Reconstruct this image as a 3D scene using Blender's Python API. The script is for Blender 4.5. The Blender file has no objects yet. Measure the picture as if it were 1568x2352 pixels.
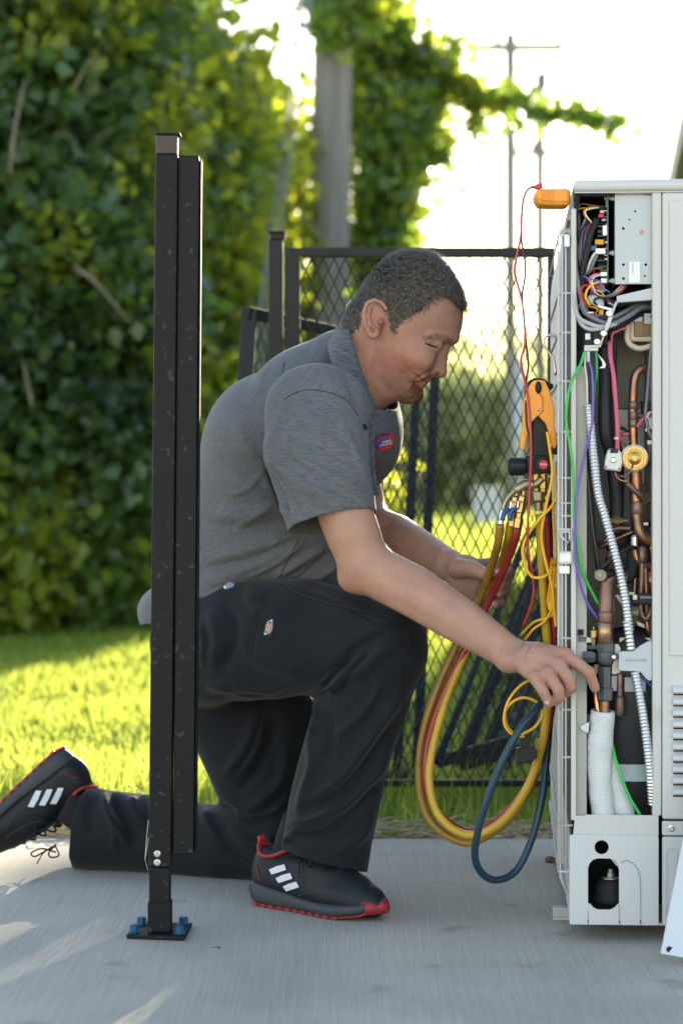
import bpy, math, random
import numpy as np
from mathutils import Vector, Matrix
from mathutils.bvhtree import BVHTree

rng = np.random.default_rng(7)
random.seed(7)
scn = bpy.context.scene
COL = scn.collection

# ------------------------------------------------------------------ camera, sky, sun, exposure
CAM_D, CAM_H, FPX = 4.44, 0.836, 5550.0      # distance to the unit plane (m), eye height, focal length in picture units
cam = bpy.data.cameras.new('camera'); camo = bpy.data.objects.new('camera', cam); COL.objects.link(camo)
camo.location = (0, -CAM_D, CAM_H); camo.rotation_euler = (math.radians(90), 0, 0)
cam.sensor_fit = 'HORIZONTAL'; cam.sensor_width = 24.0; cam.lens = 24.0 * FPX / 1568.0
cam.shift_y = -(1176.0 - 1080.0) / 1568.0
cam.clip_start = 0.05; cam.clip_end = 3000
cam.dof.use_dof = True; cam.dof.focus_distance = 4.55; cam.dof.aperture_fstop = 3.8; cam.dof.aperture_blades = 0
scn.camera = camo

SUN_AZ, SUN_EL = math.radians(13.0), math.radians(15.0)       # azimuth from +Y (away from camera) towards +X
w = bpy.data.worlds.new('World'); scn.world = w; w.use_nodes = True
nt = w.node_tree; bg = nt.nodes['Background']
sky = nt.nodes.new('ShaderNodeTexSky'); sky.sky_type = 'NISHITA'; sky.sun_disc = False
sky.sun_elevation = SUN_EL; sky.sun_rotation = SUN_AZ
sky.air_density = 1.0; sky.dust_density = 0.25; sky.ozone_density = 1.6; sky.altitude = 100
tint = nt.nodes.new('ShaderNodeMix'); tint.data_type = 'RGBA'; tint.blend_type = 'MULTIPLY'; tint.inputs['Factor'].default_value = 1.0; tint.inputs['B'].default_value = (1.20, 1.0, 0.85, 1)   # warm tint over the whole sky, in place of white balance
nt.links.new(sky.outputs[0], tint.inputs['A']); nt.links.new(tint.outputs['Result'], bg.inputs[0]); bg.inputs[1].default_value = 0.15
sl = bpy.data.lights.new('sun', 'SUN'); sl.energy = 5.0; sl.angle = math.radians(0.6); sl.color = (1.0, 0.86, 0.62)
so = bpy.data.objects.new('sun', sl); COL.objects.link(so)
sdir = Vector((math.sin(SUN_AZ) * math.cos(SUN_EL), math.cos(SUN_AZ) * math.cos(SUN_EL), math.sin(SUN_EL)))
so.rotation_euler = sdir.to_track_quat('Z', 'Y').to_euler()
vs = scn.view_settings; vs.view_transform = 'Standard'; vs.look = 'None'; vs.gamma = 1.0; vs.exposure = 2.1
try: vs.use_curve_mapping = False
except Exception: pass
scn.cycles.max_bounces = 8; scn.cycles.transparent_max_bounces = 12

# ------------------------------------------------------------------ helpers
def P(vx, vy, y=0.0):
    """a point of the place seen at sighting (vx, vy) of a 1568 x 2352 frame and standing at depth y"""
    D = CAM_D + y
    return Vector(((vx - 784.0) * D / FPX, y, CAM_H - (vy - 1080.0) * D / FPX))
def G(vx, vy):
    """ground point"""
    D = CAM_H * FPX / (vy - 1080.0)
    return Vector(((vx - 784.0) * D / FPX, D - CAM_D, 0.0))
def px(n, y=0.0): return n * (CAM_D + y) / FPX

def wloc(o):
    v = Vector((0, 0, 0))
    while o is not None: v += o.location; o = o.parent
    return v
def tag(o, label=None, cat=None, group=None, kind=None):
    if label: o['label'] = label
    if cat: o['category'] = cat
    if group: o['group'] = group
    if kind: o['kind'] = kind
    return o
def empty(name, loc, label, cat, group=None):
    o = bpy.data.objects.new(name, None); o.empty_display_size = 0.05; COL.objects.link(o); o.location = loc
    return tag(o, label, cat, group)
def addobj(name, me, parent=None, label=None, cat=None, group=None, kind=None):
    o = bpy.data.objects.new(name, me); COL.objects.link(o)
    if parent is not None: o.parent = parent
    return tag(o, label, cat, group, kind)
def npmesh(name, V, F, mat, parent=None, smooth=False, **kw):
    """V (n,3) array in world space, F list of faces or (m,k) array"""
    V = np.asarray(V, dtype=np.float64).reshape(-1, 3)
    if parent is not None: V = V - np.array(wloc(parent))
    me = bpy.data.meshes.new(name)
    if isinstance(F, np.ndarray):
        m, k = F.shape
        me.vertices.add(len(V)); me.vertices.foreach_set('co', V.astype(np.float32).ravel())
        me.loops.add(m * k); me.loops.foreach_set('vertex_index', F.astype(np.int32).ravel())
        me.polygons.add(m); me.polygons.foreach_set('loop_start', np.arange(0, m * k, k, dtype=np.int32))
        me.polygons.foreach_set('loop_total', np.full(m, k, dtype=np.int32))
    else:
        me.from_pydata([tuple(v) for v in V], [], [tuple(f) for f in F])
    if smooth: me.polygons.foreach_set('use_smooth', np.ones(len(me.polygons), dtype=bool))
    me.update(calc_edges=True)
    if mat is not None: me.materials.append(mat)
    return addobj(name, me, parent, **kw)
def frames(pts, closed=False):
    pts = [Vector(p) for p in pts]; n = len(pts); T = []
    for i in range(n):
        a = pts[(i - 1) % n] if (closed or i > 0) else pts[i]; b = pts[(i + 1) % n] if (closed or i < n - 1) else pts[i]
        d = b - a; T.append(d.normalized() if d.length > 1e-9 else Vector((0, 0, 1)))
    u = T[0].orthogonal().normalized(); out = []
    for i in range(n):
        u = (u - T[i] * u.dot(T[i]))
        u = u.normalized() if u.length > 1e-6 else T[i].orthogonal().normalized()
        out.append((T[i], u, T[i].cross(u)))
    return out
def smoothpath(pts, sub=6, closed=False):
    pts = [Vector(p) for p in pts]; n = len(pts)
    if n < 3: return pts
    out = []
    rngi = range(n) if closed else range(n - 1)
    for i in rngi:
        p0 = pts[(i - 1) % n] if (closed or i > 0) else pts[0] * 2 - pts[1]
        p1 = pts[i]; p2 = pts[(i + 1) % n]
        p3 = pts[(i + 2) % n] if (closed or i < n - 2) else pts[-1] * 2 - pts[-2]
        for k in range(sub):
            t = k / sub; t2 = t * t; t3 = t2 * t
            out.append(0.5 * ((2 * p1) + (-p0 + p2) * t + (2 * p0 - 5 * p1 + 4 * p2 - p3) * t2 + (-p0 + 3 * p1 - 3 * p2 + p3) * t3))
    if not closed: out.append(pts[-1])
    return out

class MB:
    def __init__(s): s.V = []; s.F = []
    def add(s, V, F):
        n = len(s.V); s.V += [Vector(v) for v in V]; s.F += [tuple(i + n for i in f) for f in F]; return s
    def box(s, c, d, R=None):
        c = Vector(c); hx, hy, hz = d[0] / 2, d[1] / 2, d[2] / 2
        V = [Vector((x, y, z)) for x in (-hx, hx) for y in (-hy, hy) for z in (-hz, hz)]
        if R is not None: V = [R @ v for v in V]
        return s.add([v + c for v in V], [(0, 1, 3, 2), (4, 6, 7, 5), (0, 4, 5, 1), (2, 3, 7, 6), (0, 2, 6, 4), (1, 5, 7, 3)])
    def bb(s, a, b):
        a = Vector(a); b = Vector(b)
        return s.box((a + b) / 2, [abs(b[i] - a[i]) for i in range(3)])
    def beam(s, a, b, w, h, up=(0, -1, 0)):
        a = Vector(a); b = Vector(b); t = (b - a).normalized(); u = Vector(up); u = (u - t * u.dot(t)).normalized(); v = t.cross(u)
        V = [p + u * (h / 2 * su) + v * (w / 2 * sv) for p in (a, b) for su, sv in ((-1, -1), (1, -1), (1, 1), (-1, 1))]
        return s.add(V, [(0, 1, 2, 3), (7, 6, 5, 4), (0, 4, 5, 1), (1, 5, 6, 2), (2, 6, 7, 3), (3, 7, 4, 0)])
    def tube(s, pts, r, n=8, closed=False, cap=True, sub=0):
        if sub: 
            m0 = len(pts); pts = smoothpath(pts, sub, closed)
            if not isinstance(r, (int, float)): r = list(np.interp(np.linspace(0, 1, len(pts)), np.linspace(0, 1, m0), r))
        fr = frames(pts, closed); N = len(pts); V = []; F = []
        for i, p in enumerate(pts):
            ri = r if isinstance(r, (int, float)) else r[i]
            for k in range(n):
                a = 2 * math.pi * k / n; V.append(Vector(p) + (fr[i][1] * math.cos(a) + fr[i][2] * math.sin(a)) * ri)
        for i in range(N if closed else N - 1):
            j = (i + 1) % N
            for k in range(n):
                l = (k + 1) % n; F.append((i * n + k, i * n + l, j * n + l, j * n + k))
        if cap and not closed: F.append(tuple(range(n))[::-1]); F.append(tuple((N - 1) * n + k for k in range(n)))
        return s.add(V, F)
    def lathe(s, o, axis, prof, n=16, up=None):
        """prof: list of (distance along axis, radius)"""
        o = Vector(o); t = Vector(axis).normalized(); u = t.orthogonal().normalized() if up is None else (Vector(up) - t * Vector(up).dot(t)).normalized(); v = t.cross(u); V = []; F = []
        for (h, r) in prof:
            for k in range(n):
                a = 2 * math.pi * k / n; V.append(o + t * h + (u * math.cos(a) + v * math.sin(a)) * max(r, 1e-5))
        for i in range(len(prof) - 1):
            for k in range(n):
                l = (k + 1) % n; F.append((i * n + k, i * n + l, (i + 1) * n + l, (i + 1) * n + k))
        F.append(tuple(range(n))[::-1]); F.append(tuple((len(prof) - 1) * n + k for k in range(n)))
        return s.add(V, F)
    def prism(s, poly, ext):
        """poly: list of 3-D points (planar), ext: extrusion vector"""
        n = len(poly); V = [Vector(p) for p in poly] + [Vector(p) + Vector(ext) for p in poly]
        F = [tuple(range(n)), tuple(range(2 * n - 1, n - 1, -1))] + [(i, i + n, (i + 1) % n + n, (i + 1) % n) for i in range(n)]
        return s.add(V, F)
    def ell(s, c, r, R=None, n=12, m=8):
        c = Vector(c); V = []; F = []
        for i in range(m + 1):
            th = math.pi * i / m
            for k in range(n):
                a = 2 * math.pi * k / n; v = Vector((r[0] * math.sin(th) * math.cos(a), r[1] * math.sin(th) * math.sin(a), r[2] * math.cos(th)))
                V.append(c + (R @ v if R is not None else v))
        for i in range(m):
            for k in range(n):
                l = (k + 1) % n; F.append((i * n + k, (i + 1) * n + k, (i + 1) * n + l, i * n + l))
        return s.add(V, F)
    def build(s, name, mat, parent=None, smooth=False, bevel=0, segs=2, auto=False, **kw):
        o = npmesh(name, np.array([tuple(v) for v in s.V]), s.F, mat, parent, smooth, **kw)
        if bevel:
            m = o.modifiers.new('bevel', 'BEVEL'); m.width = bevel; m.segments = segs; m.limit_method = 'ANGLE'; m.angle_limit = math.radians(40)
        return o

# ------------------------------------------------------------------ materials
MATS = {}
def mat(name, col, rough=0.6, metal=0.0, var=0.12, vscale=8.0, bump=0.0, bscale=60.0, trans=None, col2=None, stretch=None, coat=0.0, spec=0.5, sss=0.0, rot=None, detail=6.0, attr=None, dirt=None, rvar=0.1):
    if name in MATS: return MATS[name]
    m = bpy.data.materials.new(name); m.use_nodes = True; nt = m.node_tree; N = nt.nodes; L = nt.links
    b = N['Principled BSDF']; b.inputs['Roughness'].default_value = rough; b.inputs['Metallic'].default_value = metal
    b.inputs['Specular IOR Level'].default_value = spec; b.inputs['Coat Weight'].default_value = coat
    tc = N.new('ShaderNodeTexCoord'); mp = N.new('ShaderNodeMapping'); L.new(tc.outputs['Object'], mp.inputs[0])
    if stretch: mp.inputs['Scale'].default_value = stretch
    if rot: mp.inputs['Rotation'].default_value = rot
    nz = N.new('ShaderNodeTexNoise'); nz.inputs['Scale'].default_value = vscale; nz.inputs['Detail'].default_value = detail; L.new(mp.outputs[0], nz.inputs['Vector'])
    c = Vector(col); c2 = Vector(col2) if col2 else c
    mix = N.new('ShaderNodeMix'); mix.data_type = 'RGBA'
    rmp = N.new('ShaderNodeMapRange'); rmp.inputs['From Min'].default_value = 0.3; rmp.inputs['From Max'].default_value = 0.7; L.new(nz.outputs[0], rmp.inputs['Value'])
    L.new(rmp.outputs[0], mix.inputs['Factor'])
    mix.inputs['A'].default_value = (*(c * (1 - var)), 1); mix.inputs['B'].default_value = (*(c2 * (1 + var)), 1)
    out = mix.outputs['Result']
    if attr:
        at = N.new('ShaderNodeAttribute'); at.attribute_name = attr
        mu = N.new('ShaderNodeMix'); mu.data_type = 'RGBA'; mu.blend_type = 'MULTIPLY'; mu.inputs['Factor'].default_value = 1
        L.new(out, mu.inputs['A']); L.new(at.outputs['Color'], mu.inputs['B']); out = mu.outputs['Result']
    if dirt:   # (colour, scale, threshold, softness, amount)
        n2 = N.new('ShaderNodeTexNoise'); n2.inputs['Scale'].default_value = dirt[1]; n2.inputs['Detail'].default_value = 8; L.new(tc.outputs['Object'], n2.inputs['Vector'])
        r2 = N.new('ShaderNodeMapRange'); r2.inputs['From Min'].default_value = dirt[2]; r2.inputs['From Max'].default_value = dirt[2] + dirt[3]; r2.inputs['To Max'].default_value = dirt[4]
        L.new(n2.outputs[0], r2.inputs['Value']); m2 = N.new('ShaderNodeMix'); m2.data_type = 'RGBA'
        L.new(r2.outputs[0], m2.inputs['Factor']); L.new(out, m2.inputs['A']); m2.inputs['B'].default_value = (*dirt[0], 1); out = m2.outputs['Result']
    L.new(out, b.inputs['Base Color'])
    if rvar:
        rr = N.new('ShaderNodeMapRange'); rr.inputs['To Min'].default_value = max(rough - rvar, 0.02); rr.inputs['To Max'].default_value = min(rough + rvar, 1); L.new(nz.outputs[0], rr.inputs['Value']); L.new(rr.outputs[0], b.inputs['Roughness'])
    if bump:
        bz = N.new('ShaderNodeTexNoise'); bz.inputs['Scale'].default_value = bscale; bz.inputs['Detail'].default_value = 5; L.new(mp.outputs[0], bz.inputs['Vector'])
        bp = N.new('ShaderNodeBump'); bp.inputs['Strength'].default_value = min(bump, 1); bp.inputs['Distance'].default_value = 0.002 if bump <= 1 else 0.002 * bump
        L.new(bz.outputs[0], bp.inputs['Height']); L.new(bp.outputs[0], b.inputs['Normal'])
    if sss:
        b.inputs['Subsurface Weight'].default_value = sss; b.inputs['Subsurface Radius'].default_value = (1.0, 0.35, 0.2); b.inputs['Subsurface Scale'].default_value = 0.006
    if trans:  # thin leaf: colour of light passing through, amount
        tr = N.new('ShaderNodeBsdfTranslucent'); tr.inputs[0].default_value = (*trans[0], 1); ms = N.new('ShaderNodeMixShader'); ms.inputs[0].default_value = trans[1]
        if col2 or var > 0.2:
            tm = N.new('ShaderNodeMix'); tm.data_type = 'RGBA'; tm.blend_type = 'MULTIPLY'; tm.inputs['Factor'].default_value = 0.5; tm.inputs['A'].default_value = (*trans[0], 1)
            g = N.new('ShaderNodeMapRange'); g.inputs['To Min'].default_value = 0.3; g.inputs['To Max'].default_value = 1.5; L.new(nz.outputs[0], g.inputs['Value']); L.new(g.outputs[0], tm.inputs['B']); L.new(tm.outputs['Result'], tr.inputs[0])
        L.new(b.outputs[0], ms.inputs[1]); L.new(tr.outputs[0], ms.inputs[2]); L.new(ms.outputs[0], N['Material Output'].inputs[0])
    MATS[name] = m; return m

M = dict(
 black_paint=mat('black_paint', (0.0035, 0.004, 0.0055), 0.55, 0.0, 0.3, 20, 0.25, 90, spec=.22, dirt=((0.075, 0.062, 0.052), 75, 0.63, 0.05, 0.45)),
 fence_paint=mat('fence_paint', (0.0035, 0.0045, 0.006), 0.5, 0.0, 0.2, 9, 0.15, 90, spec=.3),
 wire_dark=mat('wire_dark', (0.015, 0.02, 0.02), 0.45, 0.2),
 unit_paint=mat('unit_paint', (0.49, 0.495, 0.50), 0.42, 0.0, 0.02, 3, 0.06, 300, dirt=((0.42, 0.37, 0.31), 9, 0.66, 0.12, 0.45)),
 unit_paint_old=mat('unit_paint_old', (0.49, 0.48, 0.465), 0.5, 0.0, 0.03, 5, 0.1, 200, dirt=((0.30, 0.24, 0.19), 7, 0.60, 0.15, 0.6)),
 grille_white=mat('grille_white', (0.52, 0.52, 0.51), 0.4, 0.0, 0.04, 12),
 galv=mat('galv', (0.36, 0.38, 0.40), 0.42, 0.45, 0.10, 30, 0.05, 200),
 galv_flat=mat('galv_flat', (0.40, 0.43, 0.47), 0.5, 0.15, 0.05, 14, 0.03, 200),
 zinc_panel=mat('zinc_panel', (0.36, 0.37, 0.36), 0.38, 0.6, 0.12, 10, 0.1, 80),
 beige_int=mat('beige_int', (0.34, 0.335, 0.30), 0.55, 0.0, 0.10, 6, 0.1, 90),
 copper=mat('copper', (0.52, 0.24, 0.13), 0.36, 0.9, 0.30, 22, 0.2, 120, col2=(0.16, 0.10, 0.08), dirt=((0.10, 0.075, 0.065), 18, 0.48, 0.2, 0.8)),
 copper_dark=mat('copper_dark', (0.19, 0.12, 0.10), 0.45, 0.7, 0.3, 25, 0.2, 120, dirt=((0.05, 0.045, 0.045), 20, 0.5, 0.2, 0.7)),
 copper_new=mat('copper_new', (0.62, 0.28, 0.14), 0.3, 0.95, 0.1, 40),
 brass=mat('brass', (0.36, 0.25, 0.095), 0.33, 0.95, 0.15, 60, 0.15, 300),
 brass_old=mat('brass_old', (0.33, 0.27, 0.17), 0.42, 0.85, 0.2, 50, 0.3, 300),
 steel=mat('steel', (0.55, 0.56, 0.57), 0.3, 0.95, 0.1, 40),
 conduit=mat('conduit', (0.62, 0.63, 0.64), 0.3, 0.85, 0.1, 80),
 valve_grey=mat('valve_grey', (0.085, 0.09, 0.10), 0.55, 0.3, 0.2, 40, 0.3, 200),
 pcb=mat('pcb', (0.05, 0.10, 0.085), 0.5, 0, 0.3, 60),
 blk=mat('black_plastic', (0.009, 0.010, 0.012), 0.5, 0, 0.15, 20, 0.1, 200, spec=.3),
 blk_matte=mat('black_matte', (0.010, 0.011, 0.013), 0.8, 0, 0.2, 15, 0.3, 120),
 white_pl=mat('white_plastic', (0.72, 0.72, 0.68), 0.45, 0, 0.05, 20),
 cream_pl=mat('cream_plastic', (0.60, 0.52, 0.40), 0.5, 0, 0.1, 20),
 paper=mat('label_paper', (0.72, 0.73, 0.73), 0.8, 0, 0.03, 20),
 ins_white=mat('insulation_white', (0.56, 0.58, 0.59), 0.85, 0, 0.06, 30, 0.8, 160),
 orange=mat('orange_rubber', (0.80, 0.30, 0.025), 0.5, 0, 0.08, 30, 0.1, 250),
 yellow_hose=mat('yellow_hose', (0.46, 0.27, 0.012), 0.42, 0, 0.14, 14, 0.1, 150, dirt=((0.16, 0.10, 0.03), 26, 0.6, 0.15, 0.6)),
 ochre_hose=mat('ochre_hose', (0.27, 0.145, 0.018), 0.42, 0, 0.16, 14, 0.1, 150, dirt=((0.10, 0.06, 0.02), 26, 0.58, 0.15, 0.6)),
 red_hose=mat('red_hose', (0.28, 0.018, 0.020), 0.40, 0, 0.15, 14, 0.1, 150),
 blue_hose=mat('blue_hose', (0.004, 0.028, 0.055), 0.45, 0, 0.15, 14, 0.1, 150),
 yellow_wire=mat('yellow_wire', (0.72, 0.38, 0.012), 0.45),
 red_wire=mat('red_wire', (0.42, 0.02, 0.03), 0.42), black_wire=mat('black_wire', (0.012, 0.013, 0.016), 0.42),
 grey_wire=mat('grey_wire', (0.13, 0.145, 0.17), 0.5), ltgrey_wire=mat('ltgrey_wire', (0.33, 0.35, 0.38), 0.5), white_wire=mat('white_wire', (0.65, 0.64, 0.6), 0.5),
 green_wire=mat('green_wire', (0.03, 0.42, 0.055), 0.42), dkgreen_wire=mat('dkgreen_wire', (0.01, 0.25, 0.10), 0.42),
 purple_wire=mat('purple_wire', (0.12, 0.085, 0.42), 0.42), pink_wire=mat('pink_wire', (0.50, 0.08, 0.16), 0.45), blue_wire=mat('blue_wire', (0.02, 0.13, 0.42), 0.42), brown_wire=mat('brown_wire', (0.2, 0.08, 0.03), 0.5),
 blue_bolt=mat('blue_bolt', (0.010, 0.075, 0.17), 0.45, 0.3, 0.2, 60), blue_lever=mat('blue_lever', (0.01, 0.04, 0.22), 0.4),
 red_print=mat('red_print', (0.55, 0.02, 0.02), 0.6), white_print=mat('white_print', (0.75, 0.75, 0.75), 0.6), blue_print=mat('blue_print', (0.015, 0.05, 0.25), 0.6), grey_print=mat('grey_print', (0.18, 0.18, 0.2), 0.7), magenta_print=mat('magenta_print', (0.55, 0.02, 0.12), 0.6),
 screw=mat('screw', (0.5, 0.5, 0.5), 0.3, 0.9), hole=mat('hole_dark', (0.008, 0.008, 0.01), 0.9),
 tape=mat('tape', (0.26, 0.31, 0.32), 0.5), comp=mat('compressor_wrap', (0.014, 0.016, 0.02), 0.6, 0, 0.3, 10, 0.3, 60),
)
def text(name, s, size, origin, right, up, material, parent, depth=0.0004, align='CENTER', sx=1.0, **kw):
    cu = bpy.data.curves.new(name, 'FONT'); cu.body = s; cu.size = size; cu.extrude = depth; cu.align_x = align; cu.align_y = 'CENTER'; cu.resolution_u = 2
    tmp = bpy.data.objects.new('tmp_text', cu); COL.objects.link(tmp)
    dg = bpy.context.evaluated_depsgraph_get(); dg.update()
    me = bpy.data.meshes.new_from_object(tmp.evaluated_get(dg)); bpy.data.objects.remove(tmp)
    r = Vector(right).normalized(); u = Vector(up); u = (u - r * u.dot(r)).normalized(); nrm = r.cross(u)
    o = Vector(origin) - (wloc(parent) if parent else Vector((0, 0, 0)))
    for v in me.vertices: c = v.co.copy(); v.co = o + r * (c.x * sx) + u * c.y + nrm * c.z
    me.materials.clear(); me.materials.append(material); me.name = name
    return addobj(name, me, parent, **kw)
# ------------------------------------------------------------------ ground
def nodes_ground():
    m = bpy.data.materials.new('concrete'); m.use_nodes = True; nt = m.node_tree; N = nt.nodes; L = nt.links; b = N['Principled BSDF']
    tc = N.new('ShaderNodeTexCoord'); mp = N.new('ShaderNodeMapping'); L.new(tc.outputs['Object'], mp.inputs[0]); mp.inputs['Rotation'].default_value = (0, 0, math.radians(4)); mp.inputs['Scale'].default_value = (300, 3.0, 1)
    st = N.new('ShaderNodeTexNoise'); st.inputs['Scale'].default_value = 1.0; st.inputs['Detail'].default_value = 3; L.new(mp.outputs[0], st.inputs['Vector'])
    fine = N.new('ShaderNodeTexNoise'); fine.inputs['Scale'].default_value = 420; fine.inputs['Detail'].default_value = 3; L.new(tc.outputs['Object'], fine.inputs['Vector'])
    big = N.new('ShaderNodeTexNoise'); big.inputs['Scale'].default_value = 2.3; big.inputs['Detail'].default_value = 8; L.new(tc.outputs['Object'], big.inputs['Vector'])
    sp = N.new('ShaderNodeTexNoise'); sp.inputs['Scale'].default_value = 7; sp.inputs['Detail'].default_value = 2; L.new(tc.outputs['Object'], sp.inputs['Vector'])
    cr = N.new('ShaderNodeValToRGB'); cr.color_ramp.elements[0].position = 0.3; cr.color_ramp.elements[0].color = (0.335, 0.302, 0.252, 1); cr.color_ramp.elements[1].position = 0.72; cr.color_ramp.elements[1].color = (0.465, 0.42, 0.35, 1); L.new(big.outputs[0], cr.inputs[0])
    m1 = N.new('ShaderNodeMix'); m1.data_type = 'RGBA'; m1.blend_type = 'MULTIPLY'; m1.inputs['Factor'].default_value = 1
    g = N.new('ShaderNodeMapRange'); g.inputs['From Min'].default_value = 0.3; g.inputs['From Max'].default_value = 0.7; g.inputs['To Min'].default_value = 0.86; g.inputs['To Max'].default_value = 1.07; L.new(st.outputs[0], g.inputs['Value'])
    L.new(cr.outputs[0], m1.inputs['A']); L.new(g.outputs[0], m1.inputs['B'])
    m2 = N.new('ShaderNodeMix'); m2.data_type = 'RGBA'; m2.blend_type = 'MULTIPLY'; m2.inputs['Factor'].default_value = 1
    g2 = N.new('ShaderNodeMapRange'); g2.inputs['From Min'].default_value = 0.3; g2.inputs['From Max'].default_value = 0.7; g2.inputs['To Min'].default_value = 0.82; g2.inputs['To Max'].default_value = 1.1; L.new(fine.outputs[0], g2.inputs['Value'])
    L.new(m1.outputs['Result'], m2.inputs['A']); L.new(g2.outputs[0], m2.inputs['B'])
    g3 = N.new('ShaderNodeMapRange'); g3.inputs['From Min'].default_value = 0.64; g3.inputs['From Max'].default_value = 0.74; g3.inputs['To Max'].default_value = 0.45; L.new(sp.outputs[0], g3.inputs['Value'])
    m3 = N.new('ShaderNodeMix'); m3.data_type = 'RGBA'; L.new(g3.outputs[0], m3.inputs['Factor']); L.new(m2.outputs['Result'], m3.inputs['A']); m3.inputs['B'].default_value = (0.15, 0.12, 0.09, 1)
    pit = N.new('ShaderNodeTexVoronoi'); pit.inputs['Scale'].default_value = 26; L.new(tc.outputs['Object'], pit.inputs['Vector']); pr = N.new('ShaderNodeMapRange'); pr.inputs['From Min'].default_value = 0.035; pr.inputs['From Max'].default_value = 0.07; pr.inputs['To Min'].default_value = 0.45; pr.inputs['To Max'].default_value = 1.0; L.new(pit.outputs['Distance'], pr.inputs['Value'])
    m4 = N.new('ShaderNodeMix'); m4.data_type = 'RGBA'; m4.blend_type = 'MULTIPLY'; m4.inputs['Factor'].default_value = 1; L.new(m3.outputs['Result'], m4.inputs['A']); L.new(pr.outputs[0], m4.inputs['B']); L.new(m4.outputs['Result'], b.inputs['Base Color']); b.inputs['Roughness'].default_value = 0.85
    ad = N.new('ShaderNodeMath'); ad.operation = 'MULTIPLY_ADD'; ad.inputs[1].default_value = 0.2; L.new(fine.outputs[0], ad.inputs[0]); L.new(st.outputs[0], ad.inputs[2])
    bp = N.new('ShaderNodeBump'); bp.inputs['Strength'].default_value = 0.7; bp.inputs['Distance'].default_value = 0.0014; L.new(ad.outputs[0], bp.inputs['Height']); L.new(bp.outputs[0], b.inputs['Normal'])
    return m
PAD_Y = 1.05
mb = MB(); mb.bb((-3.2, -5.6, -0.12), (4.2, PAD_Y, 0.0))
mb.build('concrete_pad', nodes_ground(), bevel=0.012, kind='structure')

soil = mat('lawn_soil', (0.085, 0.125, 0.02), 0.95, 0, 0.25, 1.4, 0.5, 40, col2=(0.14, 0.18, 0.03), spec=0.0)
NX, NY = 60, 90
xs = np.linspace(-1, 1, NX); ys = np.linspace(0, 1, NY)
GV = []; 
for j in range(NY):
    y = -8 + (ys[j] ** 3) * 330
    for i in range(NX):
        x = xs[i] * (8 + abs(xs[i]) * 192)
        z = -0.035 + 0.03 * math.sin(x * 0.5 + 1) * math.sin(y * 0.33) * (1 if y > 2 else 0)
        GV.append((x, y, z))
idx = np.arange(NX * NY).reshape(NY, NX)
GF = np.stack([idx[:-1, :-1], idx[:-1, 1:], idx[1:, 1:], idx[1:, :-1]], -1).reshape(-1, 4)
npmesh('lawn', np.array(GV), GF, soil, kind='structure')

grass_m = mat('grass_blade', (0.075, 0.145, 0.018), 0.5, 0, 0.35, 1.3, 0, trans=((0.46, 0.54, 0.09), 0.6), col2=(0.12, 0.17, 0.02))
def grass(name, n, xr, yr, hr, wr, label, seed, power=1.0, kill=None):
    r = np.random.default_rng(seed)
    y = yr[0] + (r.random(n) ** power) * (yr[1] - yr[0]); x = xr[0] + r.random(n) * (xr[1] - xr[0])
    if power > 1.0:   # widen with distance like the view does
        x = (x - (xr[0] + xr[1]) / 2) * ((y + CAM_D) / (yr[0] + CAM_D)) ** 0.9 + (xr[0] + xr[1]) / 2
    if kill is not None:
        k = ~kill(x, y); x = x[k]; y = y[k]; n = len(x)
    h = hr[0] + r.random(n) * (hr[1] - hr[0]); h *= 0.75 + 0.5 * np.sin(x * 3.1 + 1.3 * np.sin(y * 2.2)) * np.sin(y * 2.7 + x)  * 0.6 + 0.2
    h = np.clip(h, 0.01, 1)
    a = r.random(n) * 6.283; wd = wr[0] + r.random(n) * (wr[1] - wr[0]); lean = (r.random(n) - 0.3) * 0.9; b = r.random(n) * 6.283
    dx, dy = np.cos(a), np.sin(a); lx, ly = np.cos(b) * lean * h, np.sin(b) * lean * h
    z0 = -0.04 + 0.0 * x
    V = np.zeros((n, 5, 3))
    V[:, 0] = np.stack([x - dx * wd / 2, y - dy * wd / 2, z0], 1); V[:, 1] = np.stack([x + dx * wd / 2, y + dy * wd / 2, z0], 1)
    V[:, 2] = np.stack([x + dx * wd * .4 + lx * .35, y + dy * wd * .4 + ly * .35, z0 + h * .6], 1); V[:, 3] = np.stack([x - dx * wd * .4 + lx * .35, y - dy * wd * .4 + ly * .35, z0 + h * .6], 1)
    V[:, 4] = np.stack([x + lx, y + ly, z0 + h * (1 - 0.25 * np.abs(lean))], 1)
    base = (np.arange(n) * 5)[:, None]
    F = np.concatenate([base + np.array([0, 1, 2]), base + np.array([0, 2, 3]), base + np.array([3, 2, 4])], 0)
    npmesh(name, V.reshape(-1, 3), F, grass_m, kind='stuff', label=label, cat='grass')
grass('grass', 150000, (-1.75, 1.75), (PAD_Y + 0.02, 14.0), (0.025, 0.070), (0.004, 0.008), 'short sunlit lawn grass behind the concrete pad', 3, 1.7)
grass('tall_grass', 7000, (-1.4, 1.5), (PAD_Y + 0.05, 2.1), (0.06, 0.17), (0.004, 0.008), 'longer untrimmed grass along the fence foot', 4, 1.0)
grass('far_grass', 45000, (-3.0, 4.5), (9.5, 70.0), (0.05, 0.12), (0.02, 0.05), 'sunlit lawn grass stretching away behind the fence', 6, 1.5)
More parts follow.
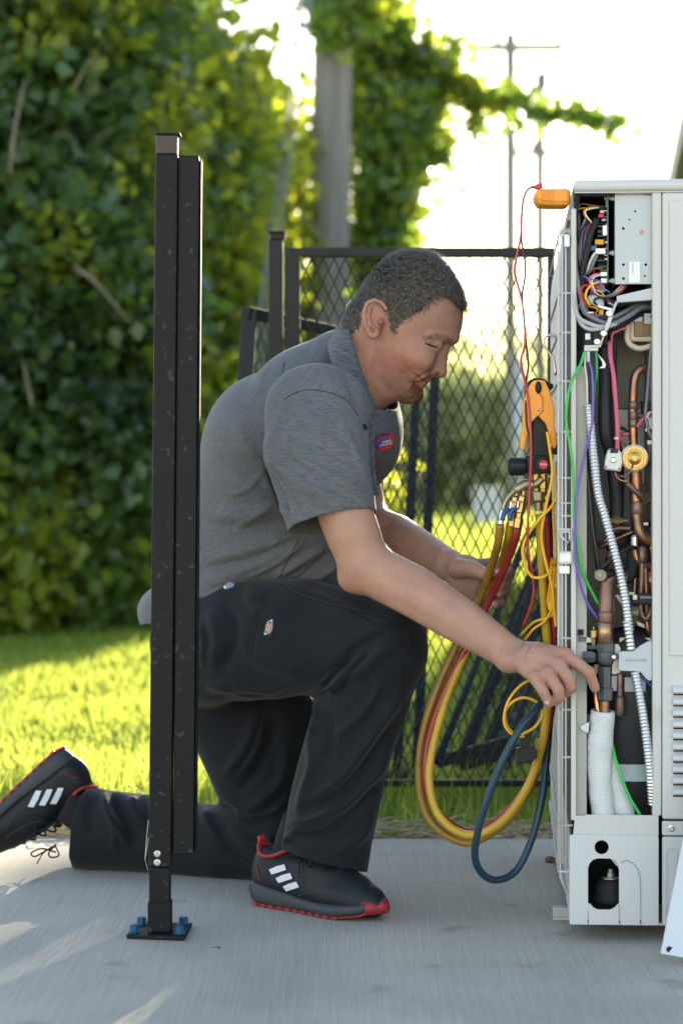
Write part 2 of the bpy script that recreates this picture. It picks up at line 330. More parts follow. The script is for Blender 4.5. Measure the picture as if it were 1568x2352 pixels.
# dead straw along the slab edge
straw_m = mat('straw', (0.30, 0.24, 0.15), 0.9, 0, 0.3, 40, col2=(0.42, 0.36, 0.25))
mb = MB(); r = random.Random(5)
for i in range(3400):
    x = r.uniform(-1.6, 1.5); y = PAD_Y - 0.01 + abs(r.gauss(0, 0.065)); l = r.uniform(0.03, 0.12); a = r.gauss(0, 0.6); z = r.uniform(-0.02, 0.022)
    d = Vector((math.cos(a), math.sin(a) * 0.5, r.gauss(0, 0.12))) * l; wv = Vector((0, 0.35, 1)).normalized() * r.uniform(0.001, 0.0026); p = Vector((x, y, z))
    mid = p + d * 0.5 + Vector((0, 0, r.uniform(0, 0.012)))
    mb.add([p, mid - wv, p + d, mid + wv], [(0, 1, 2, 3)])
mb.build('straw', straw_m, kind='stuff', label='dry straw clippings along the slab edge', cat='straw')
# ragged soil lip under the straw
mb = MB(); r = random.Random(8)
pts = [(-3.0 + i * 0.05, PAD_Y + 0.05 + r.uniform(-0.015, 0.015), -0.03 + r.uniform(-0.008, 0.012)) for i in range(130)]
mb.tube(pts, [0.035 + r.uniform(-0.012, 0.012) for _ in pts], 7)
mb.build('soil_lip', mat('dirt', (0.16, 0.12, 0.08), 0.95, 0, 0.3, 30, 0.8, 60), kind='structure')

# ------------------------------------------------------------------ foliage
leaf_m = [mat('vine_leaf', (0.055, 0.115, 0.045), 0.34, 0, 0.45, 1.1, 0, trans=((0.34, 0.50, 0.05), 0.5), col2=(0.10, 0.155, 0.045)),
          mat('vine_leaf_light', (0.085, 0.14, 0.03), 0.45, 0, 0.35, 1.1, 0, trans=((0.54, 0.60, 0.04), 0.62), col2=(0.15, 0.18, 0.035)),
          mat('far_leaf_hazed', (0.24, 0.27, 0.18), 0.6, 0, 0.25, 0.3, 0, trans=((0.72, 0.74, 0.38), 0.75), col2=(0.28, 0.30, 0.2)),  # pale colour stands in for distance haze on the far trees
          mat('vine_leaf_shaded', (0.030, 0.072, 0.032), 0.34, 0, 0.45, 1.1, 0, trans=((0.22, 0.36, 0.05), 0.42), col2=(0.055, 0.10, 0.035))]  # shade of the far left tree painted as darker vine leaves
bark = mat('bark', (0.10, 0.085, 0.07), 0.9, 0, 0.3, 18, 0.8, 30)
def leaves(name, centers, size, material, parent, seed, facing=0.35, **kw):
    """centers (n,3); each leaf a folded four-triangle blade"""
    r = np.random.default_rng(seed); n = len(centers); s = size * (0.55 + r.random(n) * 0.8)
    nrm = r.normal(size=(n, 3)); nrm[:, 1] -= facing; nrm[:, 2] += 0.45; nrm /= np.linalg.norm(nrm, axis=1)[:, None]
    t = r.normal(size=(n, 3)); t[:, 2] -= 0.9; t -= nrm * (t * nrm).sum(1)[:, None]; t /= np.linalg.norm(t, axis=1)[:, None]
    b = np.cross(nrm, t); S = s[:, None]
    shape = [(-0.5, 0, 0), (-0.1, 0.42, 0.12), (0.55, 0, 0.0), (-0.1, -0.42, 0.12), (-0.32, 0.3, 0.07), (-0.32, -0.3, 0.07), (0.25, 0.27, 0.07), (0.25, -0.27, 0.07)]
    V = np.stack([centers + S * (t * a + b * c + nrm * d) for a, c, d in shape], 1)
    base = (np.arange(n) * 8)[:, None]
    F = np.concatenate([base + np.array([0, 2, 6, 1]), base + np.array([0, 3, 7, 2])], 0)
    F2 = np.concatenate([base + np.array([0, 1, 4, 4]), ], 0)
    return npmesh(name, V.reshape(-1, 3), F, material, parent, **kw)
def blobcloud(blobs, n, seed, shell=0.45):
    """points spread through a union of ellipsoids, denser near their skins; lumpy with noise"""
    r = np.random.default_rng(seed); vols = np.array([b[1][0] * b[1][1] * b[1][2] for b in blobs]) ** (2 / 3.); vols /= vols.sum()
    which = r.choice(len(blobs), n, p=vols); C = np.array([b[0] for b in blobs])[which]; R = np.array([b[1] for b in blobs])[which]
    d = r.normal(size=(n, 3)); d /= np.linalg.norm(d, axis=1)[:, None]
    rad = 1 - shell * r.random(n) ** 1.6
    lump = 1 + 0.24 * np.sin(d[:, 0] * 7 + which) * np.sin(d[:, 2] * 8 + which * 2.1) + 0.10 * np.sin(d[:, 2] * 17 + d[:, 0] * 13 + which)
    return C + d * R * (rad * lump)[:, None]
def clumped(pts, n_sub, spread, seed):
    r = np.random.default_rng(seed); return (pts[:, None, :] + r.normal(size=(len(pts), n_sub, 3)) * spread).reshape(-1, 3)
def crown_tree(name, base, h, blobs, nclump, sub, lsize, spread, m, label, cat='tree', seed=1, group=None, trunk_r=0.12, light=0.0, limbs=5):
    t = empty(name, base, label, cat, group)
    r = random.Random(seed); mb = MB(); b = Vector(base)
    top = b + Vector((r.uniform(-.2, .2), r.uniform(-.2, .2), h * 0.7))
    mb.tube([b - Vector((0, 0, .1)), b.lerp(top, .3) + Vector((r.uniform(-.08, .08), 0, 0)), b.lerp(top, .65) + Vector((r.uniform(-.15, .15), 0, 0)), top], [trunk_r, trunk_r * .8, trunk_r * .55, trunk_r * .25], 8, sub=3)
    mb.build('trunk', bark, t, smooth=True)
    for k in range(limbs):
        lb = MB(); c = Vector(blobs[k % len(blobs)][0]); s = b.lerp(top, 0.35 + 0.5 * k / limbs); q = s.lerp(c, 0.85)
        lb.tube([s, s.lerp(q, .5) + Vector((0, 0, -.1)), q], [trunk_r * .4, trunk_r * .25, trunk_r * .08], 6, sub=3); lb.build('limb', bark, t, smooth=True)
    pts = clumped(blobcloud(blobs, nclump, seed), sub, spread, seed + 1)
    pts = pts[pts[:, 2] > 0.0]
    sc_ = np.sin(pts[:, 0] * 4.1 + seed) * np.sin(pts[:, 2] * 4.7 + 1.3 * seed) + .6 * np.sin(pts[:, 0] * 9.3 + pts[:, 1] * 7) * np.sin(pts[:, 2] * 10.1) + np.random.default_rng(seed).normal(size=len(pts)) * .35 + .30 * (pts[:, 2] - h * .5) + .9 * (pts[:, 0] - pts[:, 0].mean())  # lighter leaves go to the top and sun side: backlight painted by leaf colour
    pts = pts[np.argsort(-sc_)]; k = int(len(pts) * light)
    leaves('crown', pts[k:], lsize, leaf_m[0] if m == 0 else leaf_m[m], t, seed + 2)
    if k: leaves('crown_backlit', pts[:k], lsize * .95, leaf_m[1], t, seed + 3, facing=0.0)
    if h > 2 and h < 6 and m != 2:
        r2 = random.Random(seed + 5)
        for q in range(16):
            tb_ = MB()
            c = r2.choice(blobs); p0 = Vector(c[0]) + Vector((r2.uniform(-.7, .7) * c[1][0], -c[1][1] * .92, r2.uniform(-.7, .7) * c[1][2])); d_ = Vector((r2.gauss(0, .4), r2.gauss(0, .1), r2.gauss(0, .5)))
            tb_.tube([p0, p0 + d_ * .4 + Vector((0, -.05, -.05)), p0 + d_ + Vector((0, 0, -.2))], [.011, .008, .004], 5, sub=4)
            tb_.build('branch', mat('dry_stem', (.22, .19, .14), .9, 0, .3, 9), t, smooth=True)
    return t
def B(vx, vy, y, rx, ry, rz): p = P(vx, vy, y); return ((p.x, p.y, p.z), (rx, ry, rz))
# left mass: overgrown trees at 10-13 m behind the pad
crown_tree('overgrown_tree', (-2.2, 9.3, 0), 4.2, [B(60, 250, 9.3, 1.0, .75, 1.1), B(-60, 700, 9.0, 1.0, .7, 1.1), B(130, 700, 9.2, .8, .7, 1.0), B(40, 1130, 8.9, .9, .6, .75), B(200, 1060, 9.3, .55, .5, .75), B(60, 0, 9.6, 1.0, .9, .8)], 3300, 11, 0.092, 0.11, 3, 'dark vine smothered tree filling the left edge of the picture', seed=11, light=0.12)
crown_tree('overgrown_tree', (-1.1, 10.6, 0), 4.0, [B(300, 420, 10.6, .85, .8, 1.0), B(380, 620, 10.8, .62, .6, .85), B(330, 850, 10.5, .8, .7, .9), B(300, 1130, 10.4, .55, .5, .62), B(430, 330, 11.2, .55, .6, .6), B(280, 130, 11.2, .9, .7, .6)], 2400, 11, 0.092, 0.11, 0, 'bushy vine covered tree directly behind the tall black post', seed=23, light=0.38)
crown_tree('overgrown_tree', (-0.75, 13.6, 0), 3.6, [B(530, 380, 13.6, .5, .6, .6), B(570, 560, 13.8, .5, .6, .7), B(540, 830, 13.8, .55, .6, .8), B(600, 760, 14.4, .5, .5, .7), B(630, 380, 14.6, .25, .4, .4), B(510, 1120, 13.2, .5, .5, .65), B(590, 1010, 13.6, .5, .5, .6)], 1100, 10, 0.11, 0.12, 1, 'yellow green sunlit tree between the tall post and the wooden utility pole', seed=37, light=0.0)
# vine wrapped around the wooden pole
def vine_mass():
    t = empty('climbing_vine', P(760, 1290, 14.8).xy.to_3d(), 'leafy vine draping the thick wooden utility pole with a long arm reaching right', 'vine')
    bl = [B(860, 60, 14.7, .32, .4, .35), B(800, -10, 13.6, .26, .4, .35), B(760, 60, 13.3, .12, .15, .12), B(930, 170, 14.9, .34, .35, .33), B(870, 260, 14.9, .42, .35, .35), B(950, 330, 14.9, .28, .3, .32), B(890, 430, 14.4, .26, .3, .4), B(870, 560, 14.4, .22, .3, .5), B(900, 300, 14.4, .26, .3, .35), B(885, 640, 14.4, .2, .25, .35), B(590, 260, 15.4, .32, .3, .3), B(900, 700, 15.2, .3, .3, .4), B(930, 560, 15.2, .12, .2, .3)]
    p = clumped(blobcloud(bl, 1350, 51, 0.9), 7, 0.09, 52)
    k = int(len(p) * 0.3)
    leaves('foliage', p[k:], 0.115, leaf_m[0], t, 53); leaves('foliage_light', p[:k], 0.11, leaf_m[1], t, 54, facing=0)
    path = smoothpath([P(960, 330, 14.9), P(1010, 200, 14.9), P(1060, 190, 14.9), P(1100, 235, 14.8), P(1160, 225, 14.8), P(1220, 265, 14.7), P(1280, 255, 14.7), P(1340, 262, 14.6), P(1395, 280, 14.6), P(1420, 300, 14.6)], 8)
    mb = MB(); mb.tube(path, [0.02 * (1 - i / len(path)) + 0.004 for i in range(len(path))], 6)
    p2 = smoothpath([P(1060, 190, 14.9), P(1040, 130, 14.9), P(1055, 95, 14.9)], 6); p3 = smoothpath([P(1080, 235, 14.8), P(1085, 290, 14.8), P(1100, 330, 14.8)], 6)
    mb.tube(p2, 0.006, 5); mb.tube(p3, 0.006, 5); mb.build('stem', bark, t, smooth=True)
    r = np.random.default_rng(60); C = []
    for i, q in enumerate(path):
        f = 1 - i / len(path); nn = int(14 * f) + 4
        C.append(np.array(q) + r.normal(size=(nn, 3)) * np.array([.09, .08, 0.035 + .16 * f * (0.6 + 0.6 * math.sin(i * .7)) ]) * 1.0)
    for q in p2 + p3: C.append(np.array(q) + r.normal(size=(4, 3)) * 0.05)
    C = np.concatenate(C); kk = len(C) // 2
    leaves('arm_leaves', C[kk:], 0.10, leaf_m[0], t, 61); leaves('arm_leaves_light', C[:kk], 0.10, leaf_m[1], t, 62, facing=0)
vine_mass()
# undergrowth at the foot of the trees
for k, (vx, y, rx, rz, lab) in enumerate([(40, 9.0, .75, .42, 'low dark shrub at the far left foot of the trees'), (250, 9.6, .6, .45, 'rounded shrub on the lawn behind the black post'), (480, 11.8, .7, .6, 'bright shrub seen just left of the fence panel'), (620, 13.0, .8, .7, 'yellowish shrub behind the rear fence post'), (-120, 8.6, .7, .5, 'shrub at the outermost left of the lawn')]):
    c = P(vx, 1080, y); crown_tree('shrub', (c.x, y, 0), 0.7, [((c.x, y, rz * .9), (rx, .5, rz)), ((c.x + .3, y - .2, rz * .6), (rx * .6, .4, rz * .6))], 420, 8, 0.10, 0.10, 1 if k > 1 else 0, lab, 'shrub', seed=70 + k, group='shrubs at the foot of the overgrown trees', trunk_r=0.03, limbs=2, light=0.25 if k < 2 else 0)
crown_tree('sun_blocker_tree', (5.0, 20.6, 0), 6.2, [((4.4, 19.9, 5.1), (.80, .8, .70)), ((5.4, 20.6, 5.2), (1.0, 1.0, .8))], 170, 8, 0.12, 0.12, 0, 'unseen tree added beyond the right edge to dapple the sun on the pad', seed=77, limbs=3)  # added out of view in the sun path to dim sun patches on the concrete
# far tree line
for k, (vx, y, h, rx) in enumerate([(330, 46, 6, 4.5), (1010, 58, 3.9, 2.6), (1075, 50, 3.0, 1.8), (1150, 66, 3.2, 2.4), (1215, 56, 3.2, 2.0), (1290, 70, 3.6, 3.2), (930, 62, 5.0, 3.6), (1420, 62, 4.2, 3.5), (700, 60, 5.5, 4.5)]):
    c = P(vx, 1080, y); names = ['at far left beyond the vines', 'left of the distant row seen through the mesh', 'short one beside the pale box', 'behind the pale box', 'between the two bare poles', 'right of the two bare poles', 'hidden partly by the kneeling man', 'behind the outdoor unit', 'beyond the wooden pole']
    crown_tree('distant_tree', (c.x, y, 0), h, [((c.x, y, h * .6), (rx, rx * .6, h * .42)), ((c.x - rx * .4, y, h * .4), (rx * .7, rx * .5, h * .38)), ((c.x + rx * .4, y, h * .42), (rx * .6, rx * .5, h * .36))], 650, 6, 0.34, 0.3, 2, 'haze-tinted distant tree ' + names[k], seed=90 + k, group='distant trees across the field', trunk_r=0.2, limbs=3)

# ------------------------------------------------------------------ poles, building, distant things
wood = mat('pole_wood', (0.22, 0.20, 0.175), 0.85, 0, 0.25, 1.5, 0.8, 30, stretch=(14, 14, 0.8))
b0 = P(757, 1080, 13.7); t = empty('utility_pole', (b0.x, b0.y, 0), 'thick weathered wooden utility pole behind the fence, wrapped in vine', 'utility pole')
mb = MB(); mb.tube([(b0.x - .05, b0.y, -.1), (b0.x, b0.y, 2.6), (b0.x + .08, b0.y, 8)], [0.165, 0.152, 0.13], 20); mb.build('pole', wood, t, smooth=True)
guy = mat('guy_sleeve', (0.16, 0.18, 0.20), 0.5, 0.2)
t = empty('guy_wire', (P(618, 1080, 9.9).x - .1, 9.9, 0), 'pair of grey guy wires slanting up to the wooden utility pole', 'guy wire')
for (x0, x1) in ((618, 706), (636, 722)):
    mb = MB(); a = P(x0, 560, 9.9); b = P(x1, -60, 12.2); d = (a - b).normalized(); g0 = a + d * (a.z / -d.z)
    mb.tube([g0, a, b], 0.009, 8); mb.build('wire', guy, t, smooth=True)
def far_pole(vx, y, vtop, bars, rr, label):
    c = P(vx, 1080, y); top = P(vx, vtop, y); t = empty('power_pole', (c.x, y, 0), label, 'power pole', 'bare power poles in the distance')
    mb = MB(); mb.tube([(c.x, y, -.2), (c.x, y, top.z)], [rr * 1.35, rr * 1.1], 10); mb.build('pole', wood, t, smooth=True)
    for (xa, xb, vy) in bars:
        m2 = MB(); a = P(xa, vy, y); b = P(xb, vy, y); m2.beam(a, b, 0.15, 0.15); m2.build('crossarm', wood, t)
        for q in (0.03, 0.35, 0.97):
            m3 = MB(); p = a.lerp(b, q); m3.lathe(p + Vector((0, 0, .05)), (0, 0, 1), [(0, .03), (.08, .07), (.14, .07), (.2, .03)], 8); m3.build('insulator', M['grey_wire'], t)
    return t
far_pole(1172, 40, 75, [(1062, 1293, 108)], 0.10, 'taller bare power pole with a long crossarm near its top')
tp = far_pole(1240, 50, 172, [(1178, 1312, 350)], 0.11, 'shorter bare power pole right of the taller one')
mb = MB(); p = P(1244, 185, 50); mb.lathe(p - Vector((0, 0, .2)), (0, 0, 1), [(0, .1), (.05, .14), (.35, .14), (.42, .06)], 12); mb.build('transformer', M['grey_wire'], tp)
mb = MB(); a = P(1186, 1080, 40); mb.tube([(a.x, 40, -.1), (a.x, 40, 2.9)], 0.12, 12); mb.build('post', M['galv_flat'], smooth=True, label='pale grey post standing in the far field', cat='post')
# white utility box
a = P(1118, 1118, 34); t = empty('utility_cabinet', (a.x, 34, 0), 'small pale utility cabinet out on the far lawn', 'cabinet')
mb = MB(); mb.box((a.x, 34, 0.26), (0.42, .5, .5)); mb.build('housing', M['unit_paint'], t, bevel=.02); mb = MB(); mb.box((a.x, 34, 0.535), (0.46, .54, .04)); mb.build('lid', M['unit_paint'], t)
# low metal-clad building on the right: its eave runs away from the camera
wallm = mat('building_wall', (0.24, 0.25, 0.20), 0.6, 0, 0.12, 2, 0.1, 40); trim = mat('building_trim', (0.42, 0.42, 0.36), 0.5)
roofm = mat('building_roof', (0.20, 0.20, 0.18), 0.6)
dr = Vector((0.109, 1, 0)).normalized(); nr = Vector((dr.y, -dr.x, 0)); s0 = Vector((1.40, 3.2, 0)); Lb = 18.5; He = 2.35
t = empty('building', s0, 'olive metal clad building behind the unit at the right edge', 'building')
mb = MB(); e = s0 + dr * Lb
mb.prism([s0, s0 + nr * 7, s0 + nr * 7 + Vector((0, 0, He)), s0 + nr * 3.5 + Vector((0, 0, He + 1.1)), s0 + Vector((0, 0, He))], dr * Lb); mb.build('wall', wallm, t)
for k in range(int(Lb / 0.3)):
    q = s0 + dr * (0.15 + k * 0.3) - nr * 0.008; 
    if k == 0: 
        mbr = MB(); mbr.bb((-.02, -.02, 0), (.02, .02, He - .16)); first = mbr.build('panel_rib', wallm, None); first.parent = t; first.location = q - s0
    else:
        c = first.copy(); COL.objects.link(c); c.parent = t; c.location = q - s0
mb = MB(); z = Vector((0, 0, 1)); a = s0 - nr * .12 + z * (He - .02); 
mb.prism([a, a + nr * 3.62 + z * 1.16, a + nr * 3.62 + z * 1.24, a + z * .06], dr * (Lb + .1)); mb.build('roof', roofm, t)
mb = MB(); mb.prism([a + z * -.10, a + z * -.10 - nr * .12, a - nr * .12 + z * .04, a + z * .04], dr * (Lb + .1)); mb.build('gutter', trim, t)

# ------------------------------------------------------------------ near post
def square_tube_post(top, bot, w, d, y):
    pass
t = empty('gate_post', (P(368, 2150, -.10).x, -.10, 0), 'tall black steel gate post bolted to the concrete in front of the man', 'post')
yP = -0.10
# slight lean: positions follow a line from base to top
def LP(vx0, vx1, z, y=yP):     # x at a height, interpolated between base and top sightings
    f = z / 1.40; x = (vx0 + (vx1 - vx0) * f - 784) * (CAM_D + y) / FPX; return x
def leanbox(mb, xa0, xa1, xb0, xb1, z0, z1, y0, y1):
    V = []
    for z in (z0, z1):
        f = z / 1.40; D = (CAM_D + y0)
        xa = (xa0 + (xa1 - xa0) * f - 784) * D / FPX; xb = (xb0 + (xb1 - xb0) * f - 784) * D / FPX
        V += [(xa, y0, z), (xb, y0, z), (xb, y1, z), (xa, y1, z)]
    mb.add(V, [(0, 3, 2, 1), (4, 5, 6, 7), (0, 1, 5, 4), (1, 2, 6, 5), (2, 3, 7, 6), (3, 0, 4, 7)])
def part(fn, name, m, parent, **k):
    mb = MB(); fn(mb); return mb.build(name, m, parent, **k)
part(lambda m: leanbox(m, 339, 357, 391, 408, 0.125, 1.402, yP - .022, yP + .022), 'post_sleeve', M['black_paint'], t, bevel=.003)
part(lambda m: leanbox(m, 341, 359, 389, 404, 0.06, 0.1245, yP - .019, yP + .019), 'inner_post', M['black_paint'], t, bevel=.002)
part(lambda m: leanbox(m, 338, 356, 392, 408, 0.008, 0.063, yP - .0215, yP + .0215), 'base_socket', M['black_paint'], t, bevel=.003)
part(lambda m: leanbox(m, 340, 358, 389, 407, 1.4025, 1.437, yP - .017, yP + .017), 'top_cap', mat('cap_rust', (0.03, 0.02, 0.018), 0.45, 0.2, 0.3, 30, 0.2, 90, dirt=((0.14, 0.05, 0.02), 30, .5, .15, .6)), t, bevel=.002)
part(lambda m: leanbox(m, 339, 357, 394, 413, 1.4372, 1.4405, yP - .019, yP + .021), 'cap_plate', M['black_paint'], t, bevel=.001)
c0 = P(365, 2151, yP); 
mb = MB(); mb.prism([G(290, 2158) + Vector((0, 0, .001)), G(424, 2163) + Vector((0, 0, .001)), G(441, 2130) + Vector((0, 0, .001)), G(316, 2128) + Vector((0, 0, .001))][::-1], (0, 0, 0.007)); mb.build('base_plate', M['black_paint'], t, bevel=.0015)
for (vx, vy) in ((309, 2152), (412, 2155), (325, 2134), (421, 2134)):
    p = G(vx, vy) + Vector((0, 0, .008)); mb = MB(); mb.lathe(p, (0, 0, 1), [(0, .0125), (.0015, .0125), (.002, .009), (.012, .009), (.0135, .0075)], 6); mb.build('anchor_bolt', M['blue_bolt'], t)
for vy in (1962, 1982):
    p = P(361, vy, yP - .0222); mb = MB(); mb.lathe(p, (0, -1, 0), [(0, .0062), (.0015, .0062), (.002, .0045), (.004, .0042)], 12); mb.build('bolt', M['screw'], t)
mb = MB(); mb.tube([P(341, 1925, yP), P(333, 1975, yP), P(340, 2000, yP)], .0008, 5); mb.tube([P(341, 1885, yP), P(337, 1920, yP), P(333, 1975, yP)], .0008, 5); mb.build('tie_wire', M['straw'] if 'straw' in M else M['galv'], t)
# folded gate leaf against the post
g = empty('gate_leaf', (P(420, 2150, -.1).x, -.10, 0), 'narrow black steel gate leaf edge folded beside the near post', 'gate')
part(lambda m: leanbox(m, 395, 409.5, 443, 457, 0.147, 1.400, yP - .018, yP + .02), 'stile', M['black_paint'], g, bevel=.003)
part(lambda m: leanbox(m, 445.5, 459, 449, 462.5, 0.152, 1.394, yP - .010, yP + .024), 'edge_strip', M['black_paint'], g, bevel=.001)

# ------------------------------------------------------------------ rear fence
FY = 1.61
def dia_mesh(x0, x1, z0, z1, fn, pw, ph, r, name, parent, y0=0.0):
    """expanded-metal diamonds: each strand is a thin flat bar; fn maps (x,z) -> world"""
    mb = MB(); nx = int(round((x1 - x0) / pw)); nz = int(round((z1 - z0) / (ph / 2)))
    for j in range(nz):
        za = z0 + (z1 - z0) * j / nz; zb = z0 + (z1 - z0) * (j + 1) / nz
        for i in range(-1, nx + 1):
            off = 0.5 if j % 2 else 0.0
            xa = x0 + (i + off) * pw
            for (p, q) in ((xa, xa + pw / 2), (xa + pw, xa + pw / 2)):
                if min(p, q) < x0 - 1e-6 or max(p, q) > x1 + 1e-6: continue
                a = fn(p, za); b = fn(q, zb); t_ = (b - a).normalized(); n_ = Vector((0, 1, 0)); s_ = t_.cross(n_).normalized()
                k = len(mb.V); w2 = s_ * r; d2 = n_ * r * 1.1
                mb.V += [a - w2, a - d2, a + w2, a + d2, b - w2, b - d2, b + w2, b + d2]
                mb.F += [(k, k + 1, k + 5, k + 4), (k + 1, k + 2, k + 6, k + 5), (k + 2, k + 3, k + 7, k + 6), (k + 3, k, k + 4, k + 7)]
    return mb.build(name, M['wire_dark'], parent)
t = empty('mesh_fence', (P(640, 1847, FY).x, FY, 0), 'black framed diamond mesh fence standing on the grass behind the man', 'fence')
def fb(vxa, vya, vxb, vyb, d=0.04, y=FY): # box from sightings
    a = P(vxa, vya, y); b = P(vxb, vyb, y); m = MB(); m.bb((a.x, y - d / 2, b.z), (b.x, y + d / 2, a.z)); return m
fb(617, 551, 650, 1847, .045).build('post', M['fence_paint'], t, bevel=.003)
fb(622, 536, 655, 550, .03).build('post_cap', M['fence_paint'], t, bevel=.002); fb(616, 532, 656, 536, .045).build('cap_plate', M['fence_paint'], t, bevel=.001)
fb(655, 570, 689, 1806, .036).build('stile', M['fence_paint'], t, bevel=.003); fb(1258, 591, 1273, 1790, .036).build('stile', M['fence_paint'], t, bevel=.003)
fb(1300, 560, 1318, 1847, .045).build('post', M['fence_paint'], t, bevel=.003)
fb(689.5, 569, 1273, 591, .036).build('top_rail', M['fence_paint'], t, bevel=.003); fb(689.5, 1791, 1273, 1806, .036).build('bottom_rail', M['fence_paint'], t, bevel=.003)
a = P(689, 592, FY); b = P(1258, 1790, FY)
dia_mesh(a.x, b.x, b.z, a.z, lambda x, z: Vector((x, FY + .004, z)), px(26, FY), px(57, FY), px(1.6, FY), 'mesh', t)
# second panel: leaning, partly behind the first
A0, A1 = P(563, 708, 1.66), P(497, 1845, 1.62); B0, B1 = P(1007, 805, 2.35), P(962, 1790, 1.85)
t = empty('leaning_panel', (A1.x, A1.y, 0), 'loose black mesh panel leaning behind the fence with its left end showing past the post', 'fence panel')
def lerp2(u, v): return (A0.lerp(A1, v)).lerp(B0.lerp(B1, v), u)
def bar(u0, v0, u1, v1, w_, name, tt, fn=None):
    f = fn or lerp2; m = MB(); m.beam(f(u0, v0), f(u1, v1), w_, .03); m.build(name, M['fence_paint'], tt, bevel=.002)
bar(.02, 0, .02, 1, .038, 'stile', t); bar(.985, 0, .985, 1, .026, 'stile', t); bar(.0, .008, 1, .008, .03, 'rail', t); bar(0, .99, 1, .99, .03, 'rail', t)
bar(.885, 0, .885, 1, .024, 'brace', t)
def rectmesh(fn, W, H, tt, pw=.028, ph=.062, r=.0013):
    dia_mesh(0, W, 0, H, lambda x, z: fn(x / W, 1 - z / H), pw, ph, r, 'mesh', tt)
rectmesh(lambda u, v: lerp2(.03 + .95 * u, .02 + .96 * v), (B0 - A0).length, (A1 - A0).length, t, .031)
# leaning stack of removed panels, right of the hoses
for k, (ta, tb, wide, lab) in enumerate([((1212, 1225, 2.2), (1028, 1690, 1.75), 170, 'left leaning mesh panel propped behind the fence near the unit'), ((1262, 1250, 2.45), (1080, 1700, 1.95), 150, 'middle leaning mesh panel propped behind the fence near the unit'), ((1300, 1280, 2.7), (1122, 1715, 2.15), 140, 'rearmost leaning mesh panel propped behind the fence near the unit')]):
    a = P(*ta); b = P(*tb); rt = Vector((1.0, .25, .25)).normalized() * px(wide, 2.0); b2 = b + (b - a) * 0.12; b2.z = max(b2.z, .02)
    t = empty('loose_panel', (b2.x, b2.y, 0), lab, 'fence panel', 'removed mesh panels leaning behind the fence')
    f = lambda u, v, a=a, b2=b2, rt=rt: a.lerp(b2, v) + rt * u
    for (q, nme, wd) in (((0, 0, 0, 1), 'stile', .018 + .004 * (k > 0)), ((1, 0, 1, 1), 'stile', .018), ((0, 0, 1, 0), 'rail', .03), ((0, 1, 1, 1), 'rail', .03), ((.3, 0, .3, 1), 'brace', .012)):
        bar(*q, wd, nme, t, f)
    rectmesh(f, rt.length, (b2 - a).length, t, .020, .06, .0011)
# ------------------------------------------------------------------ outdoor unit
UY = -0.16
def Z1(x, y): return (1175.7 + .2501 * x, 395 + .2501 * y)
def Z2(x, y): return (1175.7 + .2501 * x, 918.5 + .2501 * y)
def Z3(x, y): return (1175.7 + .3399 * x, 1423.7 + .3399 * y)
def plate(name, outer, holes, y, th, material, parent, bevel=0):
    """flat sheet with cut-outs: outlines given as sightings at depth y"""
    cu = bpy.data.curves.new(name, 'CURVE'); cu.dimensions = '2D'; cu.fill_mode = 'BOTH'; cu.extrude = th / 2
    for lp in [outer] + holes:
        s = cu.splines.new('POLY'); s.points.add(len(lp) - 1); s.use_cyclic_u = True
        for i, q in enumerate(lp): p = P(q[0], q[1], y); s.points[i].co = (p.x, p.z, 0, 1)
    tmp = bpy.data.objects.new('tmp_plate', cu); COL.objects.link(tmp); dg = bpy.context.evaluated_depsgraph_get(); dg.update()
    me = bpy.data.meshes.new_from_object(tmp.evaluated_get(dg)); bpy.data.objects.remove(tmp)
    o = wloc(parent)
    for v in me.vertices: v.co = Vector((v.co.x, y + th / 2 - v.co.z, v.co.y)) - o
    me.materials.clear(); me.materials.append(material); me.name = name
    ob = addobj(name, me, parent)
    return ob
def circ(cx, cy, r, n=20): return [(cx + r * math.cos(2 * math.pi * k / n), cy + r * math.sin(2 * math.pi * k / n)) for k in range(n)]
def rrect(x0, y0, x1, y1, r, n=5):
    out = []
    for (cx, cy, a0) in ((x1 - r, y0 + r, -90), (x1 - r, y1 - r, 0), (x0 + r, y1 - r, 90), (x0 + r, y0 + r, 180)):
        for k in range(n + 1): a = math.radians(a0 + 90 * k / n); out.append((cx + r * math.cos(a), cy + r * math.sin(a)))
    return out
u = empty('outdoor_unit', (P(1312, 2125, UY).x, UY, 0.03), 'tall pale grey air conditioning outdoor unit with its side panel off and wiring showing', 'air conditioner')
def vb(x0, y0, x1, y1, ya, yb):   # box between sightings at its front face depth
    a = P(x0, y0, ya); b = P(x1, y1, ya); m = MB(); m.bb((a.x, ya, b.z), (b.x, yb, a.z)); return m
X0 = P(1312, 0, UY).x; X1 = X0 + 0.37; Y1 = 0.78; ZT = P(0, 440, UY).z; ZB = P(0, 2124, UY).z
def zz(v): return P(0, v, UY).z
def xx(v): return P(v, 0, UY).x
UP, UPO = M['unit_paint'], M['unit_paint_old']
mb = MB(); mb.bb((xx(1316), UY - .006, ZT), (X1 + .01, Y1 + .01, zz(412))); mb.build('lid', UP, u, bevel=.009, segs=3)
mb = MB(); mb.bb((xx(1319), UY - .003, zz(443)), (X1 + .004, Y1, ZT - .0003)); mb.build('lid_skirt', UP, u)
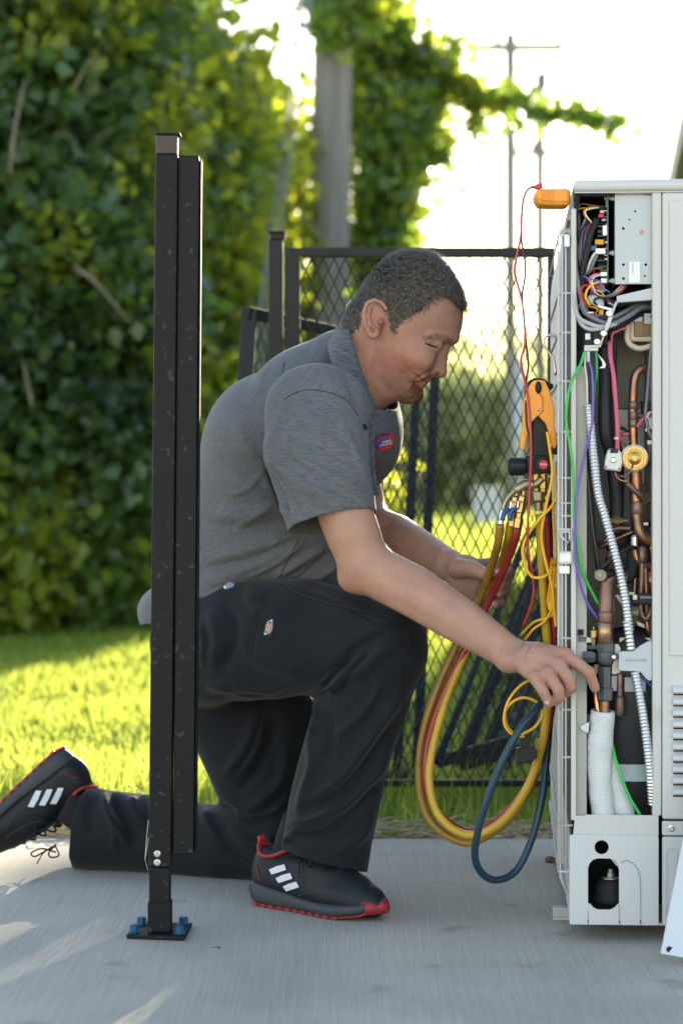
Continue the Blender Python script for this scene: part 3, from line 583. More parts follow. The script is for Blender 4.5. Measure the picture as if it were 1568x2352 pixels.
# rear coil side (left face) and far end
mb = MB(); mb.bb((xx(1311), UY, zz(1885)), (xx(1323), UY + .02, zz(478))); mb.build('corner_strip', UPO, u, bevel=.002)
mb = MB(); mb.bb((xx(1324), UY + .012, zz(1880)), (xx(1347), UY + .016, zz(840))); mb.build('coil_flange', M['beige_int'], u)
mb = MB(); mb.bb((xx(1340), UY + .016, zz(1880)), (xx(1343), UY + .06, zz(840))); mb.build('coil_flange', UPO, u)
mb = MB(); mb.bb((xx(1311), UY + .021, ZB + .03), (xx(1314), Y1, zz(500))); mb.build('coil', mat('coil_fins', (0.10, 0.10, 0.11), 0.6, .4, .3, 3, 1, 400, stretch=(1, 60, 1)), u)
mb = MB(); mb.bb((xx(1313), Y1 - .01, ZB), (X1, Y1, zz(443))); mb.build('end_panel', UP, u)
mb = MB(); mb.bb((X1 - .006, UY + .01, ZB), (X1, Y1 - .011, zz(444))); mb.build('front_panel', UP, u)
# inside
mb = MB(); mb.bb((xx(1348), .07, ZB + .02), (X1 - .008, .074, zz(700))); mb.build('inner_wall', M['beige_int'], u)
mb = MB(); mb.bb((xx(1322), .055, zz(715)), (X1 - .008, .06, zz(446))); mb.build('box_back', M['blk_matte'], u)
mb = MB(); mb.bb((xx(1320), UY + .03, zz(840)), (xx(1323), .054, zz(446))); mb.build('box_side', mat('box_side_grey', (0.13, 0.14, 0.15), .5), u)
mb = MB(); mb.bb((xx(1323.5), UY + .012, zz(448)), (X1 - .008, .054, zz(444))); mb.build('box_top', M['blk_matte'], u)
mb = MB(); mb.prism([P(1319, 445, UY + .006), P(1331, 445, UY + .006), P(1323, 560, UY + .006), P(1311.5, 560, UY + .006)], (0, .02, 0)); mb.build('box_cheek', M['hole'], u)
mb = MB(); mb.bb((xx(1400), .060, zz(930)), (xx(1494), .066, zz(760))); mb.build('inner_panel', M['beige_int'], u)
mb = MB(); mb.bb((xx(1408), .058, zz(1110)), (xx(1494), .063, zz(934))); mb.build('inner_panel', M['zinc_panel'], u)
# right hand post and panel
mb = MB(); mb.bb((xx(1496.5), UY - .002, zz(1872)), (xx(1517), UY + .02, zz(443.5))); mb.build('corner_post', UPO, u, bevel=.002)
mb = MB(); mb.bb((xx(1497), UY + .021, zz(1872)), (xx(1500), .06, zz(445))); mb.build('post_return', UPO, u)
mb = MB(); mb.bb((xx(1518.5), UY - .004, zz(1880)), (X1, UY + .006, zz(443.5))); mb.build('service_panel', UP, u, bevel=.004)
mb = MB(); mb.bb((xx(1535), UY - .0075, zz(1505)), (X1 - .02, UY - .0035, zz(462))); mb.build('panel_emboss', UP, u, bevel=.003)
lv = None
for k in range(10):
    ya = 1570 + 25.8 * k
    if lv is None:
        mb = MB(); a = Vector((xx(1541), UY - .004, zz(ya + 21))); x1 = X1 - .03; h = zz(ya) - zz(ya + 21)
        mb.prism([(a.x, UY - .0035, a.z), (a.x, UY - .016, a.z + .002), (a.x, UY - .013, a.z + h * .6), (a.x, UY - .0035, a.z + h)], (x1 - a.x, 0, 0)); lv = mb.build('louvre', UP, u, bevel=.0025, segs=2)
        ms = MB(); ms.bb((a.x + .002, UY - .0052, a.z - .0035), (x1 - .002, UY - .0038, a.z - .0008)); sl0 = ms.build('louvre_slot', M['hole'], u); sl0['kind'] = 'structure'; del sl0['kind']
    else:
        for o in (lv, sl0):
            c = o.copy(); COL.objects.link(c); c.location = o.location + Vector((0, 0, zz(ya) - zz(1570)))
mb = MB(); mb.bb((xx(1518.5), UY - .003, zz(1917)), (X1, UY + .004, zz(1884))); mb.build('lower_flange', UP, u, bevel=.002)
mb = MB(); mb.bb((xx(1518.5), UY - .006, zz(2124)), (X1, UY + .006, zz(1919.5))); mb.build('lower_panel', UP, u, bevel=.004)
plate('panel_emboss', rrect(1527, 1945, 1554, 2110, 12), [rrect(1529.5, 1948, 1551.5, 2107, 10.5)], UY - .008, .003, UP, u)
mb = MB(); mb.lathe(P(1540, 1901, UY - .0032), (0, -1, 0), [(0, .0065), (.001, .0065), (.0015, .004), (.004, .004)], 6); mb.build('screw', M['screw'], u)
mb = MB(); mb.lathe(P(1538, 2103, UY - .0062), (0, -1, 0), [(0, .006), (.001, .006), (.0015, .004), (.003, .004)], 6); mb.build('screw', M['screw'], u)
# base
plate('base_flange', [Z3(425, 1325), Z3(490, 1325), Z3(492, 1318), Z3(985, 1318), Z3(985, 1455), Z3(412, 1458)], [], UY - .001, .002, UPO, u)
arch = [Z3(513, 1960 - 45), Z3(513, 1680), Z3(522, 1650), Z3(545, 1624), Z3(575, 1612), Z3(660, 1612), Z3(692, 1625), Z3(714, 1655), Z3(722, 1690), Z3(722, 1915), Z3(708, 1925), Z3(690, 1945), Z3(660, 1958), Z3(580, 1958), Z3(548, 1945), Z3(530, 1922)]
plate('base_front', rrect(1308, 1918, 1511, 2124, 6), [arch, circ(*Z3(605, 1537), 16.3)], UY - .0055, .003, UP, u)
for (xa, ya) in ((1350.5, 2111), (1422.5, 2111), (1470.5, 2111)):
    vb(xa - 1, ya, xa + 1, ya + 11, UY - .0074, UY - .0068).build('slit', M['hole'], u)
pth = [Z3(722, 1700), Z3(730, 1640), Z3(780, 1625), Z3(835, 1665), Z3(862, 1730), Z3(866, 1850), Z3(868, 2010)]
mb = MB(); mb.tube([P(q[0], q[1], UY - .0070) for q in pth[1:]], .0006, 4, sub=4); mb.build('knockout_line', M['grey_print'], u)
mb = MB(); mb.tube([P(*Z3(514, 1960), UY - .0070), P(*Z3(514, 2015), UY - .0070)], .0005, 4); mb.tube([P(*Z3(724, 1920), UY - .0070), P(*Z3(725, 2015), UY - .0070)], .0005, 4); mb.build('knockout_line', M['grey_print'], u)
mb = MB(); mb.prism([P(*q, UY + .01) for q in (Z3(660, 1612), Z3(722, 1612), Z3(722, 1680), Z3(690, 1650))], (0, .002, 0)); mb.build('bent_tab', UP, u)
mb = MB(); mb.bb((xx(1308), UY, ZB), (xx(1311), Y1, zz(1919))); mb.build('base_side', UP, u)
mb = MB(); mb.bb((xx(1311.3), UY, ZB), (X1 - .008, .3, ZB + .004)); mb.build('base_pan', UP, u)
mb = MB(); o = P(*Z3(650, 1905), UY + .05)
mb.lathe(o, (0, 0, 1), [(0, .030), (.010, .034), (.018, .027), (.026, .031), (.034, .025), (.038, .025), (.042, .018)], 20); mb.build('rubber_foot', M['blk_matte'], u, smooth=True)
mb = MB(); mb.lathe(o + Vector((0, 0, .042)), (0, 0, 1), [(0, .016), (.002, .016), (.003, .007), (.010, .007), (.011, .0045), (.017, .0045)], 6); mb.build('mount_nut', M['galv'], u)
mb = MB(); mb.bb((xx(1312), .02, ZB + .005), (X1 - .01, .024, zz(1880))); mb.build('base_baffle', M['blk_matte'], u)
mb = MB(); mb.bb((xx(1318), UY + .004, zz(1880)), (xx(1322), UY + .012, zz(1838))); mb.build('bracket', M['hole'], u)
# mounting rails
for (ya, x0, x1, yb) in ((2101, 1250, 1420, .07), (1994, 1246, 1420, .62)):
    D = CAM_H * FPX / (ya + 9 - 1080) ; y = D - CAM_D; a = P(x0, ya, y); b = P(x1, ya, y); mb = MB()
    prof = [(-.022, .004), (-.022, 0), (-.010, 0), (-.010, .012), (.010, .012), (.010, 0), (.022, 0), (.022, .004), (.014, .004), (.014, .016), (-.014, .016), (-.014, .004)]
    prof = [(py, pz * 1.3) for py, pz in prof]
    mb.prism([(a.x, y + py, pz + .0005) for py, pz in prof], (b.x - a.x, 0, 0)); mb.build('mounting_rail', M['galv'], u)
# wire guard over the coil
GW = M['grille_white']; gx0, gx1 = 1280, 1309
for k, (vx, yy) in enumerate(((1281, .0), (1289, .0), (1296, .0), (1303, -.02))):
    pass
NW = 26
vertical = []
for k in range(NW):
    y = UY + .02 + k * .035
    mb = MB(); xg = xx(1287)
    mb.tube([(xg + .012, y, ZB + .05), (xg, y, ZB + .08), (xg, y, zz(600)), (xg + .004, y, zz(550)), (xg + .02, y, zz(535))], .0016, 6); o = mb.build('guard_wire', GW, u, smooth=True)
yhs = [2065 - 60, 1898, 1741, 1632, 1467, 1292, 1185, 1156, 1098, 992, 875, 763, 672, 538]
for v in yhs:
    z = zz(v); mb = MB(); mb.tube([(X0 + .003, UY + .008, z), (xx(1283), UY + .008, z), (xx(1283), UY + .02, z), (xx(1283), Y1 - .02, z), (X0 + .003, Y1 - .02, z)], .0019, 6); mb.build('guard_hoop', GW, u, smooth=True)
mb = MB(); 
for vx in (1282, 1291, 1299): mb.tube([(xx(vx), UY + .006, zz(1985)), (xx(vx), UY + .006, zz(545))], .0017, 6)
mb.build('guard_wire', GW, u, smooth=True)
for (x0, y0, x1, y1) in ((1296, 540, 1308, 566), (1284, 1268, 1311, 1296), (1284, 1300, 1308, 1318)):
    vb(x0, y0, x1, y1, UY - .004, UY + .01).build('guard_clip', M['white_pl'], u, bevel=.001)
for (vx, vy) in ((1305, 500), (1303, 530), (1309, 1240)):
    mb = MB(); mb.lathe(P(vx + 6, vy, UY + .01), (-1, 0, 0), [(0, .006), (.004, .006), (.005, .004), (.009, .004)], 6); mb.build('screw', M['galv'], u)
mb = MB(); mb.prism([P(*q, UY + .03) for q in (Z1(415, 590), Z1(425, 530), Z1(470, 485), Z1(485, 500), Z1(470, 575))], (0, .004, 0)); mb.build('guard_bracket', UPO, u)
mb = MB(); mb.tube([P(*Z2(q[0], q[1]), UY - .002) for q in ((415, 1190), (545, 1190), (550, 1270), (530, 1280), (525, 1210), (440, 1215), (455, 1260), (515, 1315))], .0022, 6); mb.build('guard_latch', GW, u, smooth=True)
mb = MB(); mb.tube([P(*Z2(q[0], q[1]), UY - .004) for q in ((430, 1400), (545, 1400), (550, 1490), (430, 1495), (430, 1400))], .0022, 6); mb.build('guard_latch', GW, u, smooth=True)
# control box
plate('control_panel', [Z1(937, 165), Z1(1277, 165), Z1(1277, 1030), Z1(940, 1030)], [circ(*Z1(*c), r) for c, r in (((1012, 190), 3.2), ((1214, 193), 3.2), ((1122, 363), 2.4), ((1071, 438), 2.0), ((1013, 520), 3.3), ((1015, 852), 3.2), ((1219, 853), 3.2), ((1015, 980), 3.2), ((1209, 957), 2.4))], UY + .012, .0015, M['galv_flat'], u)
vb(*Z1(936, 166), *Z1(942, 1030), UY + .014, UY + .17).build('control_box_side', M['galv_flat'], u)
vb(*Z1(944, 172), *Z1(1270, 1020), UY + .05, UY + .053).build('control_box_inner', M['hole'], u)
mb = MB(); mb.bb((P(*Z1(1279, 0), UY).x, UY + .005, P(0, Z1(0, 1175)[1], UY).z), (P(*Z1(1284, 0), UY).x, UY + .06, P(0, Z1(0, 165)[1], UY).z)); mb.build('control_box_edge', M['galv'], u)
mb = MB(); mb.prism([P(*q, UY + .006) for q in (Z1(955, 1140), Z1(1277, 1066), Z1(1277, 1172), Z1(957, 1196))], (0, .0015, 0)); mb.build('shelf_bracket', M['galv_flat'], u)
mb = MB(); mb.prism([P(*q, UY + .008) for q in (Z1(955, 1193), Z1(1277, 1170), Z1(1277, 1176), Z1(955, 1200))], (0, .12, 0)); mb.build('shelf', M['galv'], u)
vb(*Z1(1066, 826), *Z1(1168, 1018), UY + .0098, UY + .0110).build('label', M['paper'], u)
for k in range(7): vb(*Z1(1097, 842 + k * 14), *Z1(1106, 849 + k * 14), UY + .0090, UY + .0096).build('label_print', M['grey_print'], u)
mb = MB(); mb.tube([P(*q, UY + .0105) for q in circ(*Z1(1182, 555), 3.6, 16)], .0005, 4, closed=True); mb.build('stamp', M['magenta_print'], u)
mb = MB(); mb.prism([P(*q, UY + .0100) for q in (Z1(1178, 568), Z1(1190, 568), Z1(1183, 578))], (0, .0004, 0)); mb.build('stamp', M['magenta_print'], u)
mb = MB(); mb.ell(P(*Z1(1184, 552), UY + .0105), (.0007, .0004, .0007)); mb.build('stamp', M['magenta_print'], u)
# circuit board edge-on and what stands on it
vb(*Z1(867, 222), *Z1(878, 1020), UY + .01, UY + .17).build('circuit_board', M['pcb'], u)
for yv in (243, 745, 1000):
    a = P(*Z1(878, yv), UY + .03); b = P(*Z1(936, yv), UY + .03); mb = MB(); mb.tube([a, a.lerp(b, .3), a.lerp(b, .35), a.lerp(b, .8), a.lerp(b, .85), b], [.003, .003, .0045, .0045, .003, .003], 8); mb.tube([P(*Z1(835, yv), UY + .03), P(*Z1(866, yv), UY + .03)], .0022, 6); mb.build('standoff', M['white_pl'], u)
def comp(x0, y0, x1, y1, ya, yb, m, name='component', bev=.0008): vb(*Z1(x0, y0), *Z1(x1, y1), UY + ya, UY + yb).build(name, M[m], u, bevel=bev)
comp(792, 305, 838, 345, .03, .06, 'blk', 'connector'); comp(800, 350, 838, 378, .02, .05, 'cream_pl', 'connector'); comp(786, 385, 835, 418, .015, .05, 'red_wire', 'connector'); comp(815, 430, 866, 448, .02, .04, 'white_pl', 'connector')
comp(828, 490, 867, 582, .008, .04, 'white_pl', 'connector'); comp(752, 618, 835, 665, .02, .06, 'yellow_wire', 'transformer'); comp(715, 675, 770, 722, .02, .05, 'blue_wire', 'component'); comp(762, 700, 852, 752, .008, .035, 'white_pl', 'connector')
comp(808, 918, 867, 956, .006, .035, 'white_pl', 'connector'); comp(812, 975, 866, 1018, .006, .03, 'white_pl', 'connector'); comp(750, 1030, 838, 1075, .03, .07, 'pink_wire', 'relay'); comp(775, 1078, 840, 1100, .03, .06, 'yellow_wire', 'component')
comp(700, 1100, 735, 1140, .03, .06, 'red_wire', 'relay'); comp(790, 1255, 830, 1320, .02, .05, 'yellow_wire', 'connector'); comp(795, 895, 866, 915, .03, .06, 'grey_wire', 'component'); comp(845, 300, 866, 480, .05, .09, 'grey_wire', 'component')
for (yv, r_, m_) in ((470, 10, 'blk'), (497, 10, 'grey_wire'), (545, 14, 'grey_wire'), (585, 12, 'purple_wire'), (785, 14, 'blk'), (810, 13, 'grey_wire'), (845, 14, 'blk'), (870, 13, 'grey_wire')):
    a = P(*Z1(866, yv), UY + .035); b = P(*Z1(770, yv + 3), UY + .035); mb = MB(); mb.lathe(a, b - a, [(0, px(r_ * .25 * 1.0)), ((b - a).length * .93, px(r_ * .25)), ((b - a).length, px(r_ * .2))], 12); mb.build('capacitor', M[m_], u, smooth=False)
rr = random.Random(3)
for k in range(60):
    y = rr.uniform(235, 1010); x = rr.uniform(842, 862); s = rr.uniform(3, 8)
    vb(*Z1(x - s * .8, y - s * .5), *Z1(866, y + s * .5), UY + rr.uniform(.008, .03), UY + .05).build('chip', rr.choice([M['blk'], M['white_pl'], M['screw'], M['cream_pl'], M['grey_wire'], M['pcb']]), u)
# wires inside the box
def wire(pts, r, m, name='wire', zf=Z1, sub=6, n=7, parent=u):
    mb = MB(); Q = [P(*zf(q[0], q[1]), UY + q[2]) for q in pts]; mb.tube(Q, r, n, sub=sub); return mb.build(name, M[m], parent, smooth=True)
wire([(575, 400, .02), (570, 600, .01), (575, 850, .008), (600, 1020, .008), (640, 1180, .006), (660, 1280, .008), (750, 1345, .01), (900, 1395, .01), (1050, 1330, .02), (1180, 1240, .04), (1280, 1260, .06)], .0050, 'grey_wire', 'cable')
wire([(590, 380, .04), (600, 600, .04), (620, 880, .035), (640, 1040, .02), (680, 1290, .02), (800, 1360, .025), (950, 1375, .03), (1120, 1280, .05), (1270, 1240, .06)], .0045, 'grey_wire', 'cable')
wire([(770, 430, .012), (720, 560, .006), (690, 700, .006), (660, 840, .006), (640, 960, .01), (655, 1100, .015)], .0060, 'blk', 'cable')
wire([(560, 1080, .004), (570, 1220, .002), (610, 1330, .0), (680, 1380, .0), (800, 1420, .002), (930, 1400, .01), (1080, 1300, .03), (1200, 1225, .05)], .0042, 'ltgrey_wire', 'cable')
wire([(575, 1150, .006), (590, 1290, .004), (640, 1400, .002), (720, 1445, .0), (840, 1435, .004)], .0038, 'ltgrey_wire', 'cable')
wire([(600, 1340, .02), (700, 1410, .02), (860, 1440, .025), (1000, 1400, .03), (1150, 1310, .05), (1290, 1290, .06)], .0045, 'blk', 'cable')
wire([(640, 1300, .03), (760, 1320, .02), (900, 1340, .02), (1010, 1290, .03), (1120, 1230, .05), (1260, 1200, .07)], .0042, 'grey_wire', 'cable')
wire([(790, 318, .03), (700, 320, .02), (655, 345, .012), (660, 400, .01), (700, 440, .01), (740, 480, .012)], .0013, 'brown_wire')
wire([(790, 322, .03), (705, 330, .02), (662, 352, .012), (670, 400, .009), (712, 448, .01), (735, 490, .012)], .0012, 'yellow_wire')
wire([(790, 326, .03), (712, 338, .02), (668, 358, .012), (680, 405, .009), (720, 455, .01), (745, 485, .012)], .0012, 'white_wire')
wire([(790, 314, .03), (690, 300, .03), (625, 292, .03), (600, 330, .03), (592, 390, .03)], .0012, 'brown_wire'); wire([(780, 324, .03), (680, 328, .03), (610, 335, .03), (588, 370, .03)], .0012, 'yellow_wire')
wire([(705, 470, .02), (695, 560, .016), (670, 660, .016), (665, 760, .016), (655, 900, .02), (665, 1060, .02)], .0028, 'red_wire')
for k in range(9):
    o = k * 9; wire([(660 + o * .5, 430 + o, .03 + k * .003), (615 + o, 560, .025 + k * .003), (600 + o, 700, .025 + k * .002), (610 + o * .9, 820, .03), (640 + o * .5, 900, .035)], .0018, ('ltgrey_wire', 'grey_wire', 'ltgrey_wire', 'blk', 'purple_wire')[k % 5])
wire([(690, 450, .012), (640, 520, .01), (610, 620, .01), (590, 760, .01)], .0018, 'blk')
wire([(755, 740, .01), (720, 800, .01), (690, 880, .012), (670, 940, .02)], .0022, 'white_wire'); wire([(770, 760, .012), (740, 830, .012), (710, 900, .015), (680, 930, .02)], .0040, 'grey_wire', 'ribbon')
wire([(690, 700, .01), (640, 790, .01), (610, 860, .012)], .0014, 'brown_wire'); wire([(830, 890, .02), (760, 885, .015), (700, 900, .015), (660, 930, .02)], .0018, 'brown_wire')
wire([(808, 932, .008), (740, 945, .002), (708, 980, .0), (720, 1040, .0), (745, 1100, .004), (780, 1130, .008)], .0016, 'pink_wire'); wire([(808, 940, .008), (750, 952, .002), (722, 990, .0), (732, 1045, .0), (760, 1110, .004)], .0015, 'ltgrey_wire'); wire([(808, 946, .008), (760, 960, .002), (735, 1000, .0), (745, 1060, .0), (790, 1130, .01), (880, 1140, .03), (960, 1100, .05)], .0015, 'cream_pl')
wire([(655, 955, .004), (720, 985, .0), (800, 1000, .004)], .0018, 'blue_wire'); wire([(805, 1005, .004), (820, 1050, .0), (860, 1085, .0), (893, 1105, .004)], .0018, 'blue_wire')
wire([(800, 1010, .003), (740, 1030, .0), (690, 1080, -.001), (675, 1150, .0), (712, 1225, .004)], .0022, 'yellow_wire'); wire([(700, 1035, .004), (650, 1050, .002), (628, 1110, .0), (650, 1180, .002), (690, 1220, .006)], .0022, 'red_wire')
wire([(700, 1010, .02), (720, 1100, .02), (690, 1200, .02), (660, 1240, .02)], .0025, 'red_wire'); wire([(655, 1290, .01), (700, 1300, .006), (745, 1300, .006)], .0018, 'pink_wire'); wire([(655, 1282, .01), (700, 1290, .006), (745, 1290, .006)], .0014, 'white_wire')
wire([(940, 1195, .006), (880, 1165, -.002), (820, 1150, -.003), (765, 1165, -.002), (755, 1200, .0), (790, 1220, .004)], .0020, 'blk')
for k in range(8): wire([(1040 - k * 7, 1035, .03), (1000 - k * 9, 1090, .025), (940 - k * 9, 1130, .02 + k * .002), (850 - k * 5, 1150, .02)], .0015, ('brown_wire', 'red_wire', 'grey_wire', 'cream_pl', 'pink_wire', 'blk', 'white_wire', 'grey_wire')[k])
for k in range(5): wire([(800 + k * 20, 1160, .02), (880 + k * 8, 1200 + k * 8, .015), (930, 1215 + k * 12, .02)], .0016, ('pink_wire', 'white_wire', 'grey_wire', 'brown_wire', 'blue_wire')[k])
mb = MB(); mb.ell(P(*Z1(765, 1185), UY + .006), (.017, .006, .009), Matrix.Rotation(.5, 3, 'Y')); mb.build('cable_sleeve', M['ltgrey_wire'], u, smooth=True)
mb = MB(); mb.prism([P(*q, UY - .002) for q in (Z1(792, 1218), Z1(930, 1258), Z1(925, 1280), Z1(788, 1240))], (0, .003, 0)); mb.build('cable_tie', M['white_pl'], u)
# hinge bracket strip + clamps
mb = MB(); mb.beam(P(*Z1(955, 1195), UY + .002), P(*Z1(905, 1330), UY - .003), .004, .004); mb.beam(P(*Z1(905, 1330), UY - .003), P(*Z1(860, 1450), UY - .004), .007, .003); mb.beam(P(*Z1(860, 1450), UY - .004), P(*Z1(805, 1600), UY - .002), .003, .003); mb.beam(P(*Z1(812, 1598), UY - .002), P(*Z1(662, 1602), UY + .0), .004, .003); mb.build('strap_bracket', M['galv'], u)
for q in (Z1(890, 1300), Z1(840, 1482), Z1(780, 1560)):
    mb = MB(); mb.lathe(P(*q, UY - .003), (0, -1, 0), [(0, .006), (.002, .006), (.003, .0045), (.006, .0045)], 10); mb.build('screw', M['screw'], u)
vb(*Z1(660, 1440), *Z1(740, 1640), UY + .012, UY + .04).build('terminal_block', M['blk'], u, bevel=.002); vb(*Z1(740, 1455), *Z1(835, 1560), UY + .008, UY + .04).build('terminal_block', M['blk'], u, bevel=.002)
vb(*Z1(668, 1482), *Z1(712, 1538), UY + .0108, UY + .0118).build('label', M['paper'], u)
vb(*Z1(660, 1605), *Z1(790, 1645), UY + .002, UY + .03).build('terminal_box', M['zinc_panel'], u, bevel=.001); vb(*Z1(790, 1320), *Z1(870, 1350), UY + .005, UY + .03).build('terminal_block', M['blk'], u, bevel=.001)
vb(*Z1(880, 1440), *Z1(935, 1500), UY + .03, UY + .06).build('terminal_block', M['blk_matte'], u)
wire([(660, 1610, .02), (610, 1660, .02), (580, 1700, .02)], .002, 'blk')
# cream reactor box
vb(*Z1(1040, 1310), *Z1(1272, 1560), UY + .06, UY + .10).build('reactor_frame', M['cream_pl'], u, bevel=.006)
vb(*Z1(1098, 1360), *Z1(1268, 1512), UY + .055, UY + .0595).build('reactor_coil', mat('reactor_brown', (0.10, 0.075, 0.03), .35, .2, .3, 50), u, bevel=.001)
text('label_text', 'MH-LT', .0085, P(*Z1(1182, 1440), UY + .0542), (0, 0, -1), (1, 0, 0), M['red_print'], u)
vb(*Z1(1085, 1310), *Z1(1170, 1375), UY + .05, UY + .0545).build('reactor_tab', M['galv_flat'], u); vb(*Z1(1192, 1300), *Z1(1275, 1395), UY + .048, UY + .0535).build('reactor_tab', M['galv_flat'], u)
mb = MB(); mb.tube([P(*Z1(*q), UY + .058) for q in ((1038, 1400), (1035, 1540), (1080, 1600), (1160, 1622), (1262, 1595))], .0055, 8, sub=4); mb.build('reactor_base', M['cream_pl'], u, smooth=True)
# loose wires dropping down (Z2 sheet, continuing from Z1)
def both(l1, l2, r, m, name='wire', n=7):
    Q = [P(*Z1(x, y), UY + d) for x, y, d in l1] + [P(*Z2(x, y), UY + d) for x, y, d in l2]; mb = MB(); mb.tube(Q, r, n, sub=8); return mb.build(name, M[m], u, smooth=True)
both([(665, 1650, -.002), (625, 1780, -.006), (550, 1920, -.010)], [(510, 10, -.012), (500, 200, -.012), (540, 450, -.010), (565, 720, -.008), (570, 1050, -.006), (600, 1290, -.004), (640, 1550, .0), (720, 1750, .01), (812, 1920, .02)], .0026, 'green_wire')
both([(700, 1640, .004), (705, 1730, .0), (735, 1850, -.004)], [(745, 20, -.008), (735, 220, -.010), (670, 500, -.010), (600, 850, -.010), (585, 1080, -.010), (580, 1400, -.008), (610, 1620, -.004), (680, 1850, .004), (800, 2040, .02)], .0024, 'purple_wire')
both([(770, 1640, .004), (775, 1720, .0), (775, 1880, .0), (755, 1960, .006)], [(740, 60, .02)], .0024, 'dkgreen_wire'); both([(675, 1650, .004), (668, 1780, .0), (685, 1900, .0)], [(690, 40, .0)], .0018, 'white_wire')
mb = MB(); mb.lathe(P(*Z1(700, 1650), UY + .003), P(*Z1(700, 1735), UY - .001) - P(*Z1(700, 1650), UY + .003), [(0, .003), (.019, .0032)], 8); mb.build('crimp', M['steel'], u)
mb = MB(); mb.prism([P(*Z1(*q), UY - .001) for q in ((780, 1665), (840, 1730), (860, 1770), (850, 1800), (795, 1802), (830, 1780), (825, 1740))], (0, .001, 0)); mb.build('tape_tail', M['white_pl'], u)
both([(590, 1790, .02), (560, 1960, .02)], [(555, 40, .02), (610, 250, .02), (660, 500, .018), (695, 800, .016), (730, 1150, .016), (780, 1500, .02), (820, 1800, .03)], .0036, 'black_wire', 'cable')
both([(640, 1760, .02), (650, 1960, .02)], [(650, 100, .02), (700, 700, .03), (735, 1200, .04), (770, 1550, .04)], .004, 'blk', 'cable')
both([(830, 1600, .04), (845, 1900, .03)], [(840, 130, .02), (850, 330, .02), (890, 480, .03), (930, 760, .035), (940, 1000, .04), (930, 1230, .04)], .012, 'blk', 'insulated_pipe', 12)
both([(900, 1500, .05), (900, 1900, .05)], [(900, 200, .05), (960, 600, .055), (955, 1200, .06)], .009, 'blk_matte', 'insulated_pipe', 10)
mb = MB()
for k in range(3): mb.lathe(P(*Z2(838, 228 + k * 10), UY + .02), (.3, 0, 1), [(0, .0128), (.002, .0132), (.004, .0128)], 14)
mb.build('cable_tie', M['blk'], u)
both([(880, 1560, .02), (890, 1700, .01), (920, 1880, .01)], [(945, 100, .01), (955, 300, .01), (950, 470, .014)], .0028, 'pink_wire'); both([(900, 1550, .02), (905, 1700, .01), (935, 1880, .01)], [(958, 100, .01), (968, 300, .01), (968, 470, .014)], .0026, 'pink_wire')
both([(1040, 1430, .03), (960, 1460, .03), (900, 1530, .03)], [(915, -140, .02), (935, 30, .02)], .0022, 'pink_wire')
mb = MB(); mb.lathe(P(*Z2(952, 352), UY + .010), (0, 0, 1), [(-.002, .0045), (.002, .0045)], 8); mb.build('cable_tie', M['cream_pl'], u)
both([(1270, 1560, .02), (1250, 1780, .02)], [(1225, 0, .02), (1215, 130, .02), (1240, 280, .02), (1275, 350, .02)], .003, 'grey_wire', 'cable')
# flexible metal conduit: ribbed
def conduit(pts, r, zf, name='conduit', pitch=.0062):
    Q = smoothpath([P(*zf(x, y), UY + d) for x, y, d in pts], 16); L = [0]
    for a, b in zip(Q, Q[1:]): L.append(L[-1] + (b - a).length)
    n = int(L[-1] / pitch); out = []; R = []
    for i in range(n * 4):
        s = L[-1] * i / (n * 4); k = min(max(1, int(np.searchsorted(L, s))), len(Q) - 1); f = (s - L[k - 1]) / max(L[k] - L[k - 1], 1e-9); out.append(Q[k - 1].lerp(Q[k], f)); R.append(r * (1, 1.22, 1.25, 1.03)[i % 4] * .88)
    mb = MB(); mb.tube(out, R, 12); return mb.build(name, M['conduit'], u, smooth=True)
conduit([(700, 40, .0), (722, 250, -.002), (750, 520, -.004), (790, 850, -.004), (850, 1060, -.004), (920, 1320, -.003), (980, 1560, -.002), (1030, 1800, .0), (1075, 2130, .004)], .0078, Z2)
conduit([(770, 0, .0), (790, 120, .002), (800, 205, .006)], .0078, Z3); conduit([(825, 350, .0), (860, 520, -.002), (890, 700, -.002), (915, 900, .0), (930, 1060, .004), (940, 1250, .02)], .0078, Z3)
# copper pipework
def pipe(pts, r, m='copper', zf=Z2, name='pipe', n=12): 
    mb = MB(); mb.tube([P(*zf(x, y), UY + d) for x, y, d in pts], r, n, sub=6); return mb.build(name, M[m], u, smooth=True)
both([(1300, 1800, .05), (1200, 1800, .045), (1115, 1870, .04)], [(1090, 30, .04), (1092, 250, .04), (1098, 440, .04)], .0082, 'copper', 'pipe', 12)
for (yv, rr_) in ((50, .0098), (215, .0095), (140, .009)): 
    mb = MB(); mb.lathe(P(*Z2(1094, yv), UY + .04), (0, 0, 1), [(-.008, .008), (-.006, rr_), (.006, rr_), (.008, .008)], 14); mb.build('pipe_joint', M['copper_dark'], u, smooth=True)
pipe([(1098, 440, .045), (1100, 600, .045), (1115, 700, .045), (1118, 850, .045), (1125, 1000, .045), (1128, 1120, .045), (1165, 1240, .045), (1240, 1295, .05), (1320, 1300, .06)], .0118)
mb = MB(); mb.lathe(P(*Z2(1128, 990), UY + .045), (0, 0, 1), [(-.012, .0118), (-.010, .0132), (.010, .0132), (.012, .0118)], 14); mb.build('pipe_joint', M['copper_dark'], u, smooth=True)
pipe([(1280, 870, .05), (1220, 880, .04), (1195, 910, .035), (1170, 880, .025), (1110, 830, .02), (1040, 765, .015)], .0055, 'copper_dark'); pipe([(1300, 880, .05), (1230, 905, .045), (1190, 935, .045), (1150, 960, .05)], .007, 'copper_dark')
pipe([(1130, 150, .045), (1180, 150, .045), (1230, 175, .05), (1240, 400, .05), (1240, 540, .05), (1275, 600, .05)], .0048, 'copper_dark')
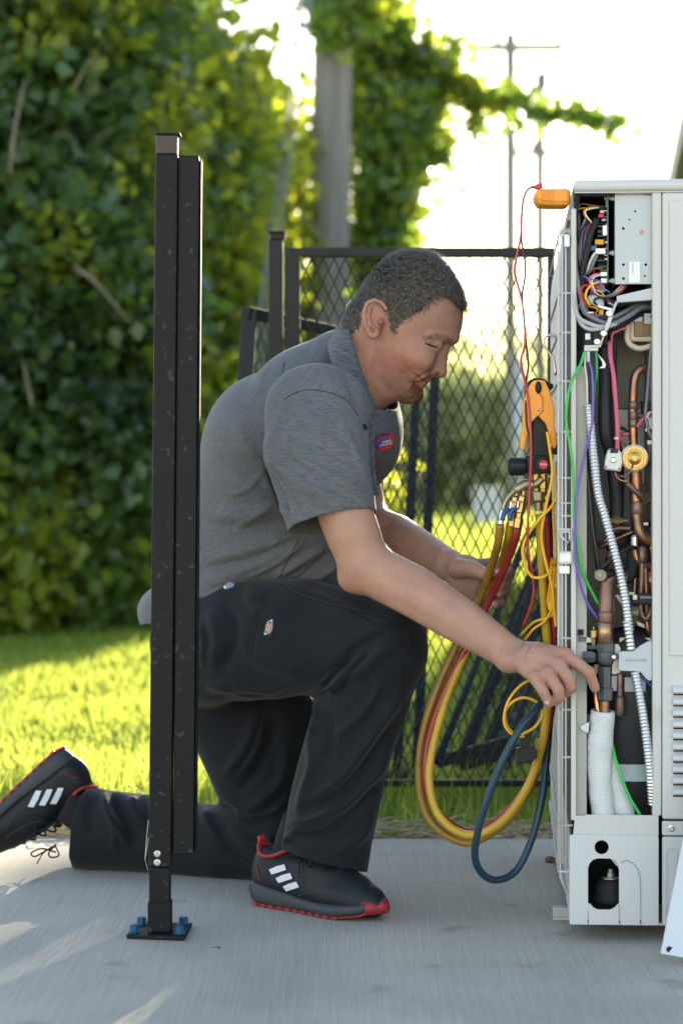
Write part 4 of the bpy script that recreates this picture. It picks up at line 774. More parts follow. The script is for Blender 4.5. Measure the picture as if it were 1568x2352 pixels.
pipe([(980, 400, .03), (1040, 385, .03), (1100, 375, .035)], .0016, 'copper'); pipe([(980, 380, .04), (1090, 445, .04), (1250, 445, .05)], .0022, 'copper_dark')
pipe([(935, 660, .02), (955, 710, .018), (1000, 740, .015), (1060, 750, .015)], .0013, 'copper_new'); pipe([(945, 665, .02), (985, 700, .012), (1050, 690, .010), (1095, 620, .008), (1105, 585, .006)], .0016, 'copper_dark')
pipe([(865, 1230, .03), (905, 1195, .03), (960, 1178, .03), (1070, 1180, .035)], .0042, 'copper_dark'); pipe([(975, 1110, .02), (1060, 1110, .02)], .0030, 'copper_dark')
mb = MB(); a = P(*Z2(875, 1100), UY + .02); b = P(*Z2(985, 1108), UY + .02); mb.lathe(a, b - a, [(0, .003), (.004, .003), (.0045, .0055), (.009, .0055), (.0095, .008), (.019, .008), (.0195, .0055), (.026, .005)], 6); mb.build('brass_port', M['brass'], u)
pipe([(1100, 1120, .045), (1280, 1140, .05)], .004, 'blk'); vb(*Z2(1195, 1125), *Z2(1235, 1150), UY + .03, UY + .05).build('clip', M['cream_pl'], u)
pipe([(1100, 1300, .05), (1120, 1430, .048), (1180, 1510, .045), (1300, 1535, .05)], .0085, 'copper'); pipe([(1250, 1240, .06), (1255, 1340, .05), (1270, 1480, .05)], .006, 'copper')
pipe([(1180, 1360, .03), (1180, 1430, .03), (1175, 1620, .03), (1168, 1780, .03), (1170, 1950, .03), (1215, 2010, .03), (1250, 1960, .03), (1270, 1860, .04)], .0052, 'copper_dark')
mb = MB(); mb.lathe(P(*Z2(1180, 1395), UY + .03), (0, 0, 1), [(-.020, .006), (-.016, .0085), (.006, .008), (.010, .004)], 12); mb.build('filter', M['copper_dark'], u, smooth=True)
pipe([(1205, 1520, .035), (1215, 1760, .035), (1218, 2000, .04), (1235, 2120, .04), (1280, 2160, .05)], .0048, 'copper'); pipe([(1240, 1560, .05), (1245, 1700, .05), (1270, 1780, .05)], .0035, 'copper')
pipe([(1110, 1620, .05), (1105, 1720, .05), (1100, 1850, .05)], .0052, 'copper'); pipe([(1090, 1860, .02), (1130, 1850, .02), (1160, 1850, .025)], .006, 'blk')
for k in range(4): pipe([(1090 + k * 16, 1890, .03), (1096 + k * 15, 1960, .025), (1080 + k * 14, 2010, .03), (1100 + k * 10, 2060, .035)], .0012, 'brass_old')
for k in range(4): pipe([(1235 + k * 10, 1570, .045), (1240 + k * 9, 1660, .04), (1250 + k * 8, 1730, .045)], .0013, 'copper_new')
vb(*Z2(1140, 1775), *Z2(1290, 1880), UY + .015, UY + .05).build('pipe_clamp', M['blk'], u, bevel=.003); vb(*Z2(1165, 1800), *Z2(1290, 1825), UY + .012, UY + .0148).build('pipe_clamp', M['grey_wire'], u, bevel=.001); vb(*Z2(1100, 1790), *Z2(1140, 1835), UY + .012, UY + .03).build('clip', M['cream_pl'], u, bevel=.001)
vb(*Z2(1055, 1765), *Z2(1110, 1790), UY + .03, UY + .05).build('clip', M['cream_pl'], u, bevel=.001)
# big insulated elbow and suction pipe
pipe([(1085, 1330, .06), (1090, 1450, .055), (1075, 1570, .05), (1010, 1640, .045)], .0135, 'blk_matte', name='insulated_pipe'); pipe([(820, 1545, .0), (880, 1490, -.002), (960, 1420, .0), (1040, 1370, .01), (1120, 1350, .03)], .0045, 'blk', name='sensor_cable')
pipe([(1010, 1640, .03), (935, 1625, .02), (880, 1650, .016), (858, 1760, .016), (852, 1900, .016), (846, 2000, .016), (846, 2220, .016)], .0135, 'copper_dark', n=18)
mb = MB(); mb.lathe(P(*Z2(850, 1985), UY + .016), (0.02, 0, 1), [(-.014, .0132), (-.008, .0152), (-.002, .0142), (.004, .0155), (.010, .0132)], 18); mb.build('braze_joint', M['copper_dark'], u, smooth=True)
mb = MB(); mb.lathe(P(*Z2(847, 2080), UY + .016), (0, 0, 1), [(-.030, .0138), (.010, .0138)], 18); mb.build('pipe_sleeve', mat('copper_bare', (0.42, 0.26, 0.15), .4, .8, .3, 30, .1, 100), u, smooth=True)
mb = MB(); mb.lathe(P(*Z2(940, 1600), UY + .014), P(*Z2(820, 1600), UY + .002) - P(*Z2(940, 1600), UY + .014), [(0, .008), (.026, .009), (.030, .009)], 12); mb.build('sensor_clip', M['blk'], u)
mb = MB(); mb.lathe(P(*Z2(812, 1610), UY - .004), (0, -1, 0), [(0, .0105), (.005, .0105), (.006, .009)], 16); mb.build('sensor_cap', mat('tan_pl', (0.25, 0.17, .10), .5), u); vb(*Z2(760, 1575), *Z2(790, 1640), UY - .002, UY + .01).build('clip', mat('lime_pl', (0.42, .45, .25), .5), u)
mb = MB(); mb.lathe(P(*Z2(808, 1610), UY - .0102), (0, -1, 0), [(0, .003), (.001, .003)], 10); mb.build('sensor_dot', mat('teal', (0.05, .45, .35), .5), u)
# dark accumulators
mb = MB(); mb.lathe(P(*Z2(960, 1300), UY + .08), (0, 0, 1), [(-.02, .001), (-.018, .024), (.02, .024), (.03, .015)], 20); mb.build('rubber_wrap', M['blk'], u, smooth=True)
wire([(1260, 1250, .04), (1300, 1290, .04), (1270, 1350, .04)], .006, 'blk', zf=Z1)
# solenoid and pressure sensor
mb = MB(); a = [Z2(*q) for q in ((880, 452), (905, 445), (985, 458), (1005, 490), (1012, 580), (995, 660), (842, 640), (850, 560), (865, 490))]
mb.prism([P(*q, UY - .002) for q in a], (0, .022, 0)); mb.build('solenoid', mat('solenoid_grey', (0.42, 0.46, 0.47), .4, .3), u, bevel=.003)
mb = MB(); mb.lathe(P(*Z2(928, 553), UY - .0025), (0, -1, 0), [(0, .0055), (.001, .0052), (.0022, .0035)], 14); mb.build('screw', M['screw'], u)
vb(*Z2(900, 450), *Z2(972, 488), UY - .0035, UY - .0022).build('connector', M['blk'], u, bevel=.001)
for q in ((860, 615), (982, 632)): 
    mb = MB(); mb.lathe(P(*Z2(*q), UY - .0022), (0, -1, 0), [(0, .0022), (.0006, .0022)], 10); mb.build('rivet_hole', M['red_wire'], u)
c = P(*Z2(1117, 535), UY + .012)
mb = MB(); mb.lathe(c, (0, -1, 0), [(-.02, .012), (-.01, .018), (-.002, .0225), (.002, .0225), (.004, .0215), (.0042, .0165), (.002, .016), (.0018, .012), (.004, .011), (.005, .0075), (.009, .007), (.0095, .005)], 28, up=(0, 0, 1)); mb.build('pressure_cap', M['brass'], u, smooth=False)
mb = MB(); mb.lathe(c + Vector((0, .004, 0)), (0, -1, 0), [(-.004, .0222), (-.001, .0240), (.003, .0240), (.0035, .0222)], 28); mb.build('pressure_ring', M['steel'], u)
comp2 = [(1170, 10, 1290, 125, .05, .09, 'blk'), (1238, 150, 1285, 270, .02, .04, 'ltgrey_wire'), (1212, 260, 1232, 290, .02, .03, 'cream_pl'), (1230, 370, 1285, 410, .02, .04, 'cream_pl'), (1230, 280, 1275, 365, .03, .05, 'blk')]
for x0, y0, x1, y1, ya, yb, m_ in comp2: vb(*Z2(x0, y0), *Z2(x1, y1), UY + ya, UY + yb).build('connector', M[m_], u, bevel=.001)
wire([(1230, 170, .02), (1245, 125, .015), (1275, 115, .015)], .0022, 'white_wire', zf=Z2); wire([(1245, 160, .02), (1255, 130, .012), (1285, 122, .015)], .0022, 'pink_wire', zf=Z2); wire([(1200, 160, .03), (1150, 220, .03), (1135, 250, .03)], .003, 'pink_wire', zf=Z2)
wire([(980, 320, .04), (1060, 310, .04)], .004, 'pink_wire', zf=Z2); wire([(980, 250, .04), (1060, 300, .04)], .003, 'blk', zf=Z2)
for (x, y0, y1, r_) in ((880, 1380, 1480, .004), (915, 1780, 2100, .003)): pipe([(x, y0, .05), (x - 15, y1, .05)], r_, 'copper_dark' if x == 880 else 'pink_wire')
mb = MB(); mb.lathe(P(*Z2(1105, 1290), UY + .03), (0, 0, 1), [(-.012, .004), (-.010, .0065), (.006, .0065), (.010, .004)], 10); mb.build('service_cap', M['steel'], u)
for q in ((940, 1690, 1020, 1750), (940, 1790, 1060, 1960), (1110, 2040, 1290, 2120)):
    mb = MB(); mb.beam(P(*Z2(q[0], q[1]), UY + .05), P(*Z2(q[2], q[3]), UY + .05), .006, .002); mb.build('brace_strip', M['galv'], u)
# shadowy mass of the pipe bay, compressor
mb = MB(); mb.lathe(P(*Z3(790, 1310), UY + .11), (0, 0, 1), [(0, .082), (.30, .082), (.33, .07), (.34, .02)], 32); mb.build('compressor', M['comp'], u, smooth=True)
for (a_, b_) in ((930, 1045), ):
    mb = MB(); o = P(*Z3(790, (a_ + b_) / 2), UY + .11); mb.lathe(o, (0, 0, 1), [(-.017, .0828), (-.017, .0834), (.013, .0834), (.013, .0828)], 32); mb.build('tape_band', M['tape'], u)
for (x0, y0, x1, y1) in ((665, 378, 705, 480), (752, 388, 892, 484)): vb(*Z3(x0, y0), *Z3(x1, y1), UY + .022, UY + .0235).build('foil_label', mat('foil_label', (.30, .31, .34), .5), u)
pipe([(722, 360, .02), (722, 480, .018), (722, 620, .018)], .0055, 'copper_dark', zf=Z3); mb = MB(); mb.lathe(P(*Z3(722, 570), UY + .018), (0, 0, 1), [(-.022, .005), (-.014, .0085), (.010, .0085), (.016, .006)], 12); mb.build('filter', M['copper_dark'], u, smooth=True)
# service valve group (Z3 sheet)
VY = .018
def lat(cx, cy, prof, axis, m, name, n=12, zf=Z3, d=VY, smooth=False): 
    mb = MB(); mb.lathe(P(*zf(cx, cy), UY + d), axis, prof, n, up=(1, 0.3, 0)); return mb.build(name, M[m], u, smooth=smooth)
U = (0, 0, 1); k3 = .3399 / 1297
def hz(a): return a * k3
lat(628, 160, [(hz(-55), hz(60)), (hz(-52), hz(64)), (hz(0), hz(64)), (hz(3), hz(58)), (hz(28), hz(50)), (hz(32), hz(46))], U, 'valve_grey', 'valve_body', 6)
lat(628, 310, [(hz(0), hz(18)), (hz(12), hz(44)), (hz(40), hz(62)), (hz(80), hz(64)), (hz(102), hz(58))], U, 'valve_grey', 'valve_bulb', 20, smooth=True)
lat(622, 452, [(0, hz(44)), (hz(134), hz(44)), (hz(138), hz(38))], U, 'valve_grey', 'valve_stem', 6)
lat(624, 545, [(0, hz(48)), (hz(8), hz(56)), (hz(80), hz(56)), (hz(92), hz(46))], U, 'valve_grey', 'flare_nut', 6)
lat(560, 250, [(0, hz(30)), (hz(20), hz(42)), (hz(85), hz(44)), (hz(88), hz(40))], (-1, 0, 0), 'valve_grey', 'valve_cap', 6, d=VY - .004)
lat(572, 185, [(0, hz(20)), (hz(60), hz(18)), (hz(68), hz(20))], (-1, 0, 0), 'valve_grey', 'valve_port', 12, d=VY + .006)
lat(500, 182, [(0, hz(22)), (hz(50), hz(22)), (hz(55), hz(18))], (-1, 0, 0), 'brass_old', 'port_cap', 10, d=VY + .006)
lat(545, 170, [(0, hz(15)), (hz(50), hz(15))], U, 'copper_dark', 'charge_stub', 10, d=VY - .006)
lat(546, 122, [(0, hz(20)), (hz(5), hz(25)), (hz(50), hz(25)), (hz(56), hz(18)), (hz(60), hz(6)), (hz(75), hz(5))], U, 'brass', 'schrader_cap', 16, d=VY - .006)
vb(*Z3(440, 65), *Z3(480, 105), UY + .010, UY + .014).build('slot', M['hole'], u)
mb = MB(); mb.prism([P(*Z3(*q), UY + .012) for q in ((440, 105), (560, 130), (560, 155), (440, 150))], (0, .003, 0)); mb.build('valve_bracket', UPO, u)
mb = MB(); mb.prism([P(*Z3(*q), UY + .03) for q in ((670, 160), (710, 165), (722, 190), (718, 370), (665, 365))], (0, .003, 0)); mb.build('valve_bracket', M['zinc_panel'], u)
vb(*Z3(715, 120), *Z3(930, 215), UY + .04, UY + .043).build('valve_bracket', M['zinc_panel'], u)
outl = [Z3(*q) for q in ((718, 222), (735, 212), (815, 210), (845, 185), (862, 172), (905, 148), (930, 140), (941, 148), (942, 400), (930, 412), (905, 400), (858, 348), (725, 344), (716, 330))]
mb = MB(); mb.prism([P(*q, UY + .003) for q in outl], (0, .003, 0)); mb.build('valve_plate', M['galv_flat'], u, bevel=.001)
mb = MB(); mb.tube([P(*Z3(765, 270), UY + .003), P(*Z3(900, 270), UY + .003)], .0022, 8); mb.build('plate_rib', M['galv_flat'], u, smooth=True)
lat(685, 250, [(0, .0045), (.004, .0045), (.005, .003)], (0, -1, 0), 'steel', 'screw', 6, d=VY - .020)
lat(628, 250, [(0, hz(20)), (hz(80), hz(20))], (1, 0, 0), 'valve_grey', 'valve_lug', 8, d=VY - .006)
pipe([(552, 430, .03), (560, 520, .024), (570, 600, .022), (580, 660, .022)], .0048, 'copper_new', zf=Z3); pipe([(622, 540, VY), (620, 640, VY), (612, 700, VY)], .0088, 'copper', zf=Z3, n=16)
lat(562, 360, [(0, .007), (.012, .008), (.016, .006)], U, 'brass_old', 'liquid_valve', 8, d=.028)
vb(*Z3(480, 640), *Z3(520, 1000), UY + .03, UY + .06).build('duct', mat('steelblue', (.05, .07, .09), .5), u); vb(*Z3(452, 672), *Z3(482, 975), UY + .014, UY + .02).build('foam_strip', mat('foam_strip', (.20, .165, .12), .9, 0, .3, 30), u); vb(*Z3(432, 1000), *Z3(496, 1320), UY + .02, UY + .03).build('duct', mat('slate', (.14, .165, .19), .5), u)
# white insulation sleeve: ribbed tube
def sleeve(pts, rad, zf, m, name, n=28, rib=.0024, pitch=.0046, ell=1.0):
    Q = smoothpath([P(*zf(x, y), UY + d) for x, y, d in pts], 20); Lq = [0]
    for a, b in zip(Q, Q[1:]): Lq.append(Lq[-1] + (b - a).length)
    cnt = int(Lq[-1] / pitch) * 3; out = []; R = []; r0 = rad if isinstance(rad, (list, tuple)) else [rad, rad]
    for i in range(cnt + 1):
        s = Lq[-1] * i / cnt; k = min(max(1, int(np.searchsorted(Lq, s))), len(Q) - 1); f = (s - Lq[k - 1]) / max(Lq[k] - Lq[k - 1], 1e-9)
        out.append(Q[k - 1].lerp(Q[k], f)); R.append(np.interp(i / cnt, np.linspace(0, 1, len(r0)), r0) + rib * (0, .8, 1)[i % 3] * .6 + .0006 * math.sin(i * .21) + .0008 * math.sin(i * .043))
    mb = MB(); mb.tube(out, R, n, cap=False); inner = [r - .004 for r in R[:3]]
    o = mb.build(name, M[m], u, smooth=True); s_ = o.modifiers.new('thickness', 'SOLIDIFY'); s_.thickness = .004; s_.offset = -1; return o
sleeve([(607, 612, .020), (600, 700, .022), (585, 850, .024), (580, 1000, .027), (588, 1150, .028), (608, 1330, .029), (615, 1420, .03)], [hz(76), hz(80), hz(82), hz(80), hz(80), hz(80)], Z3, 'ins_white', 'insulation_sleeve')
sleeve([(640, 880, .045), (660, 1000, .04), (700, 1150, .04), (745, 1290, .04), (780, 1400, .04)], [hz(40), hz(52), hz(72), hz(78)], Z3, 'ins_white', 'insulation_sleeve')
wire([(668, 840, .028), (695, 950, .014), (740, 1080, .010), (790, 1200, .008), (862, 1320, .01)], .0030, 'green_wire', zf=Z3)
mb = MB(); mb.prism([P(*Z3(*q), UY + .004) for q in ((520, 690), (460, 722), (470, 745), (512, 768))], (0, .004, 0)); mb.build('torn_flap', M['ins_white'], u)
wire([(850, 365, .02), (900, 410, .02), (940, 455, .03)], .003, 'purple_wire', zf=Z3)
# detached side panel leaning at the lower right
tp_ = [P(1568 + 40, 1885, -.36), P(1536, 2150, -.42)]
t = empty('removed_panel', G(1540, 2215), 'removed pale metal cover leaning on the unit at the bottom right corner', 'metal panel')
mb = MB(); a = G(1515, 2191); b = G(1760, 2240); a.z = b.z = .003; c_ = P(1700, 1640, -.30); d_ = P(1572, 1885, -.26)
mb.prism([P(1516, 2191, -.36), P(1760, 2235, -.43), P(1760, 1500, -.18), P(1640, 1560, -.17)], (.002, .008, 0)); mb.build('sheet', mat('panel_blueish', (.55, .57, .60), .4, 0, .03, 3), t, bevel=.001)
mb = MB(); mb.lathe(P(1537, 2182, -.362), (0, -1, 0.2), [(0, .0055), (.0008, .0055)], 12); mb.build('hole', M['hole'], t)

rq = random.Random(21)
for k in range(16):
    x0, y0 = rq.uniform(780, 1240), rq.uniform(1150, 1950); L_ = rq.uniform(90, 260); a_ = rq.choice([rq.uniform(70, 110), rq.uniform(0, 40), rq.uniform(140, 180)]); dx, dy = L_ * math.cos(math.radians(a_)), L_ * math.sin(math.radians(a_)); x1 = min(max(x0 + dx, 760), 1275); dd = rq.uniform(.045, .10)
    m_ = rq.choice(['copper_dark', 'copper', 'blk', 'copper_dark', 'grey_wire']); pipe([(x0, y0, dd), ((x0 + x1) / 2 + rq.uniform(-25, 25), y0 + dy * .5, dd), (x1, y0 + dy, dd + .005)], rq.uniform(.0025, .0055), m_)
for k in range(10):
    x0, y0 = rq.uniform(590, 850), rq.uniform(860, 1260); pts_ = [(x0, y0, .03)]
    for q in range(4): x0 = min(max(x0 + rq.uniform(-70, 90), 585), 930); y0 += rq.uniform(20, 90); pts_.append((x0, y0, rq.uniform(.01, .04)))
    wire(pts_, rq.uniform(.0011, .0022), rq.choice(['red_wire', 'white_wire', 'blk', 'pink_wire', 'brown_wire', 'grey_wire', 'blue_wire', 'yellow_wire']))
for (x, y, s_) in ((1330, 700, 6), (1345, 1350, 8)):
    pass
# ------------------------------------------------------------------ multimeter, gauge and hoses
def ztube(name, pts, r, m, parent=None, n=10, sub=8, **k):
    mb = MB(); mb.tube([P(*q[:2], q[2]) for q in pts], r, n, sub=sub); return mb.build(name, M[m], parent, smooth=True, **k)
def Z5(x, y): return (872.6 + .2929 * x, 826.7 + .2929 * y)      # sheet of the gauge close-up
mtr = empty('multimeter', P(1272, 472, -.10), 'yellow cased meter sticking out of the top left corner of the unit', 'meter')
mb = MB(); mb.prism([P(q[0], q[1], -.135) for q in ((1229, 440), (1236, 434), (1250, 432), (1311, 431), (1311, 471), (1260, 471), (1240, 468), (1230, 458))][::-1], (0, .075, 0)); mb.build('case', M['orange'], mtr, bevel=.007, segs=3)
for k in range(6):
    x = 1244 + k * 5.2; mb = MB(); mb.tube([P(x, 434.5, -.1355), P(x, 466, -.1355)], .0005, 4); mb.build('grip_line', mat('orange_dark', (.55, .17, .01), .5), mtr)
mb = MB(); mb.tube([P(1232, 452, -.1355), P(1242, 459, -.1355), P(1262, 461, -.1355), P(1308, 462, -.1355)], .0007, 5); mb.build('case_seam', MATS['orange_dark'], mtr)
mb = MB(); mb.prism([P(q[0], q[1], -.115) for q in ((1227, 424), (1244, 419), (1245, 430), (1238, 434), (1228, 433))][::-1], (0, .014, 0)); mb.build('probe_plug', M['red_wire'], mtr, bevel=.002)
ztube('test_lead', [(1229, 429, -.108), (1212, 434, -.108), (1201, 460, -.11), (1197, 500, -.11), (1195, 545, -.11), (1184, 600, -.11), (1182, 630, -.11), (1196, 680, -.11), (1204, 740, -.11), (1205, 790, -.11), (1196, 830, -.11), (1204, 870, -.12), (1212, 910, -.13), (1217, 960, -.14), (1219, 1040, -.145), (1216, 1120, -.14), (1212, 1200, -.14), (1213, 1270, -.13), (1224, 1330, -.12), (1222, 1380, -.11), (1200, 1440, -.09)], .0022, 'red_wire', label='thin red test lead hanging from the meter past the gauge', cat='cable')
ztube('test_lead', [(1231, 427, -.100), (1214, 432, -.100), (1202, 458, -.10), (1198, 500, -.10), (1197, 548, -.10), (1204, 590, -.10), (1206, 630, -.10), (1199, 680, -.10), (1204, 740, -.10), (1208, 790, -.10), (1213, 840, -.10), (1207, 880, -.11), (1207, 930, -.12), (1210, 980, -.125), (1218, 1020, -.13), (1216, 1110, -.13), (1212, 1200, -.12), (1211, 1270, -.11), (1215, 1320, -.10), (1205, 1400, -.08), (1196, 1440, -.07)], .0020, 'black_wire', label='thin black test lead running beside the red one', cat='cable')
GY = -.10
gg = empty('gauge', P(1240, 1090, GY), 'digital refrigerant gauge with orange clamp jaws hanging on the wire guard', 'gauge')
def gp(poly, y0, th, name, m, bev=.0015, seg=2): 
    mb = MB(); mb.prism([P(*Z5(*q), y0) for q in poly][::-1], (0, th, 0)); return mb.build(name, M[m] if isinstance(m, str) else m, gg, bevel=bev, segs=seg)
mb = MB(); mb.tube([P(*q, GY + .02) for q in ((1276, 862), (1270, 825), (1253, 800), (1247, 785), (1254, 772), (1268, 770), (1282, 780), (1296, 798))], .0024, 8, sub=5); mb.build('hook', M['steel'], gg, smooth=True)
gp([(1185, 440), (1310, 440), (1330, 760), (1195, 760)], GY - .002, .035, 'body', 'blk', .003)
gp([(1150, 750), (1360, 748), (1345, 890), (1195, 895), (1190, 880), (1160, 870)], GY - .006, .045, 'manifold_block', 'blk', .004)
gp([(1155, 230), (1165, 165), (1210, 140), (1290, 145), (1325, 180), (1360, 185), (1362, 215), (1340, 235)], GY + .004, .03, 'clamp_hinge', 'blk_matte', .004)
gp([(1208, 160), (1250, 157), (1272, 158), (1275, 170), (1240, 262), (1272, 290), (1276, 400), (1240, 435), (1185, 490), (1180, 560), (1148, 600), (1132, 700), (1118, 712), (1100, 690), (1100, 600), (1120, 520), (1118, 350), (1150, 240), (1185, 180)], GY - .020, .016, 'clamp_jaw', 'orange', .004, 3)
gp([(1250, 157), (1292, 160), (1330, 240), (1352, 320), (1368, 400), (1366, 540), (1384, 580), (1386, 660), (1372, 698), (1355, 690), (1320, 560), (1300, 500), (1240, 437), (1275, 400), (1273, 290), (1242, 262)], GY - .017, .014, 'clamp_jaw', 'orange', .004, 3)
mb = MB(); mb.ell(P(*Z5(1240, 215), GY - .019), (.0062, .005, .0115)); mb.build('clamp_knob', M['blk'], gg, smooth=True)
mb = MB(); mb.ell(P(*Z5(1241, 388), GY - .020), (.0032, .003, .0032)); mb.build('rivet', M['steel'], gg, smooth=True)
mb = MB(); mb.tube([P(*Z5(*q), GY - .0205) for q in ((1243, 262), (1268, 290), (1275, 340), (1273, 395), (1242, 435))], .0006, 4, sub=4); mb.build('jaw_seam', MATS['orange_dark'], gg)
gp([(1380, 620), (1398, 615), (1408, 700), (1395, 740), (1345, 745), (1340, 700)], GY + .0, .03, 'side_grip', 'blk_matte', .004)
c = P(*Z5(1160, 835), GY + .012); mb = MB(); mb.lathe(c, (-1, 0, 0), [(0, .012), (.004, .0125), (.006, .0165), (.030, .0168), (.033, .0155), (.035, .012)], 24); mb.build('knob', M['blk'], gg, smooth=False)
c = P(*Z5(1277, 820), GY - .007); mb = MB(); pr = [(0, .0135), (.002, .0150), (.010, .0150), (.012, .0135), (.0125, .0105), (.0118, .0100)]; mb.lathe(c, (0, -1, 0), pr, 18); mb.build('knob', M['blk'], gg)
for k in range(9):
    a = 2 * math.pi * k / 9; mb = MB(); mb.tube([c + Vector((math.cos(a) * .0148, -.001, math.sin(a) * .0148)), c + Vector((math.cos(a) * .0148, -.0105, math.sin(a) * .0148))], .0022, 6); mb.build('knob_rib', M['blk'], gg)
mb = MB(); mb.lathe(c + Vector((0, -.0120, 0)), (0, -1, 0), [(0, .0078), (.0006, .0078)], 20); mb.build('knob_cap', M['red_print'], gg)
text('knob_lettering', 'HIGH', .0052, c + Vector((0, -.0130, 0)), (1, 0, -.05), (0, 0, 1), M['white_print'], gg)
# brass fittings
def lat5(cx, cy, prof, axis, m, name, n=14, d=0.0, par=gg, smooth=False): 
    mb = MB(); mb.lathe(P(*Z5(cx, cy), GY + d), axis, prof, n); return mb.build(name, M[m], par, smooth=smooth)
Dn = (0, 0, -1)
lat5(1225, 895, [(0, .006), (.030, .006)], Dn, 'brass', 'fitting', 6, .014); lat5(1280, 895, [(0, .0065), (.012, .0065), (.012, .0085), (.026, .0085), (.027, .0065), (.040, .006)], Dn, 'brass', 'fitting', 6, .010)
lat5(1240, 1032, [(0, .009), (.001, .0118), (.016, .0118), (.018, .009), (.020, .0068), (.034, .0062)], (0.01, 0, -1), 'brass_old', 'hose_nut', 18, .006); lat5(1285, 1032, [(0, .009), (.001, .0112), (.015, .0112), (.017, .009), (.020, .0068), (.036, .0062)], (0.02, 0, -1), 'brass', 'hose_nut', 18, .018)
def bp(pts, r, m, name, n=10): 
    mb = MB(); mb.tube([P(*Z5(*q), GY + .006) for q in pts], r, n, sub=5); return mb.build(name, M[m], gg, smooth=True)
bp([(1275, 930), (1240, 960), (1200, 985)], .0068, 'brass_old', 'elbow'); bp([(1200, 985), (1150, 975), (1100, 1000), (1055, 1020)], .0095, 'brass_old', 'knurled_nut')
bp([(1160, 990), (1130, 1020), (1120, 1070)], .0042, 'brass', 'bent_tube'); bp([(1110, 990), (1080, 1020), (1068, 1075)], .0040, 'brass', 'bent_tube'); bp([(1060, 1020), (1010, 1070), (975, 1130), (965, 1180)], .0042, 'brass_old', 'bent_tube')
lat5(1118, 1065, [(0, .007), (.002, .0085), (.030, .0085), (.032, .0065), (.040, .0065), (.041, .0088), (.058, .0088), (.06, .006)], (-.17, 0, -1), 'brass', 'ball_valve', 6, .0); lat5(1062, 1070, [(0, .006), (.002, .0078), (.026, .0078), (.028, .006), (.036, .006), (.037, .0078), (.054, .0078), (.056, .006)], (-.14, 0, -1), 'brass', 'ball_valve', 6, .016)
lat5(965, 1175, [(0, .0065), (.014, .0068), (.018, .0075), (.019, .0055), (.026, .0060)], (-.22, 0, -1), 'steel', 'valve_collar', 12, .012)
for (pts) in (((1085, 1155), (1050, 1170), (1025, 1200), (1015, 1260)), ((1025, 1165), (990, 1180), (968, 1210), (960, 1258))):
    mb = MB(); Q = smoothpath([P(*Z5(*q), GY - .010) for q in pts], 5); mb.tube(Q, [.0026 + .0016 * min(1, i / 6) for i in range(len(Q))], 8); mb.build('valve_lever', M['blue_lever'], gg, smooth=True)
for q in ((1085, 1110), (1028, 1112)): 
    mb = MB(); mb.tube([P(*Z5(q[0] - 16, q[1]), GY - .011), P(*Z5(q[0] + 26, q[1] + 2), GY - .011)], .0018, 6); mb.tube([P(*Z5(*q), GY - .011), P(*Z5(q[0] - 8, q[1] + 50), GY - .011)], .0020, 6); mb.build('lever_pin', M['steel'], gg)
# hoses, each a thing.  the left hand closes round the upper part of three of them
HG = 'refrigerant hoses of the gauge'
def Yl(y0, y1, n): return [y0 + (y1 - y0) * i / (n - 1) for i in range(n)]
ztube('hose', [(1148, 1205, -.085), (1143, 1250, -.06), (1128, 1300, .02), (1105, 1365, .07), (1075, 1430, .08), (1040, 1500, .08), (1000, 1590, .08), (972, 1680, .08), (962, 1760, .08), (968, 1840, .08), (1000, 1900, .07), (1060, 1935, .06), (1110, 1925, .05), (1170, 1880, .03), (1220, 1800, .02), (1240, 1700, .01), (1238, 1560, .0), (1230, 1400, .0)][:16], .0077, 'ochre_hose', n=14, label='brownish ochre hose, outermost of the loop held by the left hand', cat='hose', group=HG)
ztube('hose', [(1172, 1205, -.075), (1166, 1240, -.05), (1150, 1300, .04), (1125, 1360, .09), (1095, 1440, .07), (1060, 1520, .06), (1020, 1620, .05), (993, 1720, .04), (985, 1790, .03), (1000, 1860, .02), (1040, 1905, .01), (1090, 1918, -.005), (1150, 1890, -.02), (1205, 1820, -.03), (1240, 1730, -.04), (1258, 1620, -.05), (1258, 1500, -.06), (1250, 1400, -.07), (1243, 1280, -.08), (1238, 1180, -.093)], .0078, 'yellow_hose', n=14, label='bright yellow hose running from the gauge down round the loop', cat='hose', group=HG)
ztube('hose', [(1190, 1205, -.10), (1183, 1240, -.085), (1158, 1305, .0), (1125, 1375, .06), (1080, 1470, .06), (1030, 1570, .06), (995, 1660, .06), (978, 1740, .05), (982, 1820, .045), (1010, 1872, .04), (1060, 1908, .035), (1110, 1905, .03), (1165, 1865, .02), (1215, 1800, .0), (1250, 1700, -.02), (1270, 1600, -.04), (1275, 1500, -.05), (1264, 1380, -.06), (1258, 1280, -.07), (1253, 1185, -.08)], .0072, 'red_hose', n=14, label='dark red hose of the gauge looping beside the yellow one', cat='hose', group=HG)
ztube('hose', [(1268, 1560, -.02), (1262, 1590, -.08), (1235, 1625, -.11), (1190, 1680, -.13), (1140, 1780, -.13), (1105, 1880, -.12), (1090, 1960, -.10), (1105, 2005, -.08), (1140, 2022, -.06), (1185, 2000, -.04), (1220, 1930, -.03), (1243, 1840, -.02), (1255, 1740, -.01), (1262, 1640, .0), (1262, 1500, .02), (1262, 1300, .02), (1258, 1130, -.06)], .0068, 'blue_hose', n=14, label='dark blue hose hanging lowest over the concrete', cat='hose', group=HG)
